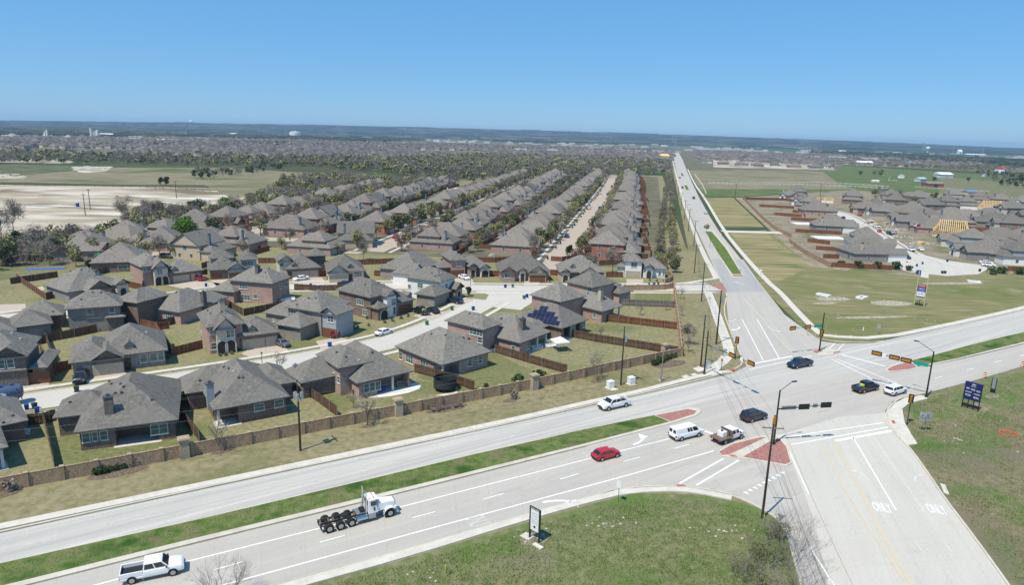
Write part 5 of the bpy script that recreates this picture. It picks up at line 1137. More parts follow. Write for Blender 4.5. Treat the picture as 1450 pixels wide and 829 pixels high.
for k in range(4):
    root = empty('distant_house', (0,0,-200)); mw = MB(); mr = MB()
    simple_house(mw, mr, 0, 0, 0, [15,13,16,14][k], [12,15,13,17][k], [3,5.4,5.5,3][k]); simple_house(mw, mr, -3.5, -[7,8,7,9][k], 0, 6.5, 7, 3.01)
    mw.build('wall', [BRICKS['pink'], BRICKS['cream'], BRICKS['brown'], BRICKS['tan']][k], root); mr.build('roof', ROOF, root); g_ = MB().box(-6, -[10.5,11.5,10.5,12.5][k]-.06, .1, -1.2, -[10.5,11.5,10.5,12.5][k]+.1, 2.3).build('garage_door', GDOOR, root); fpro.append(root)
mw = MB(); mr = MB(); cnt = {}
for n_, (dist, x, y, a, nm, r2) in enumerate(cand):
    if n_ < NIND:
        cnt[nm] = cnt.get(nm, 0)+1; o = place(fpro[n_ % 4], USED, (x, y, 0), a, f"small far grey roofed house in the {nm}", 'far houses in the '+nm); o['category'] = 'house'
    elif n_ < 5200:
        w_, d_ = rnd.uniform(12, 17), rnd.uniform(11, 16); simple_house(mw, mr, x, y, a, w_, d_, rnd.choice((3, 3, 5.3)))
        if rnd.random() < .5: simple_house(mw, mr, x+rnd.uniform(-5,5), y+rnd.uniform(-6,6), a, w_*.55, d_*.6, 3.01)
print('far houses', len(cand))
root = empty('distant_suburb', (0,0,0), 0, 'mass of grey roofed houses covering the plain below the horizon', 'suburb')
bpy.data.objects.remove(root)
MW = mw.build('distant_house_walls', FARW, None, kind='stuff', label='walls of the far mass of suburban houses below the horizon')
MR = mr.build('distant_house_roofs', mat('far_shingle', [(.075,.066,.062),(.125,.112,.105),(.19,.17,.155)], scale=.045, rough=.95, spec=.05, detail=3), None, kind='stuff', label='grey roofs of the far mass of suburban houses below the horizon')
# ================================================================ TREES
BARK = mat('bark', [(.10,.085,.07),(.17,.15,.125)], scale=4, rough=.95, spec=.05)
TWIG = mat('bare_twigs', [(.17,.148,.125),(.26,.23,.20)], scale=.8, rough=.95, spec=.05, randv=.18)
def leafmat(name, cols, randv=.2): return mat(name, cols, scale=.9, rough=.75, spec=.15, randv=randv, detail=3)
LEAF = {'bud': leafmat('budding_leaves', [(.19,.195,.07),(.26,.25,.105),(.33,.30,.15)]), 'lime': leafmat('lime_leaves', [(.06,.15,.012),(.10,.21,.025),(.15,.26,.045)], .1),
        'ever': leafmat('evergreen_needles', [(.012,.035,.010),(.028,.06,.018),(.045,.08,.028)]), 'white': leafmat('white_blossom', [(.40,.40,.30),(.55,.55,.45)]),
        'olive': leafmat('olive_leaves', [(.10,.115,.045),(.155,.165,.075),(.21,.205,.11)]), 'shrub': leafmat('shrub_leaves', [(.03,.06,.015),(.055,.09,.025),(.09,.12,.04)]), 'red': leafmat('red_buds', [(.16,.09,.07),(.22,.13,.10)])}
def crown_mesh(name, m, n, rx, rz, zc, clumps=12, size=.35, seed=1, sliver=False, low=.25, shell=.5):
    r = np.random.default_rng(seed); cs = []
    while len(cs) < clumps:
        p = r.uniform(-1, 1, 3)
        if .25 < np.linalg.norm(p) < .95: cs.append(p*np.array([rx, rx, rz])*.72)
    cs = np.array(cs); k = r.integers(0, clumps, n); cr_ = r.uniform(.28, .5, clumps)*rx
    d = r.normal(size=(n, 3)); d /= np.linalg.norm(d, axis=1)[:, None]
    c = cs[k]+d*(cr_[k]*r.uniform(shell, 1, n)**.6)[:, None]; c[:, 2] += zc
    c = c[c[:, 2] > zc-rz*(1-low*.3)]; n = len(c)
    a = r.normal(size=(n, 3)); a /= np.linalg.norm(a, axis=1)[:, None]; b = np.cross(a, r.normal(size=(n, 3))); b /= np.linalg.norm(b, axis=1)[:, None]
    s = size*r.uniform(.6, 1.35, n)[:, None]
    if sliver: v = np.stack([c-a*s*1.9, c+b*s*.3, c+a*s*1.9], 1)
    else: v = np.stack([c-a*s, c+b*s*.8, c+a*s, c-b*s*.8], 1)
    q = v.shape[1]; me = bpy.data.meshes.new(name); me.from_pydata(v.reshape(-1, 3).tolist(), [], np.arange(n*q).reshape(n, q).tolist()); me.update(); me.materials.append(m); return me
def limb_mesh(seed, h, spread, depth=4, r0=.22, nb=3, n=4, trunk=.3, upw=.55):
    r = random.Random(seed); mb = MB()
    def grow(p, d, l, rad, k):
        q = p+d*l; mb.tube(p, q, rad, rad*.62, n if k > 1 else 3, caps=False)
        if k == 0: return
        for _ in range(nb if k < depth else nb+1):
            e = (d+Vector((r.uniform(-1, 1), r.uniform(-1, 1), r.uniform(-.3, upw)))*spread).normalized(); grow(q, e, l*r.uniform(.55, .85), rad*.6, k-1)
    grow(Vector((0, 0, -.1)), Vector((r.uniform(-.06,.06), r.uniform(-.06,.06), 1)).normalized(), h*trunk, r0, depth); return mb
def tree_proto(name, leaf, h, rx, n, size, seed, zfrac=.62, rzf=.42, clumps=12, sliver=False, depth=2):
    root = empty(name, (0,0,-300)); limb_mesh(seed, h, .75, depth, h*.028, 3, trunk=.34).build('trunk', BARK, root)
    me = crown_mesh('crown', leaf, n, rx, h*rzf, h*zfrac, clumps, size, seed, sliver); link('crown', me, None, root); return root
def bare_proto(name, h, seed, tw=True, n=620, rx=None):
    root = empty(name, (0,0,-300)); limb_mesh(seed, h, .7, 4, h*.022, 3, 3, .28).build('trunk', TWIG, root)
    if tw: link('crown', crown_mesh('crown', TWIG, n, rx or h*.38, h*.36, h*.66, 14, h*.045, seed, True, shell=.1), None, root)
    return root
TP = {'bud': [tree_proto('budding_tree', LEAF['bud'], 6.6, 2.6, 620, .25, s) for s in (1, 2, 3)], 'lime': [tree_proto('green_tree', LEAF['lime'], 8.5, 4.2, 2600, .26, 4, clumps=22)],
      'ever': [tree_proto('evergreen_tree', LEAF['ever'], 7, 2.4, 1500, .24, s, .52, .46, 16) for s in (5, 6)], 'white': [tree_proto('blossoming_tree', LEAF['white'], 6, 2.6, 900, .2, 7)],
      'olive': [tree_proto('leafing_tree', LEAF['olive'], 9, 3.8, 1300, .36, s, clumps=18) for s in (8, 9)], 'bare': [bare_proto('bare_tree', 9, s) for s in (11, 12, 13)],
      'small': [bare_proto('young_bare_tree', 4.6, s, True, 120) for s in (14, 15)], 'red': [tree_proto('reddish_budding_tree', LEAF['red'], 6, 2.4, 420, .24, 16)]}
def tree(kind, p, label, group=None, s=1.0):
    o = place(rnd.choice(TP[kind]), USED, (p.x, p.y, p.z), rnd.uniform(0, 6.28), label, group, s*rnd.uniform(.9, 1.12)); o['category'] = 'tree'; return o
def tpx(kind, px, py, label, s=1.0, group=None): return tree(kind, G(px, py), label, group, s)
# yard and verge trees one can point at
for k, x, y, s, lb in (('small',313,641,1.25,'bare young tree in a mulch ring between the wall and road, left of the pole'),('small',520,603,1.2,'bare sapling in a mulch ring below the curved patio'),('small',500,579,.8,'spindly sapling in the pink brick house garden'),('small',845,540,1.25,'bare young tree beside the right utility pole'),
   ('small',396,532,1.0,'bare young tree at the kerb of the curved street'),('small',249,558,.6,'tiny bare tree behind the dark chimney house'),('small',851,481,.8,'bare sapling in the big garden of the solar panelled house'),('small',963,424,.9,'first bare young tree along the side wall'),('small',965,448,.9,'leafless sapling halfway down the side wall'),('bare',974,489,.6,'grey bushy bare tree near the wall corner'),('small',975,500,1.0,'bare sapling nearest the wall corner'),
   ('small',906,447,.9,'left bare sapling in the grey fenced garden'),('small',943,440,.8,'right bare sapling in the grey fenced garden'),('bud',1000,329,.7,'small round tree at the north end of the median'),
   ('lime',264,345,1.15,'bright green round tree in front of the brick house'),('lime',320,304,1.0,'lime green tree at the edge of the left woods'),('lime',356,291,.9,'yellow green tree beside the dirt lot wood'),('lime',549,331,.75,'light green street tree by the middle street'),('lime',507,294,.9,'bright green tree behind the blossom tree'),('olive',490,293,.9,'olive green tree beside the blossom trees'),('lime',694,366,.0,''),
   ('white',466,291,1.0,'pale blossoming tree at the woodland edge'),('white',484,299,.9,'round white blossoming bush tree by the far street'),('white',697,371,.55,'small white blossoming tree behind the pink gabled house'),
   ('bare',867,388,1.05,'dark bare tree behind the tan stone house'),('ever',887,364,.75,'dark evergreen left of the white stucco house roof'),('ever',896,362,.8,'second dark evergreen behind the white stucco house'),('ever',806,364,.8,'dark green cypress beside the brown street end'),('bud',957,366,.9,'budding tree right of the white stucco house'),('bare',838,384,.7,'bare tree behind the tan stone roof'),('ever',663,420,.5,'small conical evergreen at the street junction lawn'),
   ('bud',108,378,.8,'pale budding tree in the woodland edge garden'),('bud',127,366,.9,'yellow green tree before the long brown roof'),('bud',158,365,.9,'yellow budding tree by the pale brown roof'),('bud',212,365,1.0,'tall yellow green tree between two left roofs'),('ever',127,382,.55,'dark green bush tree by the play set'),('ever',15,369,1.2,'dark evergreen at the far left wood edge'),('bud',247,366,.8,'budding tree behind the twin arch house'),('bare',192,368,.8,'bare grey tree between two left roofs'),
   ('bare',515,369,.8,'leafless wide tree behind the cream garage house'),('bud',478,360,.7,'budding tree left of the leafless wide tree'),('ever',765,550,.35,'')):
    if s and lb: tpx(k, x, y, lb, s)
def shrub_proto(name, leaf, w, h, n, seed, size=.14):
    root = empty(name, (0,0,-300)); MB().tube((0,0,0),(0,0,h*.6),.06,.03,4).build('stem', BARK, root); link('foliage', crown_mesh('foliage', leaf, n, w, h*.55, h*.5, 8, size, seed, low=1), None, root); return root
SH = {'shrub': shrub_proto('round_shrub', LEAF['shrub'], .9, 1.3, 420, 21), 'dry': shrub_proto('dry_shrub', TWIG, .8, 1.0, 260, 22, .12), 'low': shrub_proto('low_shrub', LEAF['olive'], .55, .7, 200, 23, .1)}
def spx(k, px, py, label, s=1.0, group=None):
    g = G(px, py); o = place(SH[k], USED, g, rnd.uniform(0, 6), label, group, s*rnd.uniform(.9, 1.1)); o['category'] = 'shrub'; return o
for x, y, lb, s in ((1191,378,'first round shrub behind the corner field, from the left',2.1),(1215,380,'second round shrub behind the corner field',2.2),(1241,381,'dark third round shrub behind the corner field',2.2),(1269,382,'large fourth round shrub behind the corner field',2.5),(1287,384,'low fifth shrub behind the corner field beside the street',1.8),
     (1406,389,'round shrub right of the turning circle',2.0),(1419,388,'conical shrub beside the white balcony house',2.1),(1442,389,'round shrub at the right edge of the field',2.0)): spx('shrub', x, y, lb, s)
for i in range(7): spx('shrub', 138+i*9.5, 673-i*2.4, 'green shrub in the long mulch bed by the wall, left side', .8, 'shrubs in the left mulch bed')
for i in range(8): spx('shrub', 606+i*7, 579-i*1.6, 'green shrub in the mulch bed under the trampoline', .85, 'shrubs in the mulch bed below the trampoline')
for i in range(7): spx('shrub', 926+i*4.6, 518-i*2.0, 'dark green shrub in the corner mulch bed', 1.0, 'shrubs in the corner mulch bed')
for i in range(6): spx('dry', 612+i*8, 584-i*1.4, 'dry brown shrub in front of the trampoline bed', .7, 'dry shrubs below the trampoline')
for x, y, s, lb, k in ((688,549,.6,'smallest dark evergreen bush inside the wall','shrub'),(733,545,1.5,'middle dark evergreen bush inside the wall','shrub'),(763,539,1.6,'largest dark evergreen bush inside the wall','shrub'),(721,557,1.2,'bright green sapling bush just behind the wall','low'),(728,564,1.3,'bare brown shrub in the mulch ring by the stone pier','dry'),(14,696,1.4,'dry shrub at the left end of the wall','dry'),(1014,620,.0,'','low')):
    if s: spx(k, x, y, lb, s)
for hn, (x, y) in enumerate(((212,512),(222,511),(232,509),(238,508))): spx('low', x, y, 'low clipped shrub before the stone gabled house', 1.0, 'low shrubs before the stone gabled house')
for (x, y) in ((312,505),(320,504),(328,502),(338,497)): spx('low', x, y, 'low planting before the twin arch house', .9, 'low plants before the twin arch house')
for (x, y) in ((545,458),(556,456),(568,452),(578,449),(522,462)): spx('low', x, y, 'small shrub before the white gabled house', 1.0, 'shrubs before the white gabled house')
for (x, y) in ((615,432),(622,431),(630,430),(500,467),(506,466),(520,452)): spx('low', x, y, 'small green shrub beside a front lawn', 1.1, 'front lawn shrubs near the junction')
for i_, (x, y) in enumerate(((715,393),(722,394),(729,394),(770,393),(655,393),(668,395),(840,395),(920,398),(930,399),(940,399),(512,394),(522,394),(160,403),(228,401))): spx('low', x, y, f'small front wall shrub along the crossing street, planted {ordinal(i_+1)}', 1.0, 'front wall shrubs along the crossing street')
# trees in the repeated streets
for P, nm, u0, u1 in ((STB, 'brown', 240, 830), (STN, 'middle', 245, 760), (STT, 'west', 195, 590)):
    for side in (-1, 1):
        u = u0; tn = 0
        while u < u1:
            tn += 1; k = rnd.choice(('bud','bud','bare','bud','bud','red','bare','olive')); v = vinterp(P, u)+side*rnd.uniform(7.5, 10.5)
            tree(k, W(u, v), {'bud':'small budding tree','bare':'leafless grey tree','red':'reddish budding tree','olive':'leafing olive tree'}[k]+f" on the {'left' if side < 0 else 'right'} side of the {nm} street, {ordinal(tn)} tree from near", f'{k} trees on the {"left" if side < 0 else "right"} side of the {nm} street', .95 if k in ('bare','olive') else 1.1)
            u += rnd.uniform(7, 13)
# hedge of trees between the back fences and the north road
u = 236; tn = 0
while u < 860:
    for v in (4.5, 9.0):
        if rnd.random() < .85:
            tn += 1; k = rnd.choice(('bud','bare','bud','bare','red','olive') if u < 420 else ('bud','bare','bare')); vv = v+ (u-236)*.02
            tree(k, W(u+rnd.uniform(-2,2), vv+rnd.uniform(-1.2,1.2)), {'bud':'budding tree','bare':'bare tree','olive':'leafing tree','red':'reddish tree'}[k]+f' in the belt beside the north road, {ordinal(tn)} from near', k+' trees in the belt beside the north road', .8 if k in ('bud','red') else .62)
    u += 7.5 if u < 500 else 11
for P, nm, a0, a1, off in ((STB, 'brown', 255, 800, 33), (STB, 'brown', 262, 560, 37), (STN, 'middle', 250, 740, -36), (STT, 'west', 215, 560, -34)):
    u = a0; tn = 0
    while u < a1:
        tn += 1; k = rnd.choice(('bare','bud','bare','red','olive')); tree(k, W(u, vinterp(P, u)-off+rnd.uniform(-2,2)), f"{ {'bare':'leafless','bud':'budding','red':'reddish','olive':'leafing'}[k] } garden tree {ordinal(tn)} from near, {'inner' if off == 33 else 'outer'} line behind the {nm} street", f'garden trees behind the {nm} street houses', .8)
        u += rnd.uniform(10, 20)
# woods: the nearest trees singly, the rest as masses
def wood_points(poly, spacing, seed=1):
    Pw = [tuple(G(*p)[:2]) for p in poly]; r = random.Random(seed); xs = [p[0] for p in Pw]; ys = [p[1] for p in Pw]; out = []
    x = min(xs)
    while x < max(xs):
        y = min(ys)
        while y < max(ys):
            a, b = x+r.uniform(-.5,.5)*spacing, y+r.uniform(-.5,.5)*spacing
            if in_poly(a, b, Pw): out.append((a, b))
            y += spacing
        x += spacing
    return out
def wood_mass(name, pts, kinds, h, label, faces=90, size=.55):
    """many crowns joined into one mass: slivers for bare wood, leaf faces for green"""
    for kind in set(kinds):
        r = np.random.default_rng(len(pts)+len(kind)); sel = [p for i, p in enumerate(pts) if kinds[(i*7919+i//3) % len(kinds)] == kind]
        if not sel: continue
        m = TWIG if kind == 'bare' else LEAF[kind]; bases = [crown_mesh('c', m, faces if kind == 'bare' else int(faces*.8), h*.45, h*.42, h*.52, 9, size*(1.0 if kind == 'bare' else 1.25), s, kind == 'bare', shell=.2) for s in (31, 32, 33)]
        V = []; q = 3 if kind == 'bare' else 4
        arr = []
        for b in bases:
            a = np.empty(len(b.vertices)*3); b.vertices.foreach_get('co', a); arr.append(a.reshape(-1, 3)); 
        for (x, y) in sel:
            a = arr[r.integers(3)]; t = r.uniform(0, 6.28); s = r.uniform(.65, 1.25); c_, s_ = math.cos(t)*s, math.sin(t)*s
            V.append(np.stack([a[:, 0]*c_-a[:, 1]*s_+x, a[:, 0]*s_+a[:, 1]*c_+y, a[:, 2]*s], 1))
        for b in bases: bpy.data.meshes.remove(b)
        V = np.concatenate(V); nf = len(V)//q; me = bpy.data.meshes.new(name); me.vertices.add(len(V)); me.vertices.foreach_set('co', V.ravel())
        me.loops.add(nf*q); me.loops.foreach_set('vertex_index', np.arange(nf*q)); me.polygons.add(nf); me.polygons.foreach_set('loop_start', np.arange(nf)*q); me.update(); me.validate()
        link(name, me, m, kind='stuff', label=f"{ {'bare':'leafless grey brown','bud':'pale budding green','olive':'olive green','ever':'dark evergreen'}[kind] } {label}")
near_wood = [([(-60,358),(60,354),(130,346),(178,338),(178,348),(120,357),(95,374),(0,384),(-60,388)], 'in the wood behind the left gardens', 8), ([(172,330),(200,314),(300,306),(345,304),(330,314),(262,326),(200,336)], 'in the wood between the dirt lot and the west houses', 7.5)]
for poly, nm, sp in near_wood:
    for (x, y) in wood_points(poly, sp, 3):
        k = rnd.choice(('bare',)*4+('olive','bud','bud','ever')); s = rnd.uniform(.85, 1.35)
        tree(k, Vector((x, y, 0)), {'bud':'budding tree','bare':'grey leafless tree','olive':'leafing tree','ever':'dark evergreen'}[k]+' '+nm, f'{k} trees {nm}', s)
wood_mass('undergrowth', wood_points([(-300,354),(60,346),(150,338),(180,337),(178,347),(95,374),(0,384),(-300,400)], 3.9, 5)+wood_points([(172,330),(200,313),(340,303),(330,314),(200,336)], 3.9, 5), ['bare','bare','bare','olive','bud'], 7.5, 'undergrowth filling the left woods', 120, .36)
B5 = ['bare']*5+['olive','bud','bud']
wood_mass('woodland', wood_points([(395,262),(470,252),(560,262),(640,262),(600,272),(520,282),(505,292),(440,298),(390,300),(330,298),(390,278)], 7, 7), B5, 9, 'wood beside the open land behind the west houses', 230, .5)
wood_mass('woodland', wood_points([(270,246),(330,243),(380,240),(396,236),(400,241),(340,250),(275,256)], 9, 8), ['bare','ever','bare'], 7, 'copse along the far field', 120, .5)
wood_mass('woodland', wood_points([(-300,220),(0,219),(230,224),(420,226),(560,228),(700,222),(850,226),(950,232),(948,245),(900,243),(760,245),(690,243),(640,250),(560,246),(420,236),(300,236),(160,232),(100,234),(60,232),(0,233),(-300,240)], 11, 9), B5+['bud'], 10, 'tree belt across the plain below the far suburb', 130, .9)
wood_mass('woodland', wood_points([(560,245),(700,240),(860,242),(945,246),(900,252),(720,254),(640,262),(580,262)], 10, 10), ['olive','bud','bare','bare','bare','bare'], 9, 'greening wood at the far end of the streets', 130, .75)
wood_mass('woodland', wood_points([(-200,205),(150,204),(420,202),(690,207),(820,212),(950,213),(950,216),(700,213),(420,208),(0,210),(-200,212)], 19, 11), B5+['bare']*3, 8, 'street trees scattered through the far suburb', 42, 1.6)
wood_mass('woodland', wood_points([(1150,222),(1300,228),(1400,233),(1440,243),(1380,243),(1290,238),(1200,232)], 15, 12), B5+['red'] if False else B5, 8, 'trees scattered through the right far suburb', 90, .8)
wood_mass('woodland', wood_points([(1228,272),(1300,276),(1330,285),(1280,290),(1240,284)], 10, 13), ['bare','olive','bare'], 6, 'scrub behind the new houses', 120, .45)
wood_mass('woodland', wood_points([(1380,245),(1460,248),(1600,262),(1600,280),(1420,266)], 17, 14), ['bare','ever','olive'], 8, 'trees round the right farmyards', 120, .6)
for x, y, k, s, lb in ((236,263,'ever',1.2,'larger dark evergreen in the dry field'),(228,262,'ever',1.0,'left dark evergreen in the dry field'),(247,263,'ever',.0,''),(402,262,'bare',1.2,'lone grey thicket tree in the open land'),(20,330,'bare',1.6,'tall bare tree at the left edge of the dirt lot'),(178,315,'bare',1.6,'big bare tree at the corner of the dirt lot'),(3,340,'bare',1.5,'bare tree at the far left edge'),
     (1417,263,'ever',1.2,'round dark tree in the right pasture'),(1371,258,'olive',.9,'small round tree beside the blue barn'),(1247,250,'olive',1.1,'green tree by the white barn'),(1238,250,'bare',1.2,'grey tree beside the farm lane'),(1231,234,'ever',.9,'dark tree right of the white barn'),(1180,233,'olive',.8,'small tree left of the white barn'),(1322,258,'olive',1.0,'green tree behind the red roofed farm'),(1445,258,'olive',1.4,'big green tree near the red barn'),(1218,249,'olive',.8,'green tree by the pond')):
    if s and lb: tpx(k, x, y, lb, s)
# foreground bare bushes, twig by twig
def bush(px, py, h, w, n, seed, label, green=False):
    g = G(px, py); root = empty('bare_bush', g, 0, label, 'bush'); r = random.Random(seed); mb = MB()
    def grow(p, d, l, rad, k):
        q = p+d*l; mb.tube(p, q, rad, rad*.65, 3, caps=False)
        if k:
            for _ in range(3): grow(q, (d+Vector((r.uniform(-1,1), r.uniform(-1,1), r.uniform(-.35,.5)))*.62).normalized(), l*r.uniform(.6,.85), rad*.6, k-1)
    for i in range(n):
        a = r.uniform(0, 6.28); q = r.uniform(0, w*.45); grow(Vector((math.cos(a)*q, math.sin(a)*q, 0)), Vector((math.cos(a)*.5, math.sin(a)*.5, 1)).normalized(), h*.30*r.uniform(.7,1.1), .03, 4)
    mb.build('branches', TWIG, root)
    if green: link('foliage', crown_mesh('foliage', LEAF['olive'], 700, w*.8, h*.3, h*.35, 10, .09, seed, low=1), None, root)
bush(312,852,4.6,2.8,14,1,'large bare bush at the bottom edge beside the arterial road')
bush(1118,800,6.4,3.0,15,2,'large bare bush by the slip road kerb under the wires'); bush(1134,856,5.2,2.8,12,3,'bare bush at the bottom edge by the south road')
bush(1085,800,3.8,2.8,11,4,'twiggy greenish bush beside the big bare bush', True); bush(1058,818,2.8,2.8,9,5,'low green scrub left of the bare bushes', True); bush(1098,762,3.4,2.0,9,6,'small scrub at the foot of the near utility pole', True); bush(1085,848,3.4,3.0,10,8,'low leafy scrub at the bottom edge', True)
# tufts of grass
def tufts(name, poly, n, m, h, seed, label):
    Pw = [tuple(G(*p)[:2]) for p in poly]; r = np.random.default_rng(seed); xs = [p[0] for p in Pw]; ys = [p[1] for p in Pw]; V = []
    cs = [(r.uniform(min(xs), max(xs)), r.uniform(min(ys), max(ys)), r.uniform(.4, 2.6)) for _ in range(n//14)]
    while len(V) < n:
        c = cs[r.integers(len(cs))]; x, y = c[0]+r.normal()*c[2], c[1]+r.normal()*c[2]
        if not in_poly(x, y, Pw): 
            if r.random() < .02: cs[r.integers(len(cs))] = (r.uniform(min(xs), max(xs)), r.uniform(min(ys), max(ys)), r.uniform(.4, 2.6))
            continue
        a = r.uniform(0, 6.28); w_ = r.uniform(.03,.08); hh = h*r.uniform(.5,1.3); dx, dy = math.cos(a), math.sin(a); lx, ly = r.normal()*.09, r.normal()*.09
        V.append(((x-dx*w_, y-dy*w_, .0), (x+dx*w_, y+dy*w_, .0), (x+lx, y+ly, hh)))
    mb = MB(); mb.v = [v for t in V for v in t]; mb.f = [(3*i, 3*i+1, 3*i+2) for i in range(len(V))]
    me = mb.mesh(name); link(name, me, m, kind='stuff', label=label)
TG = leafmat('grass_blades', [(.085,.15,.03),(.13,.20,.05)], 0); TD = leafmat('dry_blades', [(.19,.18,.09),(.28,.25,.15)], 0)
near = [(300,900),(420,840),(580,800),(760,745),(905,705),(1011,710),(1080,730),(1110,760),(1130,830),(1150,950)]
tufts('grass_tufts', near, 26000, TG, .2, 1, 'green grass tufts on the near corner field'); tufts('dry_grass', near, 14000, TD, .2, 2, 'dry grass tufts on the near corner field')
right = [(1285,575),(1320,562),(1460,530),(1600,560),(1560,900),(1430,820),(1340,695),(1292,636)]
tufts('grass_tufts', right, 20000, TG, .2, 3, 'green grass tufts on the right corner field'); tufts('dry_grass', right, 14000, TD, .2, 4, 'dry grass tufts on the right corner field')
med = [(-60,846),(0,803),(280,740),(580,668),(820,612),(926,591),(946,599),(820,631),(580,690),(260,768),(0,832)]
mt = [tuple(p) for p in med]
tufts('median_tufts', mt, 16000, TG, .3, 5, 'green turf tufts on the median')
# ================================================================ VEHICLES
def paint(name, c, rough=.28): return mat('paint_'+name, [tuple(x*.98 for x in c), tuple(min(1, x*1.02) for x in c)], scale=1, rough=rough, spec=.5, coat=.6)
PC = {'white': paint('white', (.78,.79,.80)), 'black': paint('black', (.012,.013,.018)), 'navy': paint('navy', (.012,.022,.06)), 'red': paint('red', (.42,.008,.012)), 'maroon': paint('maroon', (.17,.01,.02)),
      'silver': paint('silver', (.42,.43,.44)), 'grey': paint('grey', (.10,.105,.11)), 'blue': paint('blue', (.02,.07,.22)), 'tan': paint('tan', (.30,.26,.20)), 'tank': mat('tank_blue', [(.04,.075,.14),(.06,.10,.18)], scale=1.5, rough=.4, spec=.5)}
VGL = mat('car_glass', [(.012,.016,.02)], scale=1, rough=.06, spec=.9)
TYRE = mat('tyre_rubber', [(.018,.018,.018),(.035,.034,.032)], scale=6, rough=.9, spec=.1)
RIM = mat('wheel_rim', [(.42,.43,.44)], scale=1, rough=.35, metal=.7)
BLK = mat('black_plastic', [(.02,.02,.021)], scale=2, rough=.6)
CHROME = mat('chrome', [(.6,.6,.6)], scale=1, rough=.15, metal=1)
HLAMP = mat('headlamp_lens', [(.62,.65,.68)], scale=1, rough=.15); TLAMP = mat('tail_lamp_lens', [(.35,.01,.01)], scale=1, rough=.25)
RUST = mat('rusty_deck', [(.13,.085,.06),(.20,.14,.10)], scale=3, rough=.85)
STEEL = mat('frame_steel', [(.05,.045,.042),(.10,.09,.085)], scale=3, rough=.7, metal=.3)
def wheel(root, x, y, r, w=.24, z=None, rimr=.62):
    z = r if z is None else z; s = 1 if y > 0 else -1
    root2 = empty('wheel', (x, y, z)); root2.parent = root; _kids.setdefault(root, []).append(root2)
    MB().tube((0, -s*w*.5, 0), (0, s*w*.5, 0), r, n=18).build('tyre', TYRE, root2)
    MB().tube((0, s*w*.35, 0), (0, s*(w*.5+.012), 0), r*rimr, n=14).tube((0, s*w*.5, 0), (0, s*(w*.5+.04), 0), r*.16, n=8).build('rim', RIM, root2)
def loft(secs):
    """body from cross-sections: each (x, [(y, z), ...]) half outline from the sill up to the centre line, mirrored"""
    mb = MB(); n = len(secs[0][1]); vs_ = []
    for x, pts in secs:
        ring = [(x, y, z) for y, z in pts]+[(x, -y, z) for y, z in pts[::-1]]; vs_ += ring
    m = 2*n; fs = []
    for i in range(len(secs)-1):
        for j in range(m): a = i*m+j; b = i*m+(j+1) % m; fs.append((a, b, b+m, a+m))
    fs += [tuple(range(m))[::-1], tuple(range((len(secs)-1)*m, len(secs)*m))]
    return mb.add(vs_, fs)
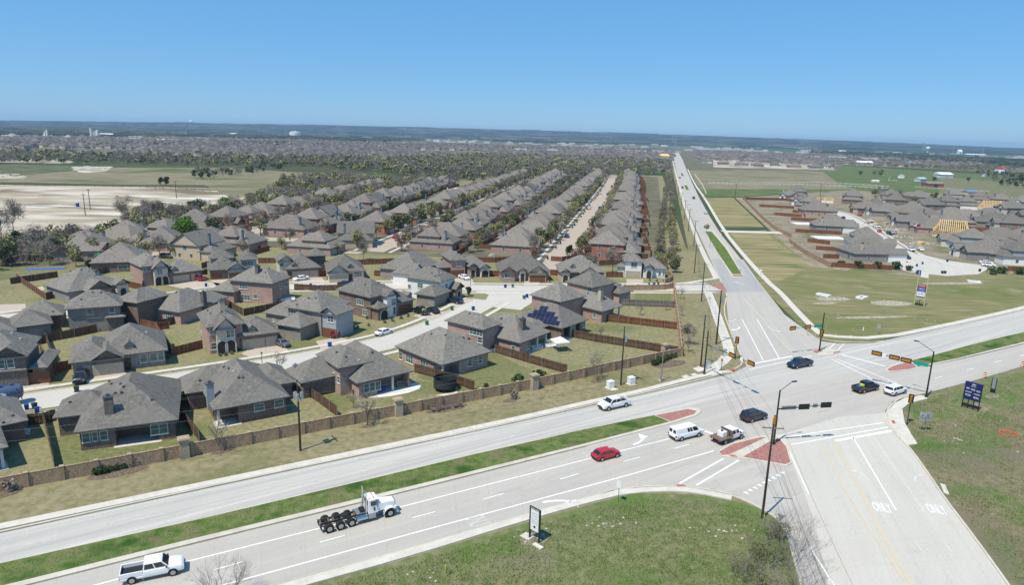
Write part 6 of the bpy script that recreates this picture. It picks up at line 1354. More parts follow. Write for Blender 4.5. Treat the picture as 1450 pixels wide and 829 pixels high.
def car(kind, col, label=None, cat=None, name=None):
    """front towards +x; body, cabin, glass, wheels, lamps, mirrors and bumpers as parts"""
    K = {'sedan': dict(L=4.75, W=1.83, H=1.45, hood=.95, belt=.93, wb=2.75, r=.33, cab=(-1.75,-1.05,.55,1.25), deck=1.02, base=.28),
         'hatch': dict(L=4.25, W=1.78, H=1.42, hood=.92, belt=.92, wb=2.65, r=.34, cab=(-2.0,-1.3,.45,1.15), deck=.95, base=.26),
         'suv': dict(L=4.9, W=1.95, H=1.78, hood=1.10, belt=1.12, wb=2.85, r=.38, cab=(-2.32,-2.05,.6,1.2), deck=1.12, base=.35),
         'pickup': dict(L=5.85, W=2.02, H=1.92, hood=1.20, belt=1.22, wb=3.7, r=.41, cab=(-.82,-.70,.92,1.55), deck=.66, base=.42),
         'van': dict(L=5.6, W=2.02, H=2.05, hood=1.15, belt=1.18, wb=3.45, r=.38, cab=(-2.76,-2.70,1.30,2.05), deck=1.18, base=.40)}[kind]
    root = empty(name or {'sedan':'parked_car','hatch':'car','suv':'suv','pickup':'pickup_truck','van':'van'}[kind], (0,0,-300), 0, label, cat or {'sedan':'car','hatch':'car','suv':'suv','pickup':'pickup truck','van':'van'}[kind])
    L, W_, H_, b, hd, bt, dk = K['L'], K['W']/2, K['H'], K['base'], K['hood'], K['belt'], K['deck']; f = L/2; xr0, xr1, xf1, xf0 = K['cab']
    def sec(x, w, zt, crown=.04): return (x, [(w*.93, b), (w, b+.16), (w*1.0, (b+zt)/2+.05), (w*.965, zt-.07), (w*.86, zt), (w*.4, zt+crown)])
    S_ = [sec(-f, W_*.86, dk-.12 if kind != 'pickup' else bt-.08), sec(-f+.12, W_*.95, dk if kind != 'pickup' else bt), sec(-f+.6, W_, dk if kind != 'pickup' else bt)]
    if kind == 'pickup':
        S_ = [sec(x, w, z, 0) for x, w, z in ((-f, W_*.93, .80), (-f+.08, W_*.98, .82), (xr0-.02, W_, .82), (xr0, W_, bt))]
    S_ += [sec(xr1+.1, W_, bt), sec((xr1+xf0)/2, W_, bt), sec(xf0, W_*.99, bt), sec(f-.75, W_*.98, (bt+hd)/2-.02, .06), sec(f-.25, W_*.93, hd-.10, .05), sec(f-.06, W_*.86, hd-.24, .02), sec(f, W_*.80, hd-.34, .0)]
    body = loft(S_).build('body', PC[col], root, bevel=.035, seg=1)
    zr = H_-.05; wr = W_*.80; wb_ = W_*.90
    cb = MB(); cb.hexa([(xr0,-wb_,bt-.03),(xf0,-wb_,bt-.03),(xf0,wb_,bt-.03),(xr0,wb_,bt-.03)], [(xr1,-wr,zr),(xf1,-wr,zr),(xf1,wr,zr),(xr1,wr,zr)])
    cb.hexa([(xr1+.02,-wr+.03,zr),(xf1-.02,-wr+.03,zr),(xf1-.02,wr-.03,zr),(xr1+.02,wr-.03,zr)], [(xr1+.12,-wr+.2,H_),(xf1-.15,-wr+.2,H_),(xf1-.15,wr-.2,H_),(xr1+.12,wr-.2,H_)])
    cb.build('cabin', PC[col], root, bevel=.03, seg=1)
    def pt(u, s, v):  # side glass: u along, v up
        x = (xr0+(xr1-xr0)*v)*(1-u)+(xf0+(xf1-xf0)*v)*u; y = (wb_+(wr-wb_)*v+.012)*s; return (x, y, bt-.03+(zr-bt+.03)*v)
    nside = {'sedan': ((.05,.47),(.51,.93)), 'hatch': ((.07,.44),(.48,.93)), 'suv': ((.04,.28),(.31,.62),(.65,.94)), 'pickup': ((.05,.46),(.51,.93)), 'van': ((.74,.95),)}[kind]
    if kind == 'van': nside = ((.50,.60),(.62,.71),(.75,.95))
    for s in (1, -1):
        for a, c in nside:
            mb = MB(); q = [pt(a, s, .14), pt(c, s, .14), pt(c-.005, s, .88), pt(a+.005, s, .88)]; mb.add(q, [(0,1,2,3) if s < 0 else (3,2,1,0)]).build('side_window', VGL, root)
    ws = MB(); o_ = .015
    ws.add([(xf0+.01-(xf0-xf1)*.08,-wb_*.93,bt+.03),(xf0+.01-(xf0-xf1)*.08,wb_*.93,bt+.03),(xf1+(xf0-xf1)*.1+.01,wr*.93,zr-.06),(xf1+(xf0-xf1)*.1+.01,-wr*.93,zr-.06)], [(0,1,2,3)]).build('windscreen', VGL, root)
    rz0, rz1 = .14, .86
    def rp(s, v): return (xr0+(xr1-xr0)*v-.012, s*(wb_+(wr-wb_)*v)*.88, bt-.03+(zr-bt+.03)*v)
    if kind != 'van': MB().add([rp(-1, rz0), rp(1, rz0), rp(1, rz1), rp(-1, rz1)], [(3,2,1,0)]).build('rear_window', VGL, root)
    else:
        for s in (-.5, .5): MB().add([(xr0-.02, s*wb_-.30, bt+.12), (xr0-.02, s*wb_+.30, bt+.12), (xr1-.03, s*wr+.30, zr-.2), (xr1-.03, s*wr-.30, zr-.2)], [(3,2,1,0)]).build('rear_window', VGL, root)
    if kind == 'pickup':
        bw = MB(); x0 = -f+.02
        for s in (1, -1): bw.box(x0, s*W_*.97, .8, xr0-.03, s*(W_*.97-.14), bt+.03)
        bw.box(x0, -W_*.95, .8, x0+.07, W_*.95, bt+.02); bw.build('bed_side', PC[col], root)
        MB().box(x0+.08, -W_*.82, .82, xr0-.04, W_*.82, .86).build('bed_floor', BLK, root)
        MB().box(x0-.06, -W_*.9, .48, x0+.04, W_*.9, .68).build('rear_bumper', CHROME, root)
    MB().box(f-.10, -W_*.74, b+.02, f+.05, W_*.74, b+.24).build('front_bumper', BLK if kind in ('pickup','suv') else PC[col], root)
    MB().box(f-.12, -W_*.50, b+.28, f+.02, W_*.50, hd-.36).build('grille', BLK, root)
    MB().box(-f-.04, -W_*.8, b+.05, -f+.08, W_*.8, b+.25).build('sill', BLK, root)
    for s in (1, -1):
        MB().box(f-.28, s*W_*.56, hd-.46, f-.02, s*W_*.86, hd-.30).build('headlight', HLAMP, root)
        MB().box(-f-.02, s*W_*.70, (dk if kind != 'pickup' else 1.1)-.42, -f+.14, s*W_*.94, (dk if kind != 'pickup' else 1.1)-.14).build('tail_light', TLAMP, root)
        MB().box(xf0-.28, s*(W_+.0), bt-.02, xf0-.12, s*(W_+.17), bt+.14).build('mirror', PC[col] if kind != 'pickup' else BLK, root)
        for xa in (K['wb']/2, -K['wb']/2):
            xa += .02; r = K['r']; ar = MB(); n = 10
            for i in range(n):
                t0, t1 = math.pi*i/n, math.pi*(i+1)/n; ri, ro = r*.9, r*1.17
                P = [(xa+ro*math.cos(t), s*(W_+.004), r+ro*math.sin(t)) for t in (t0, t1)]+[(xa+ri*.2*math.cos(t), s*(W_+.004), r+ri*.2*math.sin(t)) for t in (t1, t0)]
                ar.add(P, [(0,1,2,3) if s < 0 else (3,2,1,0)])
            ar.build('wheel_arch', BLK, root); wheel(root, xa, s*(W_-.10), r)
    return root
VU = set()
_vp = {}
def veh(kind, col, a, b_, label, group=None, fz=.03, cat=None):
    """a = px of the rear wheel, b_ = px of the front wheel, both on the near side touching the ground"""
    A, B_ = G(*a), G(*b_); d = (B_-A); d.z = 0; d.normalize(); mid = (A+B_)/2
    side = Vector((-d.y, d.x, 0)); cmid = Vector((mid.x, mid.y, 0)); toCam = -cmid.normalized()
    if side.dot(toCam) > 0: side = -side
    loc = mid+side*.88; loc.z = fz
    key = (kind, col)
    if key in _vp: o = copy_tree(_vp[key])
    else: o = car(kind, col); _vp[key] = o
    o.location = loc; o.rotation_euler = (0, 0, math.atan2(d.y, d.x)); o['label'] = label
    if group: o['group'] = group
    return o
RZ = .056
v1 = veh('pickup','white',(189.5,828),(243,817),'white crew cab pickup driving at the bottom left edge', fz=RZ)
veh('pickup','white',(886,577.5),(861,583),'white work pickup with black grille heading left beside the utility boxes', fz=RZ)
veh('van','white',(964.5,625.8),(988,620),'white passenger van queuing beside the brick median tip', fz=RZ)
veh('hatch','red',(852.5,655),(873.6,649.5),'bright red coupe in the left turn lane', fz=RZ, cat='car')
veh('suv','black',(1063.5,600),(1082,595.5),'black hatchback crossing the junction in front of the flatbed truck', fz=RZ)
veh('pickup','navy',(1146,520),(1127.5,523.5),'dark navy pickup heading left past the far traffic island', fz=RZ)
bt_ = veh('pickup','black',(1222,558.5),(1240.6,554),'black pickup with a loaded bed inside the junction', fz=RZ)
MB().box(-2.4,-.5,.86,-1.5,.5,1.25).build('bed_load', PC['blue'], bt_); MB().box(-1.45,-.4,.86,-1.05,.4,1.5).build('yellow_vest_bundle', mat('hi_vis', [(.55,.62,.05)]), bt_)
veh('suv','white',(1266,562.5),(1282,558),'white suv entering the junction from the right', fz=RZ)
for k, c, a, b_, lb in (('suv','white',(972,289),(975,294),''),('suv','black',(964,264.5),(966,269),'black suv on the north road near the small median'),('suv','black',(961,251),(962,254.5),'dark car far up the north road'),('suv','black',(979,279.5),(982,284),'black car on the north road above the pale car'),('sedan','white',(972.5,287),(975.5,291),'pale car on the north road near the white one'),('suv','white',(998.5,304.5),(996,301.5),'white suv coming south beside the hay field'),('suv','black',(964.8,222),(965.8,225),'dark car at the far bend of the north road')):
    if lb: veh(k, c, a, b_, lb, fz=RZ)
# parked cars
pk = [('pickup','black',(128,533),(121,543),'dark pickup in the drive of the stone gabled house'),('sedan','grey',(386,489),(401,494),'dark grey sedan in the twin arch drive'),('suv','maroon',(472,481.5),(458,474),'dark red suv on the brown drive, front to the garage'),('sedan','white',(541,477.5),(555,473),'white sedan parked at the kerb of the curved street'),
      ('pickup','black',(598,448),(586,443),'black pickup in the drive of the white gabled house'),('sedan','black',(614,446),(604,441),'black sedan beside the black pickup'),('suv','navy',(646,431.5),(636,430),'dark blue suv with silver roof at the brick garage'),
      ('suv','white',(303,421),(311,426),'white car half hidden behind the red fence'),('sedan','white',(432,397.5),(425,398.5),'white sedan in the pale drive of the wide house'),('sedan','navy',(468,400),(462,395),'dark blue sedan left of the pair on the cream garage drive'),('sedan','black',(480,400),(473,396),'black sedan right of the pair on the cream garage drive'),
      ('sedan','navy',(482,406),(496,406),'dark blue car parked on the crossing street'),('sedan','blue',(14,404),(22,402),''),('pickup','red',(281,399),(269,397),'bright red vintage car outside the twin arch wing'),('sedan','white',(651,395),(657,397),'silver white car at the pink gabled house garage'),
      ('sedan','navy',(326,326),(334,324),'dark blue pickup under a cover by the west street'),('sedan','white',(1391,374),(1402,375),'upper white car beside the turning circle'),('suv','white',(1394,378),(1406,379),'lower white suv beside the turning circle'),
      ('pickup','white',(1282,354),(1290,357),'white pickup at the kerb of the new street'),('sedan','white',(1298,353),(1303,356),'white sedan on the new street below the flags'),('sedan','navy',(1275,365),(1285,368),'dark blue car in the new left drive'),('suv','navy',(1253,331),(1259,334),'dark blue car left of the flag poles'),
      ('pickup','white',(1226,313),(1234,316),'white pickup by the building material'),('pickup','white',(1234,321),(1243,324),'second white truck by the building material'),('suv','navy',(1185,311),(1190,313),'small dark blue suv beside the white van'),('sedan','navy',(1189,308),(1195,312),'dark blue car at the new street edge'),('van','white',(1178,306),(1182,309),'white van parked on the new street'),
      ('pickup','white',(1184,296),(1179,300),''),('sedan','black',(1205,316),(1209,319),'dark car coming up the new street'),('suv','black',(1174,292),(1171,294),'black suv parked near the far timber frame'),('sedan','black',(1167,296),(1171,299),'dark car below the far timber frame'),('sedan','white',(1159,292),(1162,294),''),
      ('pickup','white',(1262,333),(1272,331),'white pickup in front of the house with flags'),('sedan','red',(1241,328),(1244,330),'small red utility car by the white trucks'),('sedan','blue',(1287,382),(1296,386),'')]
for k, c, a, b_, lb in pk:
    if lb: veh(k, c, a, b_, lb, fz=.09)
n = 0
for P, nm, u0, u1 in ((STB, 'brown', 250, 780), (STN, 'middle', 250, 700), (STT, 'west', 200, 520)):
    for side in (-1, 1):
        u = u0+rnd.uniform(0, 8)
        while u < u1:
            if rnd.random() < .75:
                k = rnd.choice(('sedan','suv','pickup','sedan','suv')); c = rnd.choice(('white','white','black','silver','grey','navy','red','blue','silver')); key = (k, c)
                if key in _vp: o = copy_tree(_vp[key])
                else: o = car(k, c); _vp[key] = o
                v = vinterp(P, u)+side*rnd.choice((3.2, 11.0, 11.5, 12)); w_ = W(u, v, .09); o.location = w_
                th = math.atan2(VV.y, VV.x); o.rotation_euler = (0, 0, th if abs(v-vinterp(P, u)) > 6 else th+math.pi/2)
                if abs(v-vinterp(P,u)) > 6: o.location.z = .12
                n += 1; o['label'] = f"{c} {'pickup' if k == 'pickup' else k} parked on the {'left' if side < 0 else 'right'} of the {nm} street, {ordinal(n)} from near"; o['group'] = f'cars parked along the {nm} street'
            u += rnd.uniform(13, 26)
    n = 0
# --- flatbed work truck
A, B_ = G(1027,630.5), G(1047.5,623.5); d = (B_-A).normalized(); s_ = Vector((d.y, -d.x, 0)); mid = (A+B_)/2-s_*.95
fb = empty('flatbed_truck', (mid.x, mid.y, RZ), math.atan2(d.y, d.x), 'white crew cab work truck with a brown flatbed and white tank', 'truck')
MB().box(-.2,-.98,.55,1.55,.98,1.2).box(1.5,-.92,.55,2.75,.92,1.18).build('body', PC['white'], fb, bevel=.07)
MB().hexa([(-.2,-.94,1.18),(1.72,-.94,1.18),(1.72,.94,1.18),(-.2,.94,1.18)], [(-.12,-.82,1.92),(1.15,-.82,1.92),(1.15,.82,1.92),(-.12,.82,1.92)]).build('cabin', PC['white'], fb, bevel=.05)
for s in (-1, 1):
    for xa, xb in ((-.02,.62),(.72,1.38)): MB().add([(xa,s*.952,1.26),(xb,s*.952,1.26),(xb-.12,s*.85,1.8),(xa+.03,s*.85,1.8)], [(0,1,2,3) if s < 0 else (3,2,1,0)]).build('side_window', VGL, fb)
    MB().box(2.6,s*.6,.85,2.79,s*.88,1.05).build('headlight', HLAMP, fb); MB().box(1.45,s*1.0,1.2,1.6,s*1.2,1.42).build('mirror', BLK, fb)
    for x in (1.95, -1.75): wheel(fb, x, s*.9, .41, .28)
    MB().box(-3.02,s*.6,.68,-2.95,s*.9,.82).build('tail_light', TLAMP, fb)
MB().add([(1.66,-.86,1.22),(1.66,.86,1.22),(1.22,.78,1.84),(1.22,-.78,1.84)], [(0,1,2,3)]).build('windscreen', VGL, fb)
MB().box(-3.0,-1.15,.84,-.3,1.15,.98).build('flatbed', RUST, fb); MB().box(-.42,-1.1,.98,-.3,1.1,1.9).build('headboard', RUST, fb)
MB().box(-3.0,-.45,.5,2.6,-.3,.8).box(-3.0,.3,.5,2.6,.45,.8).build('chassis', BLK, fb)
tk = empty('water_tank', (mid+d*(-1.45)).to_tuple()[:2]+(RZ+.98,), math.atan2(d.y, d.x), 'square white caged tank on the brown flatbed', 'tank')
MB().box(-.5,-.55,0,.5,.55,.85).build('tank_body', PC['white'], tk, bevel=.06); MB().tube((-.1,0,.85),(-.1,0,1.0),.2,n=8).build('tank_lid', BLK, tk)
MB().tube((-.75,-.8,.98),(-.75,-.8,1.75),.05).tube((-.75,-.8,1.75),(-.9,-.5,1.9),.05).box(-1.05,.5,.98,-.5,1.0,1.4).build('welding_gear', BLK, fb)
# --- the road tractor
A, B_ = G(467,756), G(552.9,733.5); d = (B_-A).normalized(); s_ = Vector((-d.y, d.x, 0)); org = A+s_*1.1
tr = empty('semi_tractor', (org.x, org.y, RZ), math.atan2(d.y, d.x), 'white conventional road tractor with a bare four axle chassis, no trailer', 'truck')
WBT = (B_-A).length; q = WBT/7.6
def X(x): return x*q
for x in (0, 1.35, 2.72):
    for s in (-1, 1):
        wheel(tr, X(x), s*.98, .52, .5 if x < 2 else .32, rimr=.55)
    MB().tube((X(x),-.9,.52),(X(x),.9,.52),.11).ball((X(x),0,.52),.28).build('axle', STEEL, tr)
for s in (-1, 1): wheel(tr, X(7.6), s*1.0, .53, .32, rimr=.55)
MB().tube((X(7.6),-.9,.5),(X(7.6),.9,.5),.08).build('axle', STEEL, tr)
MB().box(X(-.9),-.48,.82,X(8.4),-.38,1.08).box(X(-.9),.38,.82,X(8.4),.48,1.08).build('frame_rail', STEEL, tr)
cm = MB()
for x in (-.85, .1, .7, 2.0, 3.3, 4.2): cm.box(X(x),-.4,.86,X(x)+.14,.4,1.02)
cm.build('crossmember', RUST, tr)
MB().box(X(3.5),-.62,1.08,X(4.9),.62,1.16).build('deck_plate', mat('tread_plate', [(.35,.35,.34)], rough=.4, metal=.6), tr)
fw_ = MB().tube((X(2.05),0,1.12),(X(2.05),0,1.22),.48,n=14); fw_.build('fifth_wheel', BLK, tr)
for s in (-1, 1):
    MB().tube((X(3.35),s*.82,.72),(X(4.75),s*.82,.72),.33,n=14).build('fuel_tank', CHROME, tr); MB().box(X(4.85),s*.55,.45,X(5.75),s*1.08,.62).box(X(4.85),s*.95,.62,X(5.75),s*1.05,1.0).build('cab_step', RIM, tr)
    MB().tube((X(4.66),s*.72,.9),(X(4.66),s*.72,3.9),.075,n=8).tube((X(4.66),s*.72,1.6),(X(4.66),s*.72,2.9),.12,n=8).build('exhaust_stack', CHROME, tr)
    MB().box(-X(.95),s*.9,.4,-X(.85),s*.25,.9).build('mudflap', BLK, tr)
    # fender over the front wheel
    fn = MB(); n_ = 10; sp = [(X(7.6)+.78*math.cos(t), .53+.72*math.sin(t)) for t in [math.pi*(-.02)+math.pi*1.1*i/n_ for i in range(n_+1)]]
    for (x0, z0), (x1, z1) in zip(sp, sp[1:]): fn.hexa([(x0,s*.62,z0),(x1,s*.62,z1),(x1,s*1.2,z1),(x0,s*1.2,z0)], [(x0,s*.62,z0+.06),(x1,s*.62,z1+.06),(x1,s*1.2,z1+.06),(x0,s*1.2,z0+.06)])
    fn.build('fender', PC['white'], tr); MB().box(X(8.22),s*.75,1.0,X(8.42),s*1.08,1.25).build('headlight', HLAMP, tr)
    MB().box(X(6.02),s*1.1,1.9,X(6.1),s*1.32,2.6).build('mirror', CHROME, tr)
    MB().add([(X(5.15),s*1.012,2.0),(X(5.85),s*1.012,2.0),(X(5.8),s*.99,2.55),(X(5.15),s*.99,2.55)], [(0,1,2,3) if s < 0 else (3,2,1,0)]).build('side_window', VGL, tr)
    MB().box(X(5.5),s*1.0,1.35,X(5.7),s*1.03,1.75).build('door_window', VGL, tr)
MB().hexa([(X(4.85),-1.0,1.0),(X(6.1),-1.0,1.0),(X(6.1),1.0,1.0),(X(4.85),1.0,1.0)], [(X(4.9),-.93,2.75),(X(5.8),-.93,2.75),(X(5.8),.93,2.75),(X(4.9),.93,2.75)]).build('cab', PC['white'], tr, bevel=.06)
MB().hexa([(X(6.05),-.88,1.0),(X(8.45),-.62,1.0),(X(8.45),.62,1.0),(X(6.05),.88,1.0)], [(X(6.05),-.78,1.98),(X(8.4),-.56,1.80),(X(8.4),.56,1.80),(X(6.05),.78,1.98)]).build('hood', PC['white'], tr, bevel=.09)
MB().add([(X(6.07),-.82,2.02),(X(6.07),.82,2.02),(X(5.86),.80,2.60),(X(5.86),-.80,2.60)], [(0,1,2,3)]).build('windscreen', VGL, tr)
MB().box(X(5.7),-.86,2.6,X(6.15),.86,2.68).build('sun_visor', PC['white'], tr); MB().box(X(8.44),-.52,1.0,X(8.5),.52,1.76).build('grille', CHROME, tr); MB().box(X(8.5),-1.1,.42,X(8.68),1.1,.72).build('front_bumper', CHROME, tr)
MB().box(X(4.84),-.55,2.0,X(4.88),.55,2.5).build('rear_window', VGL, tr)
lt = MB(); [lt.box(X(5.62),-.7+.35*i,2.76,X(5.72),-.6+.35*i,2.86) for i in range(5)]; lt.build('cab_lights', mat('amber_lens', [(.55,.22,.02)]), tr)
MB().tube((X(4.3),.2,1.2),(X(4.3),.2,1.9),.03).tube((X(4.3),-.2,1.2),(X(4.6),-.2,1.8),.03).box(X(4.0),-.5,1.16,X(4.6),.5,1.4).build('air_lines', BLK, tr)
# --- blue vacuum tanker at the left edge
A = G(3,580); B_ = G(22,575.5); d = (G(60,563)-G(-40,583)).normalized(); s_ = Vector((-d.y, d.x, 0)); o_ = (A+B_)/2+s_*1.1
tk2 = empty('tanker_truck', (o_.x, o_.y, .09), math.atan2(d.y, d.x)+math.pi, 'dark blue tanker truck with white oval emblem, cut by the left edge', 'truck')
MB().tube((-1.9,0,2.1),(5.0,0,2.1),1.18,n=20).build('tank', PC['tank'], tk2, smooth=False); MB().ball((-1.9,0,2.1),.45,1.16,1.16,16,8).build('tank_end', PC['tank'], tk2)
MB().tube((.4,0,3.3),(3.6,0,3.3),.38,n=12).build('upper_cylinder', PC['blue'], tk2); MB().tube((-.8,0,3.15),(-.8,0,3.5),.3,n=10).build('hatch', PC['tank'], tk2)
MB().tube((-1.3,1.1,3.0),(-1.9,1.0,.9),.09).tube((-1.3,-1.1,3.0),(-1.9,-1.0,.9),.09).build('hose_arm', PC['maroon'], tk2)
for x in (-.2, 1.15, 6.8):
    for s in (-1, 1): wheel(tk2, x, s*1.0, .52, .36, rimr=.6)
MB().box(-1.6,-.5,.8,7.6,.5,1.05).build('chassis', STEEL, tk2); MB().box(-1.0,.9,1.05,2.2,1.2,1.15).box(-1.0,-1.2,1.05,2.2,-.9,1.15).build('fender', PC['white'], tk2)
MB().box(5.4,-1.15,.9,7.6,1.15,3.0).build('cab', PC['tank'], tk2, bevel=.12); MB().box(7.61,-1.0,1.9,7.64,1.0,2.7).build('windscreen', VGL, tk2)
for s in (1, -1):
    em = MB(); pts = [(1.3+1.25*math.cos(2*math.pi*i/20), 2.15+.42*math.sin(2*math.pi*i/20)) for i in range(20)]
    em.add([(x, s*1.21, z) for x, z in pts]+[(x, s*1.15, z) for x, z in pts], [tuple(range(20)) if s < 0 else tuple(range(20))[::-1]]+[(i,(i+1)%20,20+(i+1)%20,20+i) for i in range(20)]); em.build('oval_emblem', PAINT, tk2)
    me = text_mesh('RED', .7, 'emblem_text', extrude=.004, bold=.02); o = link('emblem_text', me, PC['maroon'], tk2); o.location = (1.3, s*1.222, 2.15); o.rotation_euler = (R(90), 0, 0 if s < 0 else math.pi)
# ================================================================ POLES, SIGNALS, SIGNS, SMALL THINGS
WOOD = mat('creosote_pole', [(.030,.022,.017),(.062,.047,.036)], scale=3, rough=.9, stretch=(1,1,.1)); WOODG = mat('grey_pole', [(.20,.17,.135),(.28,.245,.20)], scale=3, rough=.9, stretch=(1,1,.1))
GALV = mat('galvanised_steel', [(.34,.36,.37),(.45,.47,.48)], scale=2, rough=.45, metal=.5); DARKST = mat('dark_pole_steel', [(.025,.03,.028)], scale=2, rough=.5, metal=.3)
AMBER = mat('signal_yellow', [(.36,.16,.012),(.42,.20,.018)], scale=2, rough=.5); SIGRED = mat('lit_red_lens', [(.5,.02,.01)], scale=1, rough=.3); SGREEN = mat('street_sign_green', [(.0,.30,.22)], scale=1, rough=.4)
SWHITE = mat('sign_white', [(.75,.75,.73)], scale=1, rough=.5); SNAVY = mat('sign_navy', [(.012,.02,.11)], scale=1, rough=.4); INSUL = mat('porcelain', [(.45,.45,.43)], scale=1, rough=.3); WIREM = mat('wire', [(.16,.16,.16)], scale=1, rough=.5, metal=.3)
def mesh_text(body, root, loc, rot, w, h, m, name='lettering', extrude=.004):
    me = text_mesh(body, 1.0, name, extrude=extrude, bold=.01); xs = [v.co.x for v in me.vertices]; ys = [v.co.y for v in me.vertices]
    sx = w/max(.01, max(xs)-min(xs)); sy = h/max(.01, max(ys)-min(ys)); cx_, cy_ = (max(xs)+min(xs))/2, (max(ys)+min(ys))/2
    for v in me.vertices: v.co.x = (v.co.x-cx_)*sx; v.co.y = (v.co.y-cy_)*sy
    o = link(name, me, m, root); o.location = loc; o.rotation_euler = rot; return o
POLES = {}
def upole(key, px, py, tpx_, tpy, label, arm_dir=None, h=None, crossarm=True, transformer=None, m=None, arms=(0.5,), r=.17):
    g = G(px, py)
    if h is None:
        best = min(((abs(proj((g.x, g.y, z))[1]-tpy), z) for z in np.arange(5, 17, .05))); h = best[1]
    root = empty('utility_pole', g, 0, label, 'utility pole')
    MB().tube((0,0,-.2),(0,0,h),r,r*.62,10).build('pole', m or WOOD, root)
    a = arm_dir if arm_dir is not None else Vector((1,0,0)); tops = []
    if crossarm:
        for dz in arms:
            z = h-dz; ca = MB(); p, q = -a*1.25, a*1.25; n = Vector((-a.y,a.x,0))*.06
            ca.hexa([(p.x-n.x,p.y-n.y,z-.07),(q.x-n.x,q.y-n.y,z-.07),(q.x+n.x,q.y+n.y,z-.07),(p.x+n.x,p.y+n.y,z-.07)], [(p.x-n.x,p.y-n.y,z+.07),(q.x-n.x,q.y-n.y,z+.07),(q.x+n.x,q.y+n.y,z+.07),(p.x+n.x,p.y+n.y,z+.07)]); ca.build('crossarm', WOODG, root)
            for t in (-1.1, -.45, 1.1):
                c = a*t; MB().tube((c.x,c.y,z+.06),(c.x,c.y,z+.3),.06,.035,6).build('insulator', INSUL, root)
                if dz == arms[0]: tops.append(g+Vector((c.x, c.y, z+.3)))
    if transformer:
        for i in range(transformer):
            c = Vector((math.cos(2.1*i+.6), math.sin(2.1*i+.6), 0))*.5; t = MB().tube((c.x,c.y,h-2.9),(c.x,c.y,h-1.9),.27,n=12).build('transformer', GALV, root)
            MB().tube((c.x,c.y,h-1.9),(c.x,c.y,h-1.65),.05,.03,6).build('bushing', INSUL, t)
    POLES[key] = dict(g=g, h=h, tops=tops or [g+Vector((0,0,h-.1))], root=root); return root
EWD = (G(960,525)-G(440,655)).normalized(); NX = Vector((-EWD.y, EWD.x, 0))
upole('p0', -330, 735, -345, 560, 'utility pole beyond the left edge', NX, h=11)
upole('p1', 425.5, 639, 416, 539, 'left wooden utility pole with pale transformers, beside the stone wall', NX, transformer=3, arms=(.45,))
upole('p3', 879, 546, 881, 463, 'wooden utility pole with one pale transformer between the white utility boxes', NX, transformer=1)
upole('p4', 992, 520, 994.9, 446, 'wooden utility pole with crossarm just left of the corner signal', VV, arms=(.4,))
upole('p5', 1014, 488, 1015.7, 412, 'tall dark utility pole with two crossarms and transformer at the verge', VV, transformer=1, arms=(.3, 1.3), m=WOOD, r=.2)
upole('p6', 993, 427.6, 996.4, 372, 'utility pole just below the side street', VV, crossarm=True); upole('p7', 983, 387, 982.5, 346, 'utility pole right of the white stucco house', VV)
upole('p8', 1079, 735, 1088, 601, 'near utility pole with crossarm rising over the brick island', Vector((math.cos(R(-5)), math.sin(R(-5)), 0)), arms=(.5,), r=.165)
g8 = POLES['p8']['g']
upole('p9', 936, 541, 936, 494, 'pale short pole before the corner hedge', crossarm=False, m=WOODG, r=.14)
for i, u in enumerate((300, 350, 400, 455, 520, 600, 700)): 
    p = W(u, 19.5); x, y = proj(p); upole(f'n{i}', x, y, x, y-40, f'utility pole beside the north road, {ordinal(i+1)} beyond the side street', VV, h=11.5)
def wire(A, B_, sag=.6, r=.014):
    mb = MB(); pts = [A.lerp(B_, t/10)+Vector((0,0,-sag*4*(t/10)*(1-t/10))) for t in range(11)]; mb.path(pts, r, 3); return mb
def span(k1, k2, label, sag=.7, low=()):
    mb = MB(); A, B_ = POLES[k1], POLES[k2]; n = min(len(A['tops']), len(B_['tops']))
    for i in range(n): w_ = wire(A['tops'][i], B_['tops'][i], sag); mb.add(w_.v, w_.f)
    for dz in low or (2.2, 3.6): w_ = wire(A['g']+Vector((0,0,A['h']-dz)), B_['g']+Vector((0,0,B_['h']-dz)), sag*1.1, .02); mb.add(w_.v, w_.f)
    mb.build('power_lines', WIREM, None, label=label, category='power lines')
span('p0','p1','power lines running left over the gardens from the left pole', 1.0); span('p1','p3','power lines between the left pole and the transformer pole', 1.1); span('p3','p4','power lines from the transformer pole to the corner pole', .7)
span('p4','p6','power lines from the corner pole up to the side street', .5); span('p5','p7','power lines from the dark verge pole north', .6); span('p7','n0','power lines beyond the white stucco house', .6); span('p4','p8','bundle of power lines crossing over the junction to the near pole', .8)
for i in range(6): span(f'n{i}', f'n{i+1}', f'power lines along the north road, {ordinal(i+1)} span', .6)
upole('p10', 1240, 1250, 1240, 900, 'utility pole below the bottom edge', Vector((1,0,0)), h=12); span('p8','p10','power lines dropping from the near pole to the bottom edge', .8)

def luminaire(root, top, tip, m=GALV, rise=1.2):
    a = Vector(top); b = Vector(tip); pts = [a.lerp(b, t/5)+Vector((0,0,rise*math.sin(t/5*math.pi/2)*0)) for t in range(6)]
    MB().path(pts, .05, 5).build('lamp_arm', m, root); d = (b-a); d.z = 0; d.normalize(); c = b
    MB().hexa([(c.x-.1*-d.y,c.y-.1*d.x,c.z-.08),(c.x+d.x*.8-.1*-d.y,c.y+d.y*.8-.1*d.x,c.z-.08),(c.x+d.x*.8+.1*-d.y,c.y+d.y*.8+.1*d.x,c.z-.08),(c.x+.1*-d.y,c.y+.1*d.x,c.z-.08)],
              [(c.x-.14*-d.y,c.y-.14*d.x,c.z+.08),(c.x+d.x*.8-.14*-d.y,c.y+d.y*.8-.14*d.x,c.z+.08),(c.x+d.x*.8+.14*-d.y,c.y+d.y*.8+.14*d.x,c.z+.08),(c.x+.14*-d.y,c.y+.14*d.x,c.z+.08)]).build('lamp_head', DARKST, root)
